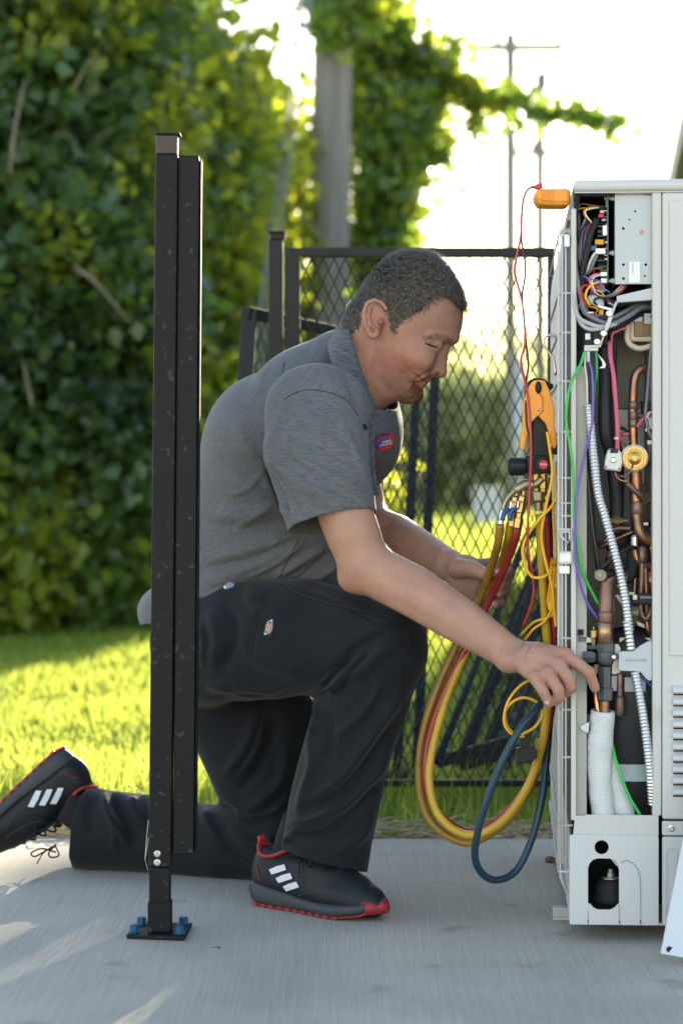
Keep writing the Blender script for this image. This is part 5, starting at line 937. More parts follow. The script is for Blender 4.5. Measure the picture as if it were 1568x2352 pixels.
# yellow sensor leads
CG = 'thin yellow sensor leads'
ztube('sensor_lead', [(1256, 992, -.13), (1262, 1030, -.135), (1268, 1090, -.135), (1256, 1150, -.135), (1246, 1200, -.13), (1243, 1240, -.125), (1255, 1300, -.125), (1268, 1350, -.12), (1272, 1400, -.11), (1276, 1440, -.105)], .0028, 'yellow_wire', label='yellow sensor lead dropping in front of the gauge jaws', cat='cable', group=CG)
ztube('sensor_lead', [(1281, 1060, -.10), (1283, 1120, -.12), (1268, 1160, -.13), (1240, 1190, -.135), (1214, 1225, -.13), (1200, 1260, -.13), (1206, 1300, -.13), (1222, 1325, -.13), (1245, 1326, -.13), (1256, 1320, -.125)], .0028, 'yellow_wire', label='yellow sensor lead curving out left and round the yellow hose', cat='cable', group=CG)
ztube('sensor_lead', [(1279, 1060, -.09), (1276, 1130, -.09), (1270, 1180, -.09), (1274, 1240, -.09), (1278, 1330, -.09), (1277, 1400, -.09), (1255, 1420, -.08), (1225, 1430, -.07), (1195, 1460, -.05)], .0025, 'yellow_wire', label='yellow sensor lead running straight down beside the wire guard', cat='cable', group=CG)
ztube('sensor_lead', [(1290, 1300, -.09), (1280, 1360, -.09), (1256, 1420, -.085), (1225, 1445, -.08), (1205, 1470, -.07)], .0024, 'yellow_wire', label='short yellow lead crossing low behind the forearm', cat='cable', group=CG)
ztube('sensor_lead', [(1222, 1560, -.10), (1195, 1575, -.10), (1170, 1605, -.10), (1158, 1640, -.10), (1160, 1668, -.10), (1178, 1688, -.10), (1200, 1686, -.10), (1230, 1668, -.10), (1245, 1640, -.10), (1235, 1615, -.10), (1205, 1603, -.10), (1178, 1612, -.10), (1160, 1636, -.095), (1164, 1668, -.095), (1186, 1690, -.095), (1204, 1692, -.095)], .0026, 'yellow_wire', n=8, label='coiled yellow sensor lead hanging below the right hand', cat='cable', group=CG)
ct = empty('tied_cable', P(1278, 1380, -.10), 'bundle of thin yellow cable tied beside the wire guard', 'cable')
r = random.Random(9)
for k in range(9):
    x0 = 1262 + r.uniform(-3, 20); w_ = r.uniform(5, 12); y0 = 1290 + r.uniform(0, 25); y1 = 1395 + r.uniform(-35, 25)
    ztube('loop', [(x0, y0, -.10 + r.uniform(-.012, .012)), (x0 + w_, y0 + 20, -.10), (x0 + w_ * 1.0, y1 - 15, -.10 + r.uniform(-.01, .01)), (x0 + w_ * .3, y1, -.10), (x0 - w_ * .6, y1 - 25, -.10), (x0 + 1, y0 + 30, -.105), (x0 + 3, y0 - 10, -.10)], .0016, 'yellow_wire', ct, n=6, sub=5)
mb = MB(); mb.lathe(P(1277, 1345, -.10), (0.1, 0, 1), [(-.003, .011), (.003, .011)], 12); mb.build('tie', M['yellow_wire'], ct)
# magnetic clamp sensor hanging low
t = empty('pipe_clamp_sensor', P(1215, 1700, -.06), 'black pipe clamp sensor hanging by its yellow lead behind the blue hose', 'sensor clamp')
def pc(poly, y0, th, name): 
    mb = MB(); mb.prism([P(q[0], q[1], y0) for q in poly][::-1], (0, th, 0)); mb.build(name, M['blk'], t, bevel=.002)
pc([(1192, 1688), (1215, 1686), (1220, 1694), (1217, 1722), (1195, 1722)], -.07, .02, 'clamp_handle'); pc([(1186, 1720), (1222, 1714), (1234, 1726), (1233, 1740), (1222, 1750), (1186, 1755)], -.072, .024, 'clamp_head')
# ------------------------------------------------------------------ implicit surfaces for the figure
class SDF:
    def __init__(s, lo, hi, vox):
        s.lo = np.array(lo, float); s.vox = vox; s.n = np.ceil((np.array(hi) - s.lo) / vox).astype(int) + 1
        s.f = np.full(s.n, 0.05, np.float32)
    def sub(s, a, b, pad):
        i0 = np.clip(np.floor((np.minimum(a, b) - pad - s.lo) / s.vox).astype(int), 0, s.n - 1); i1 = np.clip(np.ceil((np.maximum(a, b) + pad - s.lo) / s.vox).astype(int) + 1, 1, s.n)
        if np.any(i1 <= i0): return None, None
        g = [s.lo[k] + s.vox * np.arange(i0[k], i1[k], dtype=np.float32) for k in range(3)]
        X, Y, Z = np.meshgrid(*[q.astype(np.float32) for q in g], indexing='ij')
        return tuple(slice(i0[k], i1[k]) for k in range(3)), (X, Y, Z)
    def put(s, sl, d, k, cut=False):
        f = s.f[sl]
        if cut: f2, d2 = -f, d
        else: f2, d2 = f, d
        if k > 0: h = np.clip(0.5 + 0.5 * (d2 - f2) / k, 0, 1); r = d2 * (1 - h) + f2 * h - k * h * (1 - h)
        else: r = np.minimum(f2, d2)
        s.f[sl] = -r if cut else r
    def chain(s, pts, rad, k=0.01, side=None, cut=False):
        """tapered limb: pts list, rad list of r or (a,b); a is measured along `side`, b across it"""
        pts = [np.array(p, float) for p in pts]; rad = [(r, r) if isinstance(r, (int, float)) else r for r in rad]
        P_ = np.array(pts); R = max(max(r) for r in rad); lo = P_.min(0); hi = P_.max(0)
        sl, g = s.sub(lo, hi, R + 0.03 + k)
        if sl is None: return
        X, Y, Z = g; best = None
        for i in range(len(pts) - 1):
            a, b = pts[i], pts[i + 1]; d = b - a; L2 = float(d @ d); t = np.clip(((X - a[0]) * d[0] + (Y - a[1]) * d[1] + (Z - a[2]) * d[2]) / L2, 0, 1)
            qx, qy, qz = X - a[0] - t * d[0], Y - a[1] - t * d[1], Z - a[2] - t * d[2]
            ra = rad[i][0] + (rad[i + 1][0] - rad[i][0]) * t; rb = rad[i][1] + (rad[i + 1][1] - rad[i][1]) * t
            if side is None: dist = np.sqrt(qx * qx + qy * qy + qz * qz) - ra
            else:
                u = np.array(side, float); T = d / math.sqrt(L2); u = u - T * (u @ T); u /= np.linalg.norm(u)
                pu = qx * u[0] + qy * u[1] + qz * u[2]; rest = np.maximum(qx * qx + qy * qy + qz * qz - pu * pu, 0)
                q = np.sqrt((pu / ra) ** 2 + rest / (rb * rb)); dist = (q - 1) * np.minimum(ra, rb) * np.where(q > 1, 1.0, 1.0)
            best = dist if best is None else np.minimum(best, dist)
        s.put(sl, best.astype(np.float32), k, cut)
    def ell(s, c, r, R=None, k=0.01, cut=False):
        c = np.array(c, float); m = max(r); sl, g = s.sub(c, c, m + 0.02 + k)
        if sl is None: return
        q = np.stack([g[0] - c[0], g[1] - c[1], g[2] - c[2]], 0)
        if R is not None: q = np.tensordot(np.array(R).T, q, 1)
        l = np.sqrt((q[0] / r[0]) ** 2 + (q[1] / r[1]) ** 2 + (q[2] / r[2]) ** 2); s.put(sl, ((l - 1) * min(r)).astype(np.float32), k, cut)
    def mesh(s, smooth=2):
        f = s.f; ins = f < 0; n = f.shape
        c = [ins[i:n[0] - 1 + i, j:n[1] - 1 + j, k:n[2] - 1 + k] for i in (0, 1) for j in (0, 1) for k in (0, 1)]
        cnt = sum(x.astype(np.uint8) for x in c); act = (cnt > 0) & (cnt < 8); ids = np.argwhere(act)
        vid = np.full(act.shape, -1, np.int32); vid[act] = np.arange(len(ids))
        acc = np.zeros((len(ids), 3)); w = np.zeros(len(ids)); C8 = [(i, j, k) for i in (0, 1) for j in (0, 1) for k in (0, 1)]
        val = {cc: f[ids[:, 0] + cc[0], ids[:, 1] + cc[1], ids[:, 2] + cc[2]].astype(float) for cc in C8}
        for a in C8:
            for ax in range(3):
                if a[ax] == 0:
                    b = list(a); b[ax] = 1; b = tuple(b); fa, fb_ = val[a], val[b]; m = (fa < 0) != (fb_ < 0); t = np.where(m, fa / np.where(m, fa - fb_, 1), 0)
                    p = np.zeros((len(ids), 3)); p += np.array(a); p[:, ax] = t; acc[m] += p[m]; w[m] += 1
        V = s.lo + (ids + acc / w[:, None]) * s.vox; Q = []
        for ax in range(3):
            a1, a2 = [(1, 2), (2, 0), (0, 1)][ax]; sl0 = [slice(None)] * 3; sl1 = [slice(None)] * 3; sl0[ax] = slice(0, -1); sl1[ax] = slice(1, None)
            i0 = ins[tuple(sl0)]; i1 = ins[tuple(sl1)]; e = np.argwhere(i0 != i1)
            e = e[(e[:, a1] > 0) & (e[:, a2] > 0) & (e[:, a1] < n[a1] - 1) & (e[:, a2] < n[a2] - 1)]
            if not len(e): continue
            def gid(d1, d2): q = e.copy(); q[:, a1] -= d1; q[:, a2] -= d2; return vid[q[:, 0], q[:, 1], q[:, 2]]
            quad = np.stack([gid(0, 0), gid(1, 0), gid(1, 1), gid(0, 1)], 1); flip = ~i0[e[:, 0], e[:, 1], e[:, 2]]; quad[flip] = quad[flip][:, ::-1]; Q.append(quad)
        F = np.concatenate(Q); F = F[(F >= 0).all(1)]
        for _ in range(smooth): V = lap(V, F, 0.6)
        return V, F
def lap(V, F, a):
    S = np.zeros_like(V); c = np.zeros(len(V))
    for i in range(F.shape[1]):
        p, q = F[:, i], F[:, (i + 1) % F.shape[1]]
        for k in range(3): S[:, k] += np.bincount(p, V[q, k], len(V)) + np.bincount(q, V[p, k], len(V))
        c += np.bincount(p, minlength=len(V)) + np.bincount(q, minlength=len(V))
    return V * (1 - a) + a * S / np.maximum(c, 1)[:, None]
def vnormals(V, F):
    a, b = V[F[:, 2]] - V[F[:, 0]], V[F[:, 3 if F.shape[1] > 3 else 1]] - V[F[:, 1 if F.shape[1] > 3 else 0]]
    n = np.cross(a, b); N = np.zeros_like(V)
    for i in range(F.shape[1]):
        for k in range(3): N[:, k] += np.bincount(F[:, i], n[:, k], len(V))
    return N / np.maximum(np.linalg.norm(N, axis=1), 1e-12)[:, None]
def keep(V, F, mask_drop):
    """drop faces whose mean satisfies mask_drop"""
    c = V[F].mean(1); F = F[~mask_drop(c)]; used = np.zeros(len(V), bool); used[F.ravel()] = True; mp = np.cumsum(used) - 1; return V[used], mp[F]
def smooth_rim(V, F, it=14):
    e = np.concatenate([np.stack([F[:, i], F[:, (i + 1) % 4]], 1) for i in range(4)]); k = np.sort(e, 1); u_, c = np.unique(k[:, 0].astype(np.int64) * len(V) + k[:, 1], return_counts=True); b = u_[c == 1]; a0 = b // len(V); a1 = b % len(V)
    for _ in range(it):
        S_ = np.zeros_like(V); c_ = np.bincount(a0, minlength=len(V)) + np.bincount(a1, minlength=len(V))
        for q in range(3): S_[:, q] += np.bincount(a0, V[a1, q], len(V)) + np.bincount(a1, V[a0, q], len(V))
        m_ = c_ == 2; V = V.copy(); V[m_] = V[m_] * .45 + .55 * S_[m_] / 2
    return V
def toview(V): D = V[:, 1] + CAM_D; return np.stack([784 + V[:, 0] * FPX / D, 1080 - (V[:, 2] - CAM_H) * FPX / D], 1)
def fold(V, N, path, amp, width, ends=0.25, sidefilter=-0.1):
    """raise (amp>0) or press (amp<0) a crease along a path traced over the near side"""
    q = np.array([(p[0], p[1]) for p in smoothpath([Vector((a[0], a[1], 0)) for a in path], 8)]); v = toview(V); sel = (N[:, 1] < sidefilter) & (v[:, 0] > q[:, 0].min() - width * 4) & (v[:, 0] < q[:, 0].max() + width * 4) & (v[:, 1] > q[:, 1].min() - width * 4) & (v[:, 1] < q[:, 1].max() + width * 4)
    idx = np.nonzero(sel)[0]; vv = v[idx]; best = np.full(len(idx), 1e9); bt = np.zeros(len(idx)); m = len(q) - 1
    for i in range(m):
        a, b = q[i], q[i + 1]; d = b - a; t = np.clip(((vv - a) @ d) / max(d @ d, 1e-9), 0, 1); dd = np.linalg.norm(vv - a - t[:, None] * d, axis=1); c = dd < best; best[c] = dd[c]; bt[c] = (i + t[c]) / m
    e = np.clip(np.minimum(bt, 1 - bt) / ends, 0.0, 1) if ends > 0 else 1.0
    V[idx] += N[idx] * (amp * e * np.exp(-(best / width) ** 2) * np.clip(-N[idx, 1] * 2, 0, 1))[:, None]
def wob(V, N, amp, sc, seed=0, axis=None):
    r = np.random.default_rng(seed); h = np.zeros(len(V))
    for k in range(7):
        d = r.normal(size=3); 
        if axis is not None: d = d + np.array(axis) * 1.5
        d /= np.linalg.norm(d); h += np.sin(V @ d * sc * (0.6 + r.random() * 1.4) + r.random() * 6.28)
    V += N * (amp * h / 3)[:, None]

mo = empty('person', (P(640, 2100, .25).x, .25, 0), 'kneeling man in grey polo shirt and dark work trousers reaching into the outdoor unit', 'person')

# ---- torso frame
yaw = math.radians(-24); fwd = np.array([math.cos(yaw), math.sin(yaw), 0]); rgt = np.array([fwd[1], -fwd[0], 0])   # wearer's right (towards the camera)
A = lambda *q: np.array(P(*q))
# ---- shirt
S = SDF((-.56, -.14, .42), (.26, .78, 1.13), .0042)
ax = [(520, 1450, .40), (548, 1395, .40), (590, 1270, .39), (640, 1130, .37), (690, 1010, .35), (735, 930, .33), (775, 875, .31)]
rd = [(.190, .146), (.195, .152), (.195, .158), (.200, .160), (.205, .150), (.195, .120), (.120, .080)]
S.chain([A(*q) for q in ax], rd, 0, side=rgt)
S.chain([A(775, 880, .31), A(812, 838, .29)], [(.105, .080), (.072, .066)], .03, side=rgt)
S.ell(A(735, 945, .10), (.095, .070, .082), None, .04)     # near shoulder cap
S.ell(A(795, 940, .50), (.075, .07, .07), None, .04)
S.ell(A(860, 1000, .34), (.055, .13, .085), None, .05)     # chest under the chin
S.ell(A(700, 1270, .36), (.11, .15, .10), None, .05)       # belly
S.ell(A(582, 1020, .35), (.10, .17, .12), None, .04)        # rounded back
S.chain([A(700, 870, .33), A(775, 815, .29)], [(.12, .045), (.075, .045)], .03, side=rgt)
S.ell(A(430, 1400, .42), (.10, .16, .06), None, .04)
SH = A(728, 945, .10)
S.chain([SH, A(728, 1030, .05), A(748, 1120, .02), A(766, 1202, .0)], [(.082, .088), (.080, .100), (.076, .090), (.070, .084)], .03, side=(0, 1, 0.05))
S.chain([A(795, 935, .50), A(805, 1010, .53), A(812, 1130, .52)], [(.07, .07), (.07, .07), (.062, .065)], .03, side=(0, 1, 0))
V, F = S.mesh(3); N = vnormals(V, F)
wob(V, N, .0022, 22, 3); N = vnormals(V, F)
folds = [([(655, 1070), (700, 1110), (770, 1140), (830, 1165)], .0025, 6), ([(690, 1000), (750, 1050), (820, 1085)], .002, 6), ([(700, 1160), (760, 1170), (830, 1180)], -.002, 6), ([(605, 1080), (570, 1120), (520, 1140)], .003, 7), ([(630, 1150), (580, 1190), (520, 1230)], .003, 7), ([(660, 1225), (600, 1265), (500, 1300)], .003, 6), ([(700, 1240), (640, 1290), (560, 1330)], .0035, 6), ([(745, 1250), (710, 1300), (660, 1335)], .0035, 5), ([(770, 1280), (750, 1310), (710, 1340)], .003, 5), ([(600, 1010), (640, 1080), (720, 1130), (800, 1160)], .005, 13), ([(640, 985), (700, 1060), (790, 1110), (845, 1135)], .005, 12), ([(620, 1060), (660, 1130), (700, 1190)], -.004, 12), ([(690, 930), (740, 1000), (810, 1050)], .004, 15),
 ([(470, 1175), (560, 1185), (640, 1170), (690, 1205)], .006, 14), ([(470, 1200), (560, 1215), (650, 1200)], -.005, 10), ([(460, 1290), (560, 1265), (640, 1240), (700, 1225)], .006, 14), ([(480, 1330), (580, 1300), (660, 1265), (730, 1240)], .006, 14), ([(450, 1315), (560, 1285), (650, 1250)], -.005, 9), ([(620, 1330), (690, 1290), (750, 1250)], .007, 11), ([(660, 1335), (720, 1300), (765, 1265)], -.006, 9), ([(690, 1340), (745, 1315), (785, 1290)], .006, 9),
 ([(480, 1090), (560, 1130), (640, 1150)], .004, 16), ([(500, 1040), (560, 1080), (610, 1110)], -.003, 12), ([(595, 1050), (560, 1010), (540, 960)], .004, 14), ([(600, 1060), (640, 1010), (660, 960)], -.003, 10), ([(610, 1075), (640, 1130), (665, 1200)], -.006, 7), ([(760, 800), (800, 870), (830, 950)], -.004, 10), ([(780, 960), (815, 1040), (850, 1110)], .004, 10), ([(830, 960), (850, 1040), (868, 1120)], -.004, 8), ([(452, 1360), (540, 1345), (640, 1330)], -.004, 9)]
for pth_, a_, w_ in folds: fold(V, N, pth_, a_ * (2.4 if w_ < 8 else 1.7), w_ * 1.0)
V = lap(V, F, .25)
# open the hem, the sleeves and the neck
ux = (A(766, 1202, .0) - A(748, 1120, .02)); ux /= np.linalg.norm(ux)
def drop(c):
    v = toview(c); d = (c - A(766, 1196, .0)) @ ux
    s1 = (d > 0.002) & (np.linalg.norm(c - A(766, 1202, .0), axis=1) < .16) & (c[:, 1] < .13)
    hem = np.interp(v[:, 0], [300, 345, 450, 560, 640, 720, 800, 900], [1440, 1432, 1400, 1372, 1352, 1346, 1348, 1350])
    s2 = (v[:, 1] > hem)
    nk = (c - A(806, 842, .29)) @ ((lambda q: q / np.linalg.norm(q))(A(890, 801, .29) - A(799, 843, .29))); s3 = (nk > 0.004) & (np.linalg.norm(c - A(812, 838, .29), axis=1) < .12)
    dl = (c - A(812, 1130, .52)); s4 = (dl[:, 2] < -.005) & (np.linalg.norm(dl, axis=1) < .12) & (c[:, 1] > .46) & (v[:, 0] > 800)
    return s1 | s2 | s3 | s4
V, F = keep(V, F, drop); V = smooth_rim(V, F)
def cloth(name, base, var, wcol, wscale, stretch, rot, bump, rough=.85):
    m = bpy.data.materials.new(name); m.use_nodes = True; nt = m.node_tree; N_ = nt.nodes; L = nt.links; b = N_['Principled BSDF']; b.inputs['Roughness'].default_value = rough; b.inputs['Sheen Weight'].default_value = .08; b.inputs['Sheen Roughness'].default_value = .5; b.inputs['Specular IOR Level'].default_value = .25
    tc = N_.new('ShaderNodeTexCoord'); mp = N_.new('ShaderNodeMapping'); mp.inputs['Scale'].default_value = stretch; mp.inputs['Rotation'].default_value = rot; L.new(tc.outputs['Object'], mp.inputs[0])
    # rotate first, then stretch
    mp.vector_type = 'TEXTURE'; mp.inputs['Scale'].default_value = tuple(1 / q for q in stretch)
    n1 = N_.new('ShaderNodeTexNoise'); n1.inputs['Scale'].default_value = wscale; n1.inputs['Detail'].default_value = 4; n1.inputs['Roughness'].default_value = .7; L.new(mp.outputs[0], n1.inputs['Vector'])
    n2 = N_.new('ShaderNodeTexNoise'); n2.inputs['Scale'].default_value = 5; n2.inputs['Detail'].default_value = 5; L.new(tc.outputs['Object'], n2.inputs['Vector'])
    cr = N_.new('ShaderNodeValToRGB'); e = cr.color_ramp.elements; e[0].position = .34; e[0].color = (*[c * (1 - var) for c in base], 1); e[1].position = .66; e[1].color = (*[c * (1 + var) for c in wcol], 1); L.new(n1.outputs[0], cr.inputs[0])
    mx = N_.new('ShaderNodeMix'); mx.data_type = 'RGBA'; mx.blend_type = 'MULTIPLY'; mx.inputs['Factor'].default_value = 1; g = N_.new('ShaderNodeMapRange'); g.inputs['To Min'].default_value = .8; g.inputs['To Max'].default_value = 1.2; L.new(n2.outputs[0], g.inputs['Value']); L.new(cr.outputs[0], mx.inputs['A']); L.new(g.outputs[0], mx.inputs['B']); L.new(mx.outputs['Result'], b.inputs['Base Color'])
    w_ = N_.new('ShaderNodeTexNoise'); w_.inputs['Scale'].default_value = 700; L.new(tc.outputs['Object'], w_.inputs['Vector']); bp = N_.new('ShaderNodeBump'); bp.inputs['Strength'].default_value = bump; bp.inputs['Distance'].default_value = .001; L.new(w_.outputs[0], bp.inputs['Height']); L.new(bp.outputs[0], b.inputs['Normal'])
    return m
shirt_m = cloth('shirt_knit', (.082, .085, .094), .14, (.120, .124, .138), 46, (1.5, 1.5, 17), (0, math.radians(-38), 0), .4)
sleeve_m = cloth('sleeve_knit', (.072, .075, .083), .18, (.118, .123, .136), 46, (1.5, 1.5, 17), (0, math.radians(8), 0), .4)
collar_m = cloth('collar_knit', (.058, .064, .076), .25, (.11, .118, .135), 34, (1.3, 1.3, 18), (0, math.radians(10), 0), .4)
dark_cloth = cloth('placket_knit', (.035, .038, .045), .3, (.07, .075, .085), 14, (6, 6, 20), (0, 0, 0), .4)
shirt = npmesh('shirt', V, F, shirt_m, mo, True)
shirt.data.materials.append(sleeve_m)
vv = toview(V[F].mean(1)); cc = V[F].mean(1)
# sleeve faces: right of the armhole seam
seam = [(653, 917), (640, 960), (615, 1010), (597, 1048)]
sx = np.interp(vv[:, 1], [905, 917, 960, 1010, 1048, 1210], [700, 660, 640, 615, 597, 640]); dsl = np.linalg.norm(cc[:, [0, 2]] - SH[[0, 2]], axis=1)
isl = (vv[:, 0] > sx) & (cc[:, 1] < .15) & (vv[:, 1] > 905) & (vv[:, 0] < np.interp(vv[:, 1], [905, 960, 1106, 1200], [790, 825, 842, 880]))
mi = np.zeros(len(F), dtype=np.int32); mi[isl] = 1; shirt.data.polygons.foreach_set('material_index', mi)
sol = shirt.modifiers.new('thickness', 'SOLIDIFY'); sol.thickness = .0022; sol.offset = -1
def bvh(V, F, off=0.0): return BVHTree.FromPolygons([tuple(v) for v in V], [tuple(int(i) for i in f) for f in F])
sb = bvh(V, F)
CAMP = Vector((0, -CAM_D, CAM_H))
def snap(tree, pts, lift=.0008, dens=6):
    q = smoothpath([Vector((a[0], a[1], 0)) for a in pts], dens) if len(pts) > 2 else [Vector((*pts[0], 0)).lerp(Vector((*pts[1], 0)), i / 12) for i in range(13)]
    out = []
    for a in q:
        d = (P(a.x, a.y, 0) - CAMP).normalized(); h = tree.ray_cast(CAMP, d)
        if h[0] is not None and (not out or (h[0] - out[-1]).length < .05): out.append(h[0] + h[1] * lift * (1 if h[1].dot(d) < 0 else -1))
    return out
def seamline(tree, pts, m, name='seam', r=.0009, parent=None, lift=.0002):
    s_ = snap(tree, pts, lift)
    if len(s_) > 1: mb = MB(); mb.tube(s_, r, 5); return mb.build(name, m, parent or mo, smooth=True)
seam_m = mat('seam_thread', (.022, .025, .032), .9)
for pp in ([(653, 830), (648, 870), (653, 917), (640, 960), (615, 1010), (597, 1048)], [(653, 917), (690, 898), (735, 897), (790, 915), (822, 955)], [(597, 1048), (625, 1120), (666, 1210)], [(640, 1330), (665, 1280), (690, 1230), (700, 1205)], [(700, 1345), (652, 1375), (600, 1400)]): seamline(sb, pp, seam_m, parent=shirt)
# collar: folded band standing round the neck
def band(name, rows, m, parent, th=.003):
    rows = [smoothpath([P(*q) for q in r], 5) for r in rows]; n = len(rows[0]); Vb = [p for r in rows for p in r]; Fb = [(i * n + k, i * n + k + 1, (i + 1) * n + k + 1, (i + 1) * n + k) for i in range(len(rows) - 1) for k in range(n - 1)]
    mb = MB(); mb.add(Vb, Fb); o = mb.build(name, m, parent, smooth=True); s_ = o.modifiers.new('sub', 'SUBSURF'); s_.levels = 1; s_.render_levels = 1; s2 = o.modifiers.new('th', 'SOLIDIFY'); s2.thickness = th; s2.offset = 0; return o
band('collar', [[(803, 742, .36), (796, 736, .27), (808, 780, .19), (830, 850, .165), (850, 905, .175), (862, 930, .19)],
                [(790, 748, .36), (786, 742, .27), (795, 790, .175), (815, 860, .15), (842, 920, .16), (861, 938, .185)],
                [(765, 765, .37), (757, 770, .26), (764, 815, .155), (785, 870, .125), (818, 925, .13), (855, 957, .165)],
                [(755, 782, .37), (750, 785, .26), (757, 820, .15), (778, 880, .118), (808, 945, .115), (856, 962, .16)]], collar_m, shirt)
band('collar', [[(800, 742, .36), (835, 800, .40), (880, 880, .42), (905, 905, .38)], [(800, 750, .37), (850, 820, .42), (895, 900, .44), (912, 935, .38)]], collar_m, shirt)
for pts_, nm in (([(845, 940, .15), (838, 970, .155), (848, 1010, .16), (868, 1010, .18), (880, 960, .20), (868, 935, .19)], 'placket'),):
    pass
so_ = snap(sb, [(850, 950), (846, 1000), (850, 1080), (862, 1150)], .0016)
if len(so_) > 2:
    mb = MB(); n_ = len(so_); 
    for k in range(n_ - 1):
        a, b = so_[k], so_[k + 1]; w0 = Vector((.012 * (1 - .5 * k / n_), -.006, 0)); mb.add([a - w0, b - w0, b + w0, a + w0], [(0, 1, 2, 3)])
    mb.build('placket', dark_cloth, shirt)
def onsurf(tree, vx, vy, lift=.001):
    d = (P(vx, vy, 0) - CAMP).normalized(); h = tree.ray_cast(CAMP, d)
    if h[0] is None: return None, None
    n = h[1] if h[1].dot(d) < 0 else -h[1]; return h[0] + n * lift, n
for q in ((836, 981),):
    p, n = onsurf(sb, *q, .002)
    if p: mb = MB(); mb.lathe(p, n, [(0, .006), (.0015, .006), (.002, .0045)], 14); mb.build('button', M['hole'], shirt)
for pp in ([(905, 925), (896, 1000), (880, 1080), (866, 1150)], [(893, 935), (885, 1000), (872, 1070)]): seamline(sb, pp, mat('stitch', (.10, .11, .12), .9), parent=shirt, r=.0006)
# ---- chest patch: oval with lettering
p, n = onsurf(sb, 882, 1012, .0022)
if p:
    Rv = n.cross(Vector((0, 0, 1))).normalized() * -1; Rv = Vector((0, 0, 1)).cross(n).normalized(); Uv = n.cross(Rv).normalized(); th_ = math.radians(12); Rr = Rv * math.cos(th_) + Uv * math.sin(th_); Ur = Uv * math.cos(th_) - Rv * math.sin(th_)
    rx_ = 21 / FPX * (CAM_D + p.y) / max(.35, abs(Rr.x)); ry_ = .0185; rx_ = min(rx_, .036)
    pt = lambda a, b, l=0: p + Rr * a + Ur * b + n * l
    mb = MB(); mb.prism([pt(rx_ * math.cos(2 * math.pi * k / 28), ry_ * math.sin(2 * math.pi * k / 28)) for k in range(28)], n * .0010); mb.build('patch', M['red_print'], shirt)
    mb = MB(); mb.prism([pt(-rx_ * .96, -ry_ * .12, .0014), pt(-rx_ * .86, -ry_ * .52, .0014), pt(rx_ * .52, -ry_ * .52, .0014), pt(rx_ * .62, ry_ * .55, .0014), pt(rx_ * .55, ry_ * .80, .0014), pt(-rx_ * .2, ry_ * .9, .0014), pt(-rx_ * .75, ry_ * .6, .0014)], n * .0006); mb.build('patch_field', M['blue_print'], shirt)
    text('patch_lettering', 'orenz', ry_ * .85, pt(-rx_ * .12, ry_ * .38, .0030), Rr, Ur, mat('coral_print', (.62, .10, .06), .6), shirt, sx=min(1, rx_ * 1.6 / (ry_ * 2.2)))
    text('patch_lettering', 'PLUMBING', ry_ * .36, pt(rx_ * .1, -ry_ * .08, .0030), Rr, Ur, M['white_print'], shirt, sx=min(1, rx_ * 1.1 / (ry_ * 1.9))); text('patch_lettering', 'HEATING & AIR COND', ry_ * .34, pt(-rx_ * .02, -ry_ * .36, .0030), Rr, Ur, M['white_print'], shirt, sx=min(1, rx_ * 1.6 / (ry_ * 4.0)))

# ---- trousers
T = SDF((-.72, -.14, -.005), (.26, .80, .74), .0046)
HP = A(470, 1470, .385)
T.chain([A(482, 1482, .31), A(485, 1475, .48)], [.110, .110], .04)
T.ell(A(478, 1480, .40), (.105, .16, .12), None, .03)
T.chain([A(475, 1470, .30), A(560, 1472, .24), A(700, 1462, .16), A(800, 1470, .11), A(878, 1490, .085)], [(.100, .112), (.105, .118), (.100, .112), (.090, .098), (.080, .080)], .03, side=(.35, 1, 0))
T.ell(A(905, 1478, .08), (.048, .062, .062), None, .04)
T.chain([A(868, 1500, .085), A(838, 1600, .10), A(800, 1720, .125), A(772, 1830, .14), A(752, 1915, .15), A(740, 1992, .15)], [(.080, .078), (.080, .088), (.078, .085), (.076, .086), (.078, .086), (.080, .086)], .03, side=(.3, 1, 0))
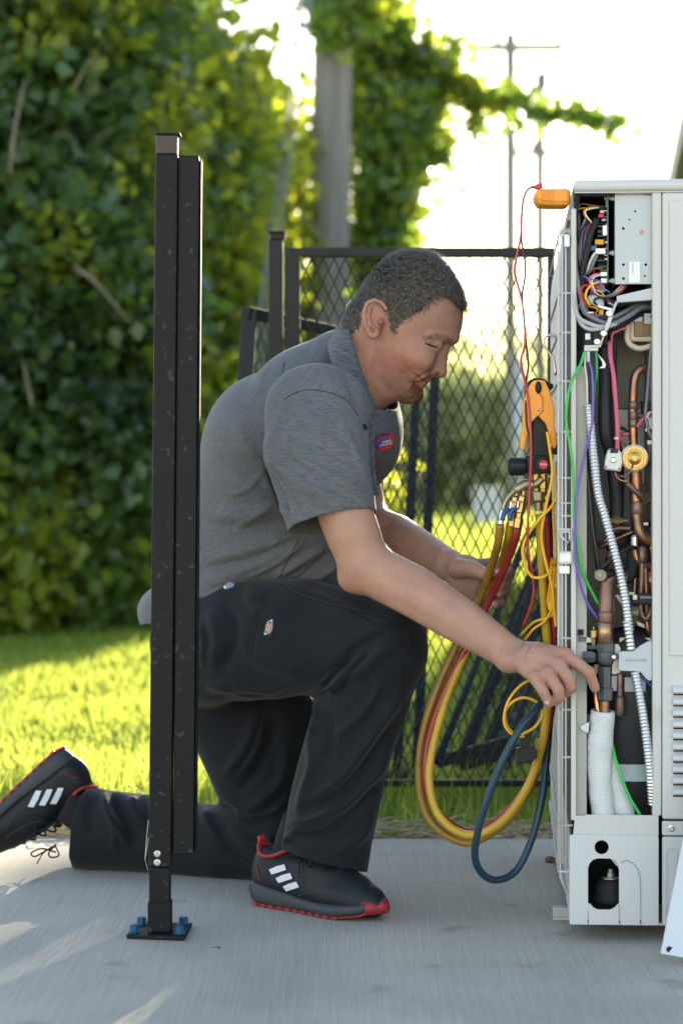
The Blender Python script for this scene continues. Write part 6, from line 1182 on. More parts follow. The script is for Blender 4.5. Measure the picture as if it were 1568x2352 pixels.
# far thigh, knee on the ground, shin lying back
T.chain([A(470, 1490, .50), A(560, 1640, .52), A(612, 1780, .52), A(635, 1900, .52), A(630, 1950, .53)], [(.10, .11), (.098, .118), (.092, .112), (.085, .095), (.075, .070)], .03, side=(0, 1, 0))
T.ell(A(655, 1650, .51), (.065, .08, .10), None, .03)
T.chain([A(622, 1945, .53), A(520, 1942, .56), A(420, 1930, .60), A(320, 1915, .62), A(190, 1904, .64)], [(.078, .078), (.085, .083), (.085, .082), (.083, .083), (.083, .086)], .035, side=(0, 1, 0))
V, F = T.mesh(3); N = vnormals(V, F); wob(V, N, .002, 16, 8); N = vnormals(V, F)
tf = [([(745, 1600), (790, 1560), (850, 1520)], .006, 6), ([(735, 1590), (770, 1548), (820, 1505)], -.006, 5), ([(760, 1600), (745, 1570), (760, 1540)], .006, 5), ([(720, 1600), (730, 1650), (715, 1700)], .005, 7), ([(880, 1560), (830, 1640), (760, 1700)], .004, 7), ([(660, 1890), (720, 1880), (790, 1840)], .005, 7), ([(655, 1915), (730, 1915), (800, 1890)], -.004, 6), ([(500, 1560), (600, 1580), (690, 1570)], .003, 8), ([(460, 1420), (470, 1480), (465, 1540)], .004, 7), ([(610, 1640), (590, 1720), (545, 1790)], .004, 7), ([(670, 1820), (620, 1870), (560, 1880), (520, 1850)], .005, 6), ([(690, 1900), (630, 1950), (560, 1960)], .004, 6), ([(235, 1850), (260, 1900), (262, 1960)], .004, 6), ([(345, 1835), (360, 1880), (400, 1920)], .005, 8), ([(960, 1450), (860, 1500), (800, 1540), (735, 1590)], .007, 12), ([(930, 1440), (830, 1480), (770, 1540), (700, 1570)], -.006, 10), ([(870, 1480), (815, 1530), (790, 1560), (760, 1590)], -.008, 7), ([(920, 1470), (850, 1525), (810, 1570), (780, 1590)], .006, 8), ([(700, 1600), (760, 1590), (800, 1575), (830, 1560)], -.006, 8),
 ([(640, 1345), (760, 1390), (860, 1440), (930, 1460)], .005, 16), ([(480, 1400), (500, 1470), (480, 1540)], .005, 16), ([(520, 1380), (540, 1460), (500, 1560)], -.005, 14), ([(560, 1350), (600, 1400), (680, 1430)], .004, 16), ([(455, 1560), (560, 1595), (690, 1600)], .006, 12), ([(470, 1600), (560, 1605), (640, 1610)], -.005, 8),
 ([(945, 1560), (860, 1680), (790, 1780), (700, 1850)], .008, 16), ([(930, 1620), (860, 1730), (790, 1810), (720, 1870)], -.006, 12), ([(900, 1700), (850, 1790), (770, 1860), (680, 1900)], .008, 14), ([(880, 1780), (820, 1860), (740, 1910), (660, 1935)], -.006, 11), ([(700, 1660), (720, 1740), (700, 1820), (680, 1890)], .006, 12), ([(750, 1620), (760, 1700), (740, 1770)], -.004, 12), ([(860, 1860), (820, 1930), (760, 1960)], .005, 12),
 ([(600, 1620), (560, 1720), (510, 1790)], .006, 13), ([(640, 1640), (600, 1750), (540, 1830)], -.006, 11), ([(660, 1700), (640, 1800), (560, 1870)], .006, 12), ([(640, 1860), (580, 1890), (520, 1860), (480, 1840)], -.007, 10), ([(650, 1900), (590, 1940), (520, 1900)], .007, 12), ([(640, 1960), (580, 1985), (510, 1950)], -.005, 10),
 ([(240, 1815), (245, 1860), (270, 1900), (300, 1950)], .009, 11), ([(262, 1812), (268, 1860), (292, 1905), (320, 1950)], -.008, 10), ([(300, 1825), (310, 1860), (330, 1900)], .007, 12), ([(215, 1830), (205, 1880), (215, 1930)], -.004, 12), ([(470, 1850), (480, 1900), (520, 1950)], .006, 14), ([(560, 1500), (640, 1530), (700, 1540)], .004, 20)]
for pth_, a_, w_ in tf: fold(V, N, pth_, a_ * (2.6 if w_ < 8 else 2.0), w_)
V = lap(V, F, .25); V[:, 2] = np.maximum(V[:, 2], .004)
def dropT(c):
    v = toview(c); near = c[:, 1] < .36
    hemn = np.interp(v[:, 0], [620, 645, 680, 740, 800, 830, 860], [1930, 1950, 1966, 1985, 1999, 2004, 2004]); s1 = near & (v[:, 1] > hemn) & (v[:, 0] > 600) & (v[:, 0] < 900)
    s2 = (v[:, 0] < np.interp(v[:, 1], [1780, 1830, 1900, 1970, 2010], [226, 184, 162, 158, 172])) & (v[:, 1] > 1760) & (c[:, 1] > .4)
    s3 = v[:, 1] < np.interp(v[:, 0], [300, 470, 560, 620], [1375, 1372, 1320, 1200])
    return s1 | s2 | s3
V, F = keep(V, F, dropT); V = smooth_rim(V, F)
trouser_m = cloth('trouser_twill', (.0032, .0045, .0070), .2, (.0070, .0090, .0130), 30, (6, 6, 30), (0, .6, 0), .5, .78)
tro = npmesh('trousers', V, F, trouser_m, mo, True); sol = tro.modifiers.new('thickness', 'SOLIDIFY'); sol.thickness = .003; sol.offset = -1
tb = bvh(V, F); tst = mat('trouser_stitch', (.004, .005, .007), .9); tst2 = mat('trouser_stitch_light', (.035, .045, .055), .9)
for pp in ([(640, 1340), (700, 1372), (800, 1400), (920, 1425)], [(930, 1430), (940, 1480), (930, 1600), (915, 1700), (890, 1800), (860, 1900), (835, 1990)], [(712, 1600), (708, 1650)], [(930, 1615), (965, 1618)], [(700, 1590), (690, 1750)][:1] * 2, [(568, 1505), (575, 1440), (600, 1380), (612, 1355)], [(580, 1500), (590, 1440), (610, 1385), (625, 1360)], [(175, 1893), (260, 1900), (340, 1905)], [(450, 1898), (520, 1897), (600, 1890)], [(205, 1810), (190, 1870), (188, 1990)], [(672, 1945), (740, 1970), (830, 1985)], [(715, 1610), (700, 1700), (690, 1800)]): seamline(tb, pp, tst, parent=tro, r=.0010)
seamline(tb, [(584, 1500), (594, 1440), (614, 1385), (628, 1362)], tst2, parent=tro, r=.0005); seamline(tb, [(640, 1336), (700, 1368), (800, 1396), (918, 1420)], tst2, parent=tro, r=.0005)
mb = MB(); pk = snap(tb, [(573, 1503), (580, 1440), (604, 1380), (616, 1358)], .0006)
for k in range(len(pk) - 1): a, b = pk[k], pk[k + 1]; w_ = Vector((.0032, 0, .001)); mb.add([a - w_, b - w_, b + w_, a + w_], [(0, 1, 2, 3)])
mb.build('pocket_opening', M['hole'], tro)
# logo tab by the pocket: oval with a slanted band of lettering
p, n = onsurf(tb, 619, 1441, .0012)
if p:
    k_ = (CAM_D + p.y) / FPX; Rv = Vector((0, 0, 1)).cross(n).normalized(); Uv = n.cross(Rv).normalized(); ang = math.radians(-10); Rr = Rv * math.cos(ang) + Uv * math.sin(ang); Ur = Uv * math.cos(ang) - Rv * math.sin(ang)
    o_ = lambda a, b, l=0: p + Rr * a * k_ + Ur * b * k_ + n * l
    mb = MB(); mb.prism([o_(-17, -22), o_(12, -24), o_(17, 20), o_(-10, 24)], n * .0006); mb.build('logo_tab', mat('tab_black', (.006, .007, .009), .8), tro)
    e_ = lambda rx_, ry_, l: [o_(rx_ * math.cos(2 * math.pi * q / 24), ry_ * math.sin(2 * math.pi * q / 24), l) for q in range(24)]
    mb = MB(); mb.prism(e_(9.5, 15.5, .0009), n * .0003); mb.build('logo_oval', M['white_print'], tro); mb = MB(); mb.prism(e_(8.7, 14.6, .0014), n * .0003); mb.build('logo_oval', M['red_print'], tro); mb = MB(); mb.prism(e_(6.8, 12.2, .0019), n * .0003); mb.build('logo_oval', M['orange'], tro)
    a2 = math.radians(72); R2 = Rr * math.cos(a2) + Ur * math.sin(a2); U2 = Ur * math.cos(a2) - Rr * math.sin(a2); b_ = lambda a, b, l: p + (R2 * a + U2 * b) * k_ + n * l
    for sc_, l_, mm in ((1, .0024, M['white_print']), (.84, .0029, M['blue_print'])):
        mb = MB(); mb.prism([b_(-21 * sc_, 0, l_), b_(-15 * sc_, -4 * sc_, l_), b_(15 * sc_, -4 * sc_, l_), b_(21 * sc_, 0, l_), b_(15 * sc_, 4 * sc_, l_), b_(-15 * sc_, 4 * sc_, l_)], n * .0003); mb.build('logo_band', mm, tro)
    text('logo_lettering', 'Dickies', 7.0 * k_, b_(0, 0, .0036), R2, U2, M['white_print'], tro)
# belt clip and white tag at the waist
p, n = onsurf(sb, 530, 1352, .004)
if p is None: p, n = onsurf(tb, 530, 1356, .006)
if p:
    mb = MB(); mb.lathe(p, n, [(0, .011), (.004, .012), (.006, .008), (.009, .008)], 16); mb.build('belt_clip', M['steel'], tro)
    mb = MB(); mb.prism([p + Vector((-.014, -.004, .004)), p + Vector((.006, -.006, .0)), p + Vector((-.004, -.006, -.020))], (0, -.001, 0)); mb.build('white_tag', M['white_pl'], tro)

# ---- body: head, neck, arms and hands in one skin
head_c = Vector(P(870, 746, .255)); pit = math.radians(24.5); hy = math.radians(-7)
Fx = Vector((math.cos(pit) * math.cos(hy), math.cos(pit) * math.sin(hy), -math.sin(pit))); Sy = Vector((math.sin(hy), -math.cos(hy), 0)); Uz = Vector((math.sin(pit) * math.cos(hy), math.sin(pit) * math.sin(hy), math.cos(pit)))
KH = (CAM_D + .255) / FPX
def hl(vx, vy):     # sighting on the mid plane of the head -> (x, z) head coordinates
    a, b = (vx - 870) * KH / math.cos(hy), -(vy - 746) * KH; return (a * math.cos(pit) - b * math.sin(pit), a * math.sin(pit) + b * math.cos(pit))
def hw(x, y, z): return np.array(head_c + Fx * x + Sy * y + Uz * z)
prof = [(936, 917), (950, 914), (962, 904), (967, 893), (966, 886), (973, 881), (976, 876.5), (974, 873), (981, 869), (986, 864), (991, 858), (999, 845), (1008, 828), (1018, 812), (1029, 801), (1041, 791), (1050, 782), (1055, 768), (1060, 750), (1062, 728), (1062, 706), (1056, 680), (1045, 650), (1026, 620), (1003, 597), (978, 584), (940, 582), (905, 590), (873, 614), (846, 645), (825, 680), (811, 710), (805, 745), (812, 775), (835, 800), (850, 840), (860, 880), (880, 899), (905, 908)]
PF = np.array([hl(*q) for q in prof])
PFs = np.array([(q[0], q[1]) for q in smoothpath([Vector((a, b, 0)) for a, b in PF], 4, closed=True)])
Bd = SDF((-.42, -.27, .40), (.54, .66, 1.30), .0026)
gx = np.linspace(-.14, .20, 230); gz = np.linspace(-.19, .17, 240); GX, GZ = np.meshgrid(gx, gz, indexing='ij'); dmin = np.full(GX.shape, 1e9); inside = np.zeros(GX.shape, bool); m_ = len(PFs)
for i in range(m_):
    a, b = PFs[i], PFs[(i + 1) % m_]; d = b - a; t_ = np.clip(((GX - a[0]) * d[0] + (GZ - a[1]) * d[1]) / max(d @ d, 1e-12), 0, 1); dmin = np.minimum(dmin, np.hypot(GX - a[0] - t_ * d[0], GZ - a[1] - t_ * d[1]))
    c_ = ((a[1] > GZ) != (b[1] > GZ)) & (GX < (b[0] - a[0]) * (GZ - a[1]) / (b[1] - a[1] + 1e-15) + a[0]); inside ^= c_
sd = np.where(inside, dmin, -dmin)      # positive inside
sl, (X, Y, Z) = Bd.sub(np.array(head_c), np.array(head_c), .24)
hx = (X - head_c.x) * Fx.x + (Y - head_c.y) * Fx.y + (Z - head_c.z) * Fx.z; hyy = (X - head_c.x) * Sy.x + (Y - head_c.y) * Sy.y; hz_ = (X - head_c.x) * Uz.x + (Y - head_c.y) * Uz.y + (Z - head_c.z) * Uz.z
ix = np.clip((hx - gx[0]) / (gx[1] - gx[0]), 0, len(gx) - 1.001); iz = np.clip((hz_ - gz[0]) / (gz[1] - gz[0]), 0, len(gz) - 1.001); i0 = ix.astype(int); j0 = iz.astype(int); fx_, fz_ = ix - i0, iz - j0
din = sd[i0, j0] * (1 - fx_) * (1 - fz_) + sd[i0 + 1, j0] * fx_ * (1 - fz_) + sd[i0, j0 + 1] * (1 - fx_) * fz_ + sd[i0 + 1, j0 + 1] * fx_ * fz_
wm = np.interp(hz_, [-.15, -.115, -.09, -.06, -.03, 0, .03, .06, .10, .14], [.030, .036, .050, .060, .066, .070, .073, .077, .077, .070])
wm = wm * np.interp(hx, [-.10, -.05, .0, .06, .12, .16], [.95, 1.0, 1.0, .97, .86, .75])
Rr_ = np.interp(hz_, [-.13, -.08, 0, .06], [.050, .075, .085, .085]); e_ = np.clip(Rr_ - din, 0, None) / Rr_
dh = (np.sqrt(e_ ** 2 + (np.abs(hyy) / wm) ** 2) - 1) * np.minimum(wm, Rr_) * .9; dh = np.where(din < 0, np.maximum(dh, -din), dh)
Bd.put(sl, dh.astype(np.float32), 0)
def HL(vx, vy, y): x, z = hl(vx, vy); return hw(x, y, z)
# nose
Bd.chain([HL(1017, 812, 0), HL(1013, 836, 0), HL(1009, 853, 0)], [(.0085, .008), (.0115, .011), (.0135, .012)], .016, side=np.array(Sy))
Bd.ell(HL(976, 848, 0), (.013, .030, .018), None, .016)
Bd.ell(HL(1011, 856, 0), (.0115, .0120, .0105), None, .006); Bd.ell(HL(1000, 850, .013), (.0080, .0060, .0070), None, .006); Bd.ell(HL(1000, 850, -.013), (.0080, .0060, .0070), None, .006)
# eye sockets, balls, lids, brow, cheeks, lips, chin
for sgn in (1, -1):
    Bd.ell(HL(1014, 796, .035 * sgn), (.020, .018, .012), None, .012, cut=True)
    Bd.ell(HL(1003, 795, .030 * sgn), (.0135, .0125, .0125), None, .004)
    Bd.chain([HL(1040, 778, .012 * sgn), HL(1020, 776, .034 * sgn), HL(990, 772, .052 * sgn)], [.0080, .0085, .0055], .010)
    Bd.ell(HL(965, 822, .048 * sgn), (.028, .014, .022), None, .02)
    Bd.chain([HL(994, 850, .020 * sgn), HL(975, 858, .031 * sgn), HL(955, 868, .038 * sgn)], [.0016, .0022, .0012], .006, cut=True)
    Bd.ell(HL(962, 862, .036 * sgn), (.014, .008, .012), None, .010)
Bd.chain([HL(980, 872, .012), HL(981, 871.5, 0), HL(980, 872, -.012)], [.0042, .0050, .0042], .006); Bd.chain([HL(971, 882, .012), HL(973, 882, 0), HL(971, 882, -.012)], [.0046, .0054, .0046], .006)
Bd.chain([HL(960, 866, .026), HL(972, 875, .016), HL(979, 877.5, .0), HL(972, 875, -.016)], [.0012, .0018, .0020, .0018], .0025, cut=True)
Bd.ell(HL(950, 903, 0), (.014, .018, .013), None, .014)
# ear
ER = lambda vx, vy, y: HL(vx, vy, y)
ec = ER(868, 738, .076); 
Bd.ell(ER(870, 738, .073), (.018, .006, .031), Matrix.Rotation(math.radians(12), 3, 'Y'), .006)
rim = [(897, 716), (886, 701), (870, 696), (855, 703), (847, 723), (849, 744), (855, 762), (862, 775), (872, 777), (878, 767)]
Bd.chain([ER(x, y, .082 + .004 * (i in (2, 3, 4, 5))) for i, (x, y) in enumerate(rim)], [.0040, .0044, .0046, .0046, .0044, .0042, .0046, .0062, .0066, .0045], .004)
Bd.ell(ER(874, 735, .084), (.0095, .0075, .0150), Matrix.Rotation(math.radians(15), 3, 'Y'), .004, cut=True); Bd.ell(ER(866, 716, .086), (.008, .005, .009), None, .004, cut=True)
Bd.chain([ER(862, 712, .082), ER(856, 730, .082), ER(862, 752, .082), ER(872, 760, .081)], [.003, .0034, .0034, .003], .003); Bd.ell(ER(884, 745, .079), (.0055, .006, .0065), None, .004)
for sgn in (-1,): Bd.ell(ER(868, 738, -.078), (.016, .007, .030), Matrix.Rotation(math.radians(12), 3, 'Y'), .006)
# neck, trunk core under the shirt, shoulders
Bd.chain([A(868, 800, .265), A(840, 850, .275), A(800, 900, .30)], [.062, .064, .068], .022); Bd.chain([A(845, 745, .26), A(812, 830, .28)], [.050, .060], .02)
Bd.chain([A(900, 872, .26), A(862, 890, .27)], [.034, .040], .03)
Bd.chain([A(800, 900, .30), A(740, 960, .33), A(650, 1120, .37), A(570, 1300, .39), A(530, 1400, .40)], [(.09, .06), (.14, .09), (.15, .11), (.15, .115), (.14, .10)], .03, side=rgt)
# near (right) arm
EL = A(838, 1300, -.01); WR = A(1168, 1500, -.12)
Bd.chain([SH + np.array([0, .02, -.02]), A(775, 1130, .01), A(812, 1230, -.01), EL], [.052, .053, .050, .044], .02)
Bd.chain([EL, A(880, 1322, -.02), A(950, 1358, -.045), A(1060, 1428, -.085), A(1130, 1474, -.11), WR], [(.043, .044), (.043, .047), (.041, .047), (.034, .041), (.028, .034), (.025, .030)], .02, side=(0, 1, 0))
Bd.ell(A(812, 1332, -.005), (.026, .024, .022), None, .02)
# right hand: knuckles, then curled fingers; the index reaches the valve
K = [A(1298, 1506, -.170), A(1283, 1527, -.186), A(1258, 1548, -.196), A(1228, 1558, -.198)]
for i, kk_ in enumerate(K): Bd.chain([WR + np.array([0, -.004 * i, -.004 * i]), WR * .5 + kk_ * .5 + np.array([.0, .0, .004]), kk_], [.021, .0185 - .001 * i, .0135 - .0008 * i], .012)
Bd.ell(A(1235, 1520, -.170), (.036, .018, .026), Matrix.Rotation(math.radians(32), 3, 'Y'), .015)
for c_ in K: Bd.ell(c_ + np.array([.000, -.003, .004]), (.0115, .0095, .0100), None, .005)
def finger(pts, rs, k=.0035): Bd.chain([A(*q) for q in pts], rs, k)
finger([(1298, 1508, -.172), (1332, 1528, -.178), (1354, 1549, -.180), (1366, 1581, -.176)], [.0125, .0112, .0108, .0088]); Bd.ell(A(1351, 1544, -.180), (.0118, .0112, .0112), None, .004)
finger([(1284, 1530, -.188), (1303, 1556, -.200), (1310, 1577, -.198), (1300, 1590, -.188)], [.0125, .0118, .0110, .0098])
finger([(1260, 1551, -.200), (1281, 1583, -.212), (1284, 1601, -.208), (1275, 1611, -.198)], [.0118, .0108, .0103, .0090])
finger([(1230, 1562, -.202), (1248, 1590, -.212), (1257, 1608, -.210), (1258, 1618, -.202)], [.0108, .0098, .0090, .0080])
finger([(1215, 1530, -.12), (1258, 1558, -.135), (1290, 1575, -.155), (1312, 1582, -.170)], [.016, .0140, .0120, .0095], .006)
# far (left) arm and hand holding the hoses
EL2 = A(845, 1205, .45); WR2 = A(1030, 1298, .19)
Bd.chain([A(790, 940, .49), A(812, 1080, .51), EL2], [.05, .05, .042], .02); Bd.chain([EL2, A(910, 1232, .39), A(980, 1270, .27), WR2], [(.040, .042), (.039, .044), (.030, .036), (.026, .030)], .02, side=(0, 1, 0))
KL = [A(1092, 1300, .135), A(1096, 1326, .128), A(1096, 1350, .13), A(1092, 1370, .14)]
for i, kk_ in enumerate(KL): Bd.chain([WR2, WR2 * .45 + kk_ * .55, kk_], [.022, .0190, .0135], .012)
Bd.ell(A(1065, 1325, .150), (.030, .018, .036), None, .015)
for i, (xt, yt, xe, ye) in enumerate(((1158, 1290, 1168, 1318), (1158, 1312, 1163, 1337), (1152, 1340, 1156, 1357), (1140, 1366, 1147, 1382))):
    b0_ = toview(KL[i][None])[0]; finger([(b0_[0], b0_[1], .135), ((b0_[0] + xt) / 2, (b0_[1] + yt) / 2, .155), (xt, yt, .135), (xe, ye, .088), (xe - 12, ye + 6, .062)][:5], [.0125, .0120, .0115, .0105, .0085])
finger([(1050, 1305, .13), (1083, 1306, .095), (1112, 1318, .062), (1141, 1312, .045)], [.020, .0165, .0125, .0100], .008)
V, F = Bd.mesh(2)
N_ = vnormals(V, F)
for pth_, a_, w_ in (([(996, 846), (982, 856), (968, 862), (955, 872), (950, 884)], -.0034, 3.4), ([(985, 862), (962, 856), (945, 862)], .0016, 7), ([(1008, 786), (995, 780), (978, 780)], -.0013, 2.6), ([(1006, 792), (993, 789), (980, 787)], .0016, 3.0), ([(1010, 806), (996, 807), (982, 800)], -.0012, 3.0), ([(972, 790), (962, 786), (954, 780)], -.0010, 2.2), ([(972, 795), (962, 797), (955, 797)], -.0010, 2.2), ([(1006, 862), (1000, 850), (1002, 840)], -.0014, 2.6), ([(1040, 730), (1020, 728), (1000, 735)], -.0006, 3),
    ([(880, 800), (900, 850), (905, 880)], .0015, 12), ([(905, 905), (885, 890), (868, 860)], -.0025, 10), ([(850, 800), (845, 850), (850, 890)], .0025, 9),
    ([(1245, 1505), (1270, 1512), (1290, 1518)], .0010, 4), ([(1225, 1525), (1255, 1535), (1275, 1545)], .0010, 4), ([(1190, 1500), (1225, 1512), (1250, 1520)], -.0012, 5), ([(1196, 1470), (1205, 1500), (1196, 1530)], -.0012, 4), ([(1345, 1538), (1352, 1552)], -.0008, 2.5),
    ([(900, 1330), (980, 1372), (1060, 1425)], .0020, 12), ([(880, 1365), (960, 1410), (1050, 1455)], -.0018, 12)): fold(V, N_, pth_, a_, w_, .2)
V0 = V.copy()
# shade painted into mouth line, lid fold, nostril and ear hollow, over skin tones: redder ears, cheeks, neck and knuckles, faint stubble, scalp under the hair
hv = toview(V)
rel = V - np.array(head_c); lx = rel @ np.array(Fx); ly = rel @ np.array(Sy); lz = rel @ np.array(Uz)
ishead = (np.linalg.norm(rel, axis=1) < .21)
def mid(vl): return np.array([hl(*q) for q in vl])
def inpoly(px_, pz_, poly):
    r = np.zeros(len(px_), bool); n = len(poly)
    for i in range(n):
        a, b = poly[i], poly[(i + 1) % n]; c = ((a[1] > pz_) != (b[1] > pz_)) & (px_ < (b[0] - a[0]) * (pz_ - a[1]) / (b[1] - a[1] + 1e-15) + a[0]); r ^= c
    return r
hairline = [(1082, 700), (1070, 706), (1058, 709), (1050, 700), (1038, 690), (1022, 680), (1005, 678), (988, 690), (982, 710), (966, 722), (946, 730), (930, 742), (920, 758), (913, 770), (906, 748), (901, 712), (888, 692), (868, 686), (850, 694), (838, 718), (836, 745), (830, 758), (818, 766), (800, 772), (780, 780), (770, 600), (900, 540), (1090, 560)]
def hl0(vx, vy, yoff): return hl(vx, vy)
HPoly = mid(hairline)
jit = np.random.default_rng(2).normal(size=len(V)) * .0026
hair = ishead & inpoly(lx + jit * 1.3, lz + np.roll(jit, 7) * 1.3, HPoly) & (np.abs(ly) < .0785 + 0 * ly) & (lz > -.075)
beardP = mid([(922, 915), (925, 903), (940, 893), (950, 881), (960, 888), (966, 892), (975, 900), (968, 925), (930, 930)])
jb = np.random.default_rng(12).normal(size=(2, len(V))) * .0035
beard = ishead & inpoly(lx + jb[0], lz + jb[1], beardP) & (np.abs(ly) < .030)
def g(vx, vy, r, yside=None): 
    d = np.hypot(hv[:, 0] - vx, hv[:, 1] - vy); return np.exp(-(d / r) ** 2)
base = np.tile(np.array([1.0, 1.0, 1.0]), (len(V), 1))
red = np.zeros(len(V))
for q in ((868, 735, 42, 1.0), (925, 810, 50, .7), (850, 830, 60, .6), (1012, 858, 20, .7), (955, 840, 45, .35)): red += g(*q[:3]) * q[3] * (ishead | (hv[:, 1] < 950))
for q in ((1298, 1500, 22, .6), (1262, 1540, 26, .6), (1355, 1555, 26, .5), (1300, 1590, 22, .5), (1262, 1612, 18, .5), (1160, 1320, 30, .4), (805, 1340, 28, .7)): red += g(*q[:3]) * q[3]
red = np.clip(red, 0, 1.1)[:, None]; base = base * (1 - red) + np.array([1.0, .78, .80]) * red * base
lip = (g(975, 876, 13) * ishead * (np.abs(ly) < .026))[:, None]; base *= (1 - .16 * lip * np.array([.2, 1, .8]))
stb = (np.clip(g(945, 897, 30) * .8 + g(986, 865, 9) * .6, 0, 1) * ishead)[:, None]; base *= (1 - stb * np.array([.12, .18, .20]))
lip_gap_shade = (np.exp(-((hv[:, 1] - (857 + (hv[:, 0] - 951) * .72)) / 2.2) ** 2) * ((hv[:, 0] > 947) & (hv[:, 0] < 983)) * ishead * (V[:, 1] < head_c.y + .02))[:, None]; base *= (1 - .65 * lip_gap_shade)  # shade between the lips painted as a dark line
lash = (np.exp(-((hv[:, 1] - (788 + (hv[:, 0] - 978) * .38)) / 2.2) ** 2) * ((hv[:, 0] > 976) & (hv[:, 0] < 1006)) * ishead * (V[:, 1] < head_c.y))[:, None]; base *= (1 - .85 * lash)
crease = (np.exp(-((hv[:, 1] - (778 + (hv[:, 0] - 968) * .32)) / 1.6) ** 2) * ((hv[:, 0] > 966) & (hv[:, 0] < 1008)) * ishead)[:, None]; base *= (1 - .30 * crease)  # shade in the eyelid fold painted on
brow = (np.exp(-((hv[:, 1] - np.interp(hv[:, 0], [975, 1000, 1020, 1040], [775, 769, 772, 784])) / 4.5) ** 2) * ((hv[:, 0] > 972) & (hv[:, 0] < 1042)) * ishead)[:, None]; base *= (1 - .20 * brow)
nostril_shade = (g(1004, 858, 4.5) * ishead)[:, None]; base *= (1 - .7 * nostril_shade)  # shade inside the nostril painted on
ear_shade = (g(873, 738, 12) * ishead * (ly > .05))[:, None]; base *= (1 - .25 * ear_shade)  # shade of the ear hollow painted on
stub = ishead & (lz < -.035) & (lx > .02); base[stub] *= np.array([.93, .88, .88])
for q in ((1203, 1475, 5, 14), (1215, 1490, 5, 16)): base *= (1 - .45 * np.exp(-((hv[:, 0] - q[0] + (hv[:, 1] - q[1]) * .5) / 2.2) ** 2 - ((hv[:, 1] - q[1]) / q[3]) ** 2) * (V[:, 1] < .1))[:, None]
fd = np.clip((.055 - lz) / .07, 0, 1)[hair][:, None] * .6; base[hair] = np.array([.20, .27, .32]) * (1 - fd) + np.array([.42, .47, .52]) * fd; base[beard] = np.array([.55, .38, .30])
skin_m = mat('skin', (.37, .205, .150), .5, 0, .07, 34, .35, 260, attr='pigment_shade', sss=.12, spec=.35, rvar=.08, dirt=((.26, .12, .08), 95, .62, .08, .45))
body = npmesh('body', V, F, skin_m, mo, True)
at = body.data.color_attributes.new('pigment_shade', 'FLOAT_COLOR', 'POINT'); at.data.foreach_set('color', np.concatenate([base, np.ones((len(V), 1))], 1).astype(np.float32).ravel())
NB = vnormals(V, F)
# ---- hair: a shell plus strands
hair_m = mat('hair_strand', (.032, .026, .022), .5, 0, .3, 160, 0, col2=(.12, .104, .09), spec=.2); beard_m = mat('beard_strand', (.12, .045, .022), .55, 0, .3, 160, 0, col2=(.26, .12, .06))
def strands(name, sel, n, l0, l1, wd, flow, lift, m, seed, parent, len_by=None):
    r = np.random.default_rng(seed); idx = r.choice(np.nonzero(sel)[0], n); p = V[idx] + r.normal(size=(n, 3)) * .0012; nn = NB[idx]; f = flow(p) if callable(flow) else np.tile(flow, (n, 1)); f = f + r.normal(size=(n, 3)) * .16; f -= nn * (f * nn).sum(1)[:, None]; f /= np.linalg.norm(f, axis=1)[:, None] + 1e-9
    L_ = l0 + r.random(n) * (l1 - l0)
    if len_by is not None: L_ = L_ * len_by(p)
    s_ = np.cross(nn, f); W = wd * (.7 + .6 * r.random(n)); 
    a = p - nn * .001; b = p + f * (L_ * .55)[:, None] + nn * (L_ * lift)[:, None]; c = p + f * L_[:, None] + nn * (L_ * lift * .9)[:, None]
    Vs = np.stack([a - s_ * W[:, None], a + s_ * W[:, None], b + s_ * W[:, None] * .8, b - s_ * W[:, None] * .8, c], 1); base_ = (np.arange(n) * 5)[:, None]
    Fs = np.concatenate([base_ + np.array([0, 1, 2]), base_ + np.array([0, 2, 3]), base_ + np.array([3, 2, 4])]); return npmesh(name, Vs.reshape(-1, 3), Fs, m, parent)
def hflow(p):
    q = p - np.array(head_c); x = q @ np.array(Fx); z = q @ np.array(Uz); y = q @ np.array(Sy); t_ = np.clip((z - .06) / .05, 0, 1)[:, None]
    back = np.array(Fx) * 1.0 + np.array(Uz) * .15; down = -np.array(Uz) * .9 - np.array(Fx) * .35; return back * t_ + down * (1 - t_)
def hlen(p): z = (p - np.array(head_c)) @ np.array(Uz); return np.interp(z, [-.06, .0, .05, .09, .13], [.35, .5, 1.0, 1.6, 1.8])
strands('hair_tuft', hair, 9000, .009, .016, .0007, hflow, .35, hair_m, 25, mo, hlen)
strands('hair', hair, 20000, .007, .013, .00032, hflow, .42, hair_m, 5, mo, hlen)
strands('beard', beard, 7000, .004, .010, .00026, np.array(Uz) * -1.0 + np.array(Fx) * .25, .5, beard_m, 6, mo)
stubsel = ishead & (ly > 0) & (lx > .0) & (lz < -.03) & (g(945, 885, 60) + g(986, 866, 12) * 2 > .35) & ~beard & ~hair
if stubsel.any(): strands('stubble', stubsel, 700, .0015, .0032, .00016, np.array(Uz) * -1.0, .5, beard_m, 15, mo)
side_b = ishead & (ly > .05) & inpoly(lx, lz, mid([(922, 768), (934, 745), (940, 752), (930, 775)])); 
if False: strands('sideburn', side_b, 300, .004, .007, .00025, np.array(Uz) * -1.0, .3, hair_m, 7, mo)
browsel = ishead & (brow[:, 0] > .55) & (ly > 0); strands('eyebrow', browsel, 120, .004, .007, .00025, -np.array(Fx) * .8 - np.array(Uz) * .3, .2, mat('brow_strand', (.16, .08, .05), .6), 8, mo)
armsel = (V[:, 1] < .2) & (hv[:, 0] > 860) & (hv[:, 0] < 1180) & (NB[:, 2] > .1) & (hv[:, 1] > 1200) | ((V[:, 1] > .22) & (hv[:, 0] > 880) & (hv[:, 0] < 1030) & (NB[:, 2] > .1) & (hv[:, 1] > 1100))
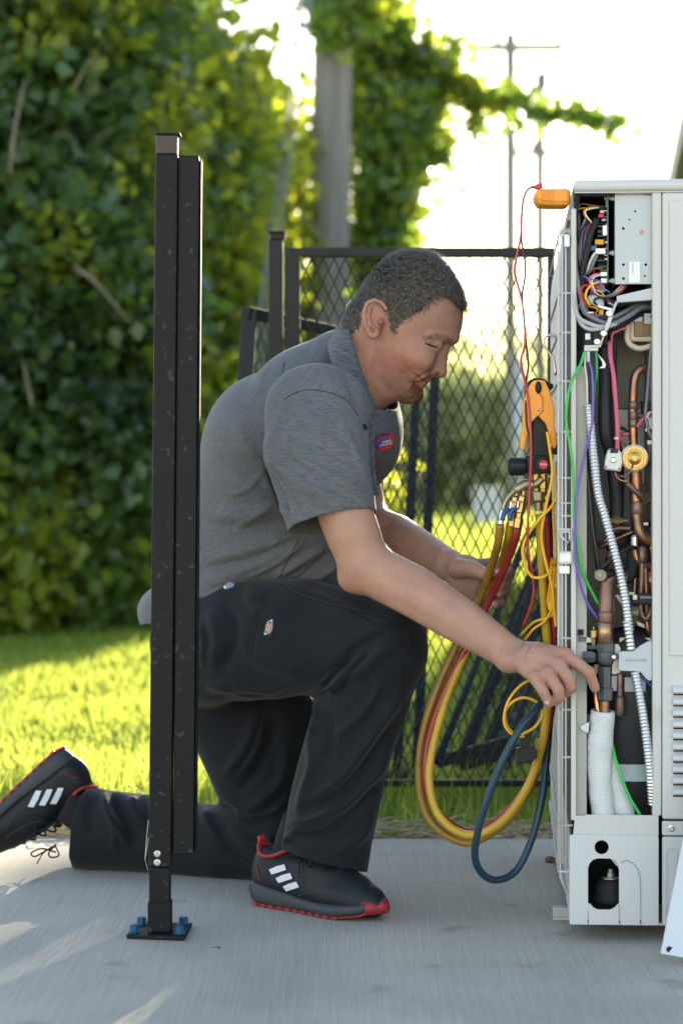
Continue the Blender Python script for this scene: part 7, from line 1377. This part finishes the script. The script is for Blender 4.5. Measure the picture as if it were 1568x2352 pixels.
if armsel.any(): strands('arm_hair', armsel, 1500, .006, .014, .00012, np.array([.7, 0, -.5]), .35, mat('arm_hair', (.30, .18, .10), .5), 9, mo)
fringe = ishead & (brow[:, 0] > 9)
bb_ = bvh(V, F)
lashes = snap(bb_, [(979, 789), (990, 794), (1004, 797)], .0008)
if len(lashes) > 2: mb = MB(); mb.tube(lashes, .0011, 5); mb.build('eyelash', M['hole'], mo)
p, n = onsurf(bb_, 996, 794.5, -.0004)
if p: mb = MB(); mb.ell(p, (.0052, .0012, .0016), Matrix.Rotation(math.radians(22), 3, 'Y'), 12, 8); mb.build('eye', mat('eye_dark', (.03, .022, .02), .15), mo, smooth=True)
mth = snap(bb_, [(951, 857), (962, 865), (972, 873), (979, 876)], .0001)
if len(mth) > 2: mb = MB(); mb.tube(mth, .0009, 5); mb.build('mouth_line', mat('mouth_line', (.13, .045, .04), .7), mo)
# finger nails
def nail(vx, vy, wd, ln, ang):
    p, n = onsurf(bb_, vx, vy, -.0012)
    if p: mb = MB(); R_ = n.to_track_quat('Z', 'Y').to_matrix() @ Matrix.Rotation(ang, 3, 'Z'); mb.ell(p, (wd, ln, .0018), R_, 14, 8); mb.build('finger_nail', mat('nail', (.62, .42, .36), .3, 0, .05, 40), mo, smooth=True)
nail(1256, 1616, .0045, .0055, .2); nail(1142, 1312, .0048, .0065, 1.4)
# brass ring glimpsed between the fingers
# ---- shoes
def shoe(origin, fwd_, up_, side_, parent, seed, showside=1, lace_loose=False):
    """local x heel->toe, y outward (shown side), z up"""
    o = np.array(origin, float); fx = np.array(fwd_, float); fx /= np.linalg.norm(fx); uz = np.array(up_, float); uz -= fx * (uz @ fx); uz /= np.linalg.norm(uz); sy = np.array(side_, float); sy -= fx * (sy @ fx) + uz * (sy @ uz); sy /= np.linalg.norm(sy)
    W = lambda q: o + np.outer(np.atleast_2d(q)[:, 0], fx) + np.outer(np.atleast_2d(q)[:, 1], sy) + np.outer(np.atleast_2d(q)[:, 2], uz)
    flip = np.dot(np.cross(fx, sy), uz) < 0
    sh = empty_part('shoe', parent, o)
    def emit(name, V_, F_, m, smooth=True):
        if flip: F_ = F_[:, ::-1]
        return npmesh(name, W(V_), F_, m, sh, smooth)
    wx = np.array([0, .02, .06, .11, .16, .20, .24, .27, .295, .302]); hwid = np.array([.020, .031, .034, .034, .040, .047, .047, .039, .020, .004]); cy = np.array([0, 0, 0, .001, .003, .004, .002, -.002, -.006, -.008])
    Su = SDF((-.02, -.065, .005), (.32, .065, .15), .0022)
    Su.chain([(.030, 0, .055), (.035, 0, .085)], [(.031, .030), (.029, .030)], 0, side=(0, 1, 0))
    Su.chain([(.035, 0, .045), (.10, .001, .045), (.16, .003, .040), (.21, .004, .036), (.25, .000, .032), (.278, -.004, .028)], [(.030, .034), (.032, .040), (.037, .038), (.043, .036), (.041, .032), (.030, .025)], .01, side=(0, 1, 0))
    Su.chain([(.035, 0, .066), (.10, 0, .068), (.15, .002, .064), (.20, .003, .056), (.24, .001, .048), (.268, -.003, .040)], [(.029, .045), (.031, .042), (.033, .048), (.036, .042), (.034, .034), (.026, .024)], .012, side=(0, 1, 0))
    Su.chain([(.040, 0, .090), (.075, 0, .110), (.105, 0, .115)], [.020, .020, .012], .01); Su.chain([(.016, 0, .09), (.010, 0, .112)], [.006, .004], .006)
    Su.ell((.062, 0, .146), (.046, .026, .044), None, .006, cut=True)
    V_, F_ = Su.mesh(2); upper = emit('upper', V_, F_, mat('shoe_upper', (.007, .008, .011), .5, 0, .25, 45, .3, 400, spec=.3))
    # sole outline
    def sole(name, z0, z1, grow, m, n=44, xs_=(0, .302), wav=0):
        ts = np.linspace(xs_[0], xs_[1], n // 2); ring = [(x, np.interp(x, wx, cy) + np.interp(x, wx, hwid) + grow) for x in ts] + [(x, np.interp(x, wx, cy) - np.interp(x, wx, hwid) - grow) for x in ts[::-1]]
        lv_ = 5; VV = []
        for j in range(lv_ + 1):
            f_ = j / lv_
            for i_, (x, y) in enumerate(ring):
                a0 = np.interp(x, *z0); a1 = np.interp(x, *z1); b_ = 1 + (.05 * math.sin(f_ * math.pi)) + (.012 * math.sin(x * 300 + f_ * 3) if wav else 0); yc = np.interp(x, wx, cy); VV.append((x + (x - .15) * .03 * math.sin(f_ * math.pi), yc + (y - yc) * b_, a0 + (a1 - a0) * f_))
        m2 = len(ring); FF = [(j * m2 + i, j * m2 + (i + 1) % m2, (j + 1) * m2 + (i + 1) % m2, (j + 1) * m2 + i) for j in range(lv_) for i in range(m2)]
        VVn = W(np.array(VV)); caps = [tuple(range(m2)), tuple(lv_ * m2 + i for i in range(m2))[::-1]]; 
        FF = [f_[::-1] for f_ in FF] + caps
        return npmesh(name, VVn, FF, m, sh, True)
    bz = ([0, .02, .06, .22, .27, .302], [.010, .003, .0015, .0015, .007, .020])
    sole('outsole', bz, ([0, .02, .06, .22, .27, .302], [.017, .0085, .006, .006, .012, .030]), -.001, mat('shoe_red', (.26, .010, .016), .5))
    sole('midsole', ([0, .02, .06, .22, .27, .302], [.0165, .0082, .0062, .0062, .012, .026]), ([-.0, .02, .08, .14, .20, .27, .302], [.046, .044, .036, .027, .024, .030, .040]), .0025, mat('midsole', (.026, .031, .038), .55, 0, .2, 60, .6, 90, stretch=(1, 1, 3)), wav=1)
    for k in range(11):
        x = .02 + k * .021; y = np.interp(x, wx, cy) + np.interp(x, wx, hwid) + .0005; mb = MB(); q = W((x, y, .0045))[0]; mb.box(q, (.011, .005, .0055), Matrix([[fx[0], sy[0], uz[0]], [fx[1], sy[1], uz[1]], [fx[2], sy[2], uz[2]]])); mb.build('lug', MATS['shoe_red'], sh)
    # red toe cap
    Sc = SDF((.262, -.05, .012), (.318, .045, .050), .0022); Sc.chain([(.262, -.003, .026), (.280, -.005, .024), (.292, -.007, .025)], [(.045, .024), (.036, .022), (.020, .018)], .006, side=(0, 1, 0)); Vc, Fc = Sc.mesh(2); Vc, Fc = keep(Vc, Fc, lambda c: (c[:, 0] < .272 + (c[:, 2] - .02) * .35) | (c[:, 2] > .043)); emit('toe_bumper', Vc, Fc, MATS['shoe_red'])
    tr_ = bvh(W(V_), F_)
    def on(x, z, lift=.0012):
        s0_ = W((x, .12, z))[0]; h = tr_.ray_cast(Vector(s0_), Vector(-sy)); 
        return (h[0] + Vector(sy) * lift) if h[0] else None
    for k in range(3):
        x0_ = .054 + k * .0185; z0_ = .078 - k * .0140
        cs = [on(x0_, z0_ - .004), on(x0_ + .008, z0_ - .0125), on(x0_ + .043, z0_ + .000), on(x0_ + .035, z0_ + .0095)]; ms_ = [on(x0_ + .016, z0_ + .0035), on(x0_ + .025, z0_ - .0065)]
        if all(c is not None for c in cs + ms_):
            nrm = sy * .0014; mb = MB(); mb.prism([Vector(c) for c in (cs[0], cs[1], ms_[1], cs[2], cs[3], ms_[0])], nrm); mb.build('stripe', mat('stripe_white', (.62, .64, .70), .45, 0, .1, 200, .6, 500), sh)
    # red lining round the opening
    loop = [(.008, 0, .122), (.018, .020, .108), (.035, .029, .099), (.060, .031, .100), (.085, .029, .110), (.104, .016, .120), (.112, 0, .124), (.104, -.016, .120), (.085, -.029, .110), (.060, -.031, .100), (.035, -.029, .099), (.018, -.020, .108)]
    mb = MB(); mb.tube([Vector(W(q)[0]) for q in loop], .0042, 8, closed=True, sub=4); mb.build('collar_lining', MATS['shoe_red'], sh, smooth=True)
    mb = MB(); mb.prism([Vector(W(q)[0]) for q in ((.010, .008, .105), (.004, .008, .128), (.007, .008, .132), (.014, .008, .110))], -sy * .016); mb.build('heel_tab', mat('tab_red', (.7, .02, .02), .5), sh)
    l_ = [on(.020, .080), on(.027, .066), on(.031, .052)]
    if all(l_): mb = MB(); mb.tube(l_, .0009, 5, sub=3); mb.build('piping', MATS['shoe_red'], sh)
    for ln in (((.128, .032), (.150, .040), (.185, .048), (.225, .050), (.262, .043)), ((.110, .082), (.130, .070), (.150, .052), (.160, .038)), ((.128, .098), (.150, .082), (.185, .070), (.215, .066))):
        l2 = [on(a_, b_, .0004) for a_, b_ in ln]
        if all(l2): mb = MB(); mb.tube(l2, .0009, 5, sub=4); mb.build('seam', mat('shoe_seam', (.02, .03, .045), .4), sh, smooth=True)
    # tongue and laces
    mb = MB(); lc = mat('lace', (.008, .008, .009), .8)
    for k in range(5):
        x = .124 + k * .021; z = .1275 - k * .0088; mb.tube([Vector(W(q)[0]) for q in ((x, .026, z - .014), (x + .004, .012, z - .002), (x + .006, -.012, z - .002), (x + .008, -.026, z - .014))], .0024, 6, sub=3)
        mb.tube([Vector(W(q)[0]) for q in ((x, -.026, z - .014), (x + .010, 0, z + .001), (x + .020, .026, z - .022))], .0022, 6, sub=3)
    mb.build('laces', lc, sh, smooth=True)
    mb = MB(); mb.ell(Vector(W((.118, 0, .122))[0]), (.008, .008, .008)); 
    mb.tube([Vector(W(q)[0]) for q in ((.118, .0, .110), (.135, .016, .112), (.155, .030, .100), (.150, .034, .090), (.128, .016, .104), (.118, 0, .108))], .0020, 6, sub=5); mb.tube([Vector(W(q)[0]) for q in ((.118, 0, .110), (.130, -.018, .112), (.150, -.032, .100), (.140, -.028, .094), (.118, 0, .108))], .0020, 6, sub=5); mb.tube([Vector(W(q)[0]) for q in ((.118, .0, .108), (.128, .030, .096), (.138, .043, .068))], .0018, 6, sub=5); mb.build('lace_bow', lc, sh, smooth=True)
    return sh
def empty_part(name, parent, loc):
    o = bpy.data.objects.new(name, None); o.empty_display_size = .03; COL.objects.link(o); o.parent = parent; o.location = Vector(loc) - wloc(parent); return o
hR = Vector((-.160, .225, 0)); tR = Vector((.077, .035, 0)); fR = (tR - hR); sR = Vector((fR.y, -fR.x, 0)).normalized()
shoe(hR, fR, (0, 0, 1), sR, mo, 1)
# trailing shoe: toes bent on the ground beyond the left edge, sole facing back
fL = Vector((-.72, -.05, -.69)); upL = Vector((.69, 0, -.72)); hL = Vector(A(136, 1708, .66))
shoe(hL + Vector((.0, 0, .0)), fL, upL, (0, -1, 0), mo, 2)
mb = MB(); mb.tube([P(*q) for q in ((128, 1958, .60), (95, 1950, .58), (72, 1960, .57), (80, 1968, .57), (105, 1955, .58), (128, 1944, .59))], .0018, 6, sub=5); mb.tube([P(*q) for q in ((128, 1945, .60), (135, 1965, .58), (118, 1970, .57), (112, 1960, .57), (128, 1940, .59))], .0018, 6, sub=5); mb.tube([P(*q) for q in ((120, 1945, .60), (98, 1962, .58), (85, 1985, .58))], .0015, 6, sub=5); mb.build('lace_bow', mat('lace', (.008, .008, .009), .8), mo, smooth=True)
# socks
mb = MB(); mb.tube([P(650, 1990, .186), P(658, 1950, .184), P(692, 1890, .165)], [.020, .026, .038], 16, sub=3); mb.build('sock', mat('sock', (.006, .006, .008), .9), mo, smooth=True)
mb = MB(); mb.tube([P(150, 1850, .64), P(190, 1872, .64), P(250, 1890, .64)], [.034, .040, .05], 16, sub=3); mb.build('sock', MATS['sock'], mo, smooth=True)
# ------------------------------------------------------------------ small things on the slab, final turns
u.rotation_euler = (0, 0, math.radians(-3.9))
mb = MB(); mb.ell(G(1262, 1982) + Vector((0, 0, .006)), (.012, .010, .008), None, 7, 5); mb.build('pebble', mat('pebble', (.13, .10, .08), .9, 0, .3, 60, .5, 80), label='small brown pebble on the concrete behind the mounting rail', cat='pebble')
mb = MB(); r = random.Random(4); c = G(500, 2180)
for k in range(4): a = r.random() * 6; mb.tube([c, c + Vector((math.cos(a) * .006, math.sin(a) * .008, .002)), c + Vector((math.cos(a + .6) * .012, math.sin(a + .6) * .014, .001))], .0006, 4)
mb.build('dry_leaf_scrap', mat('pebble', (.1, .1, .1)), label='tiny dry plant scrap on the concrete between post and shoe', cat='leaf')
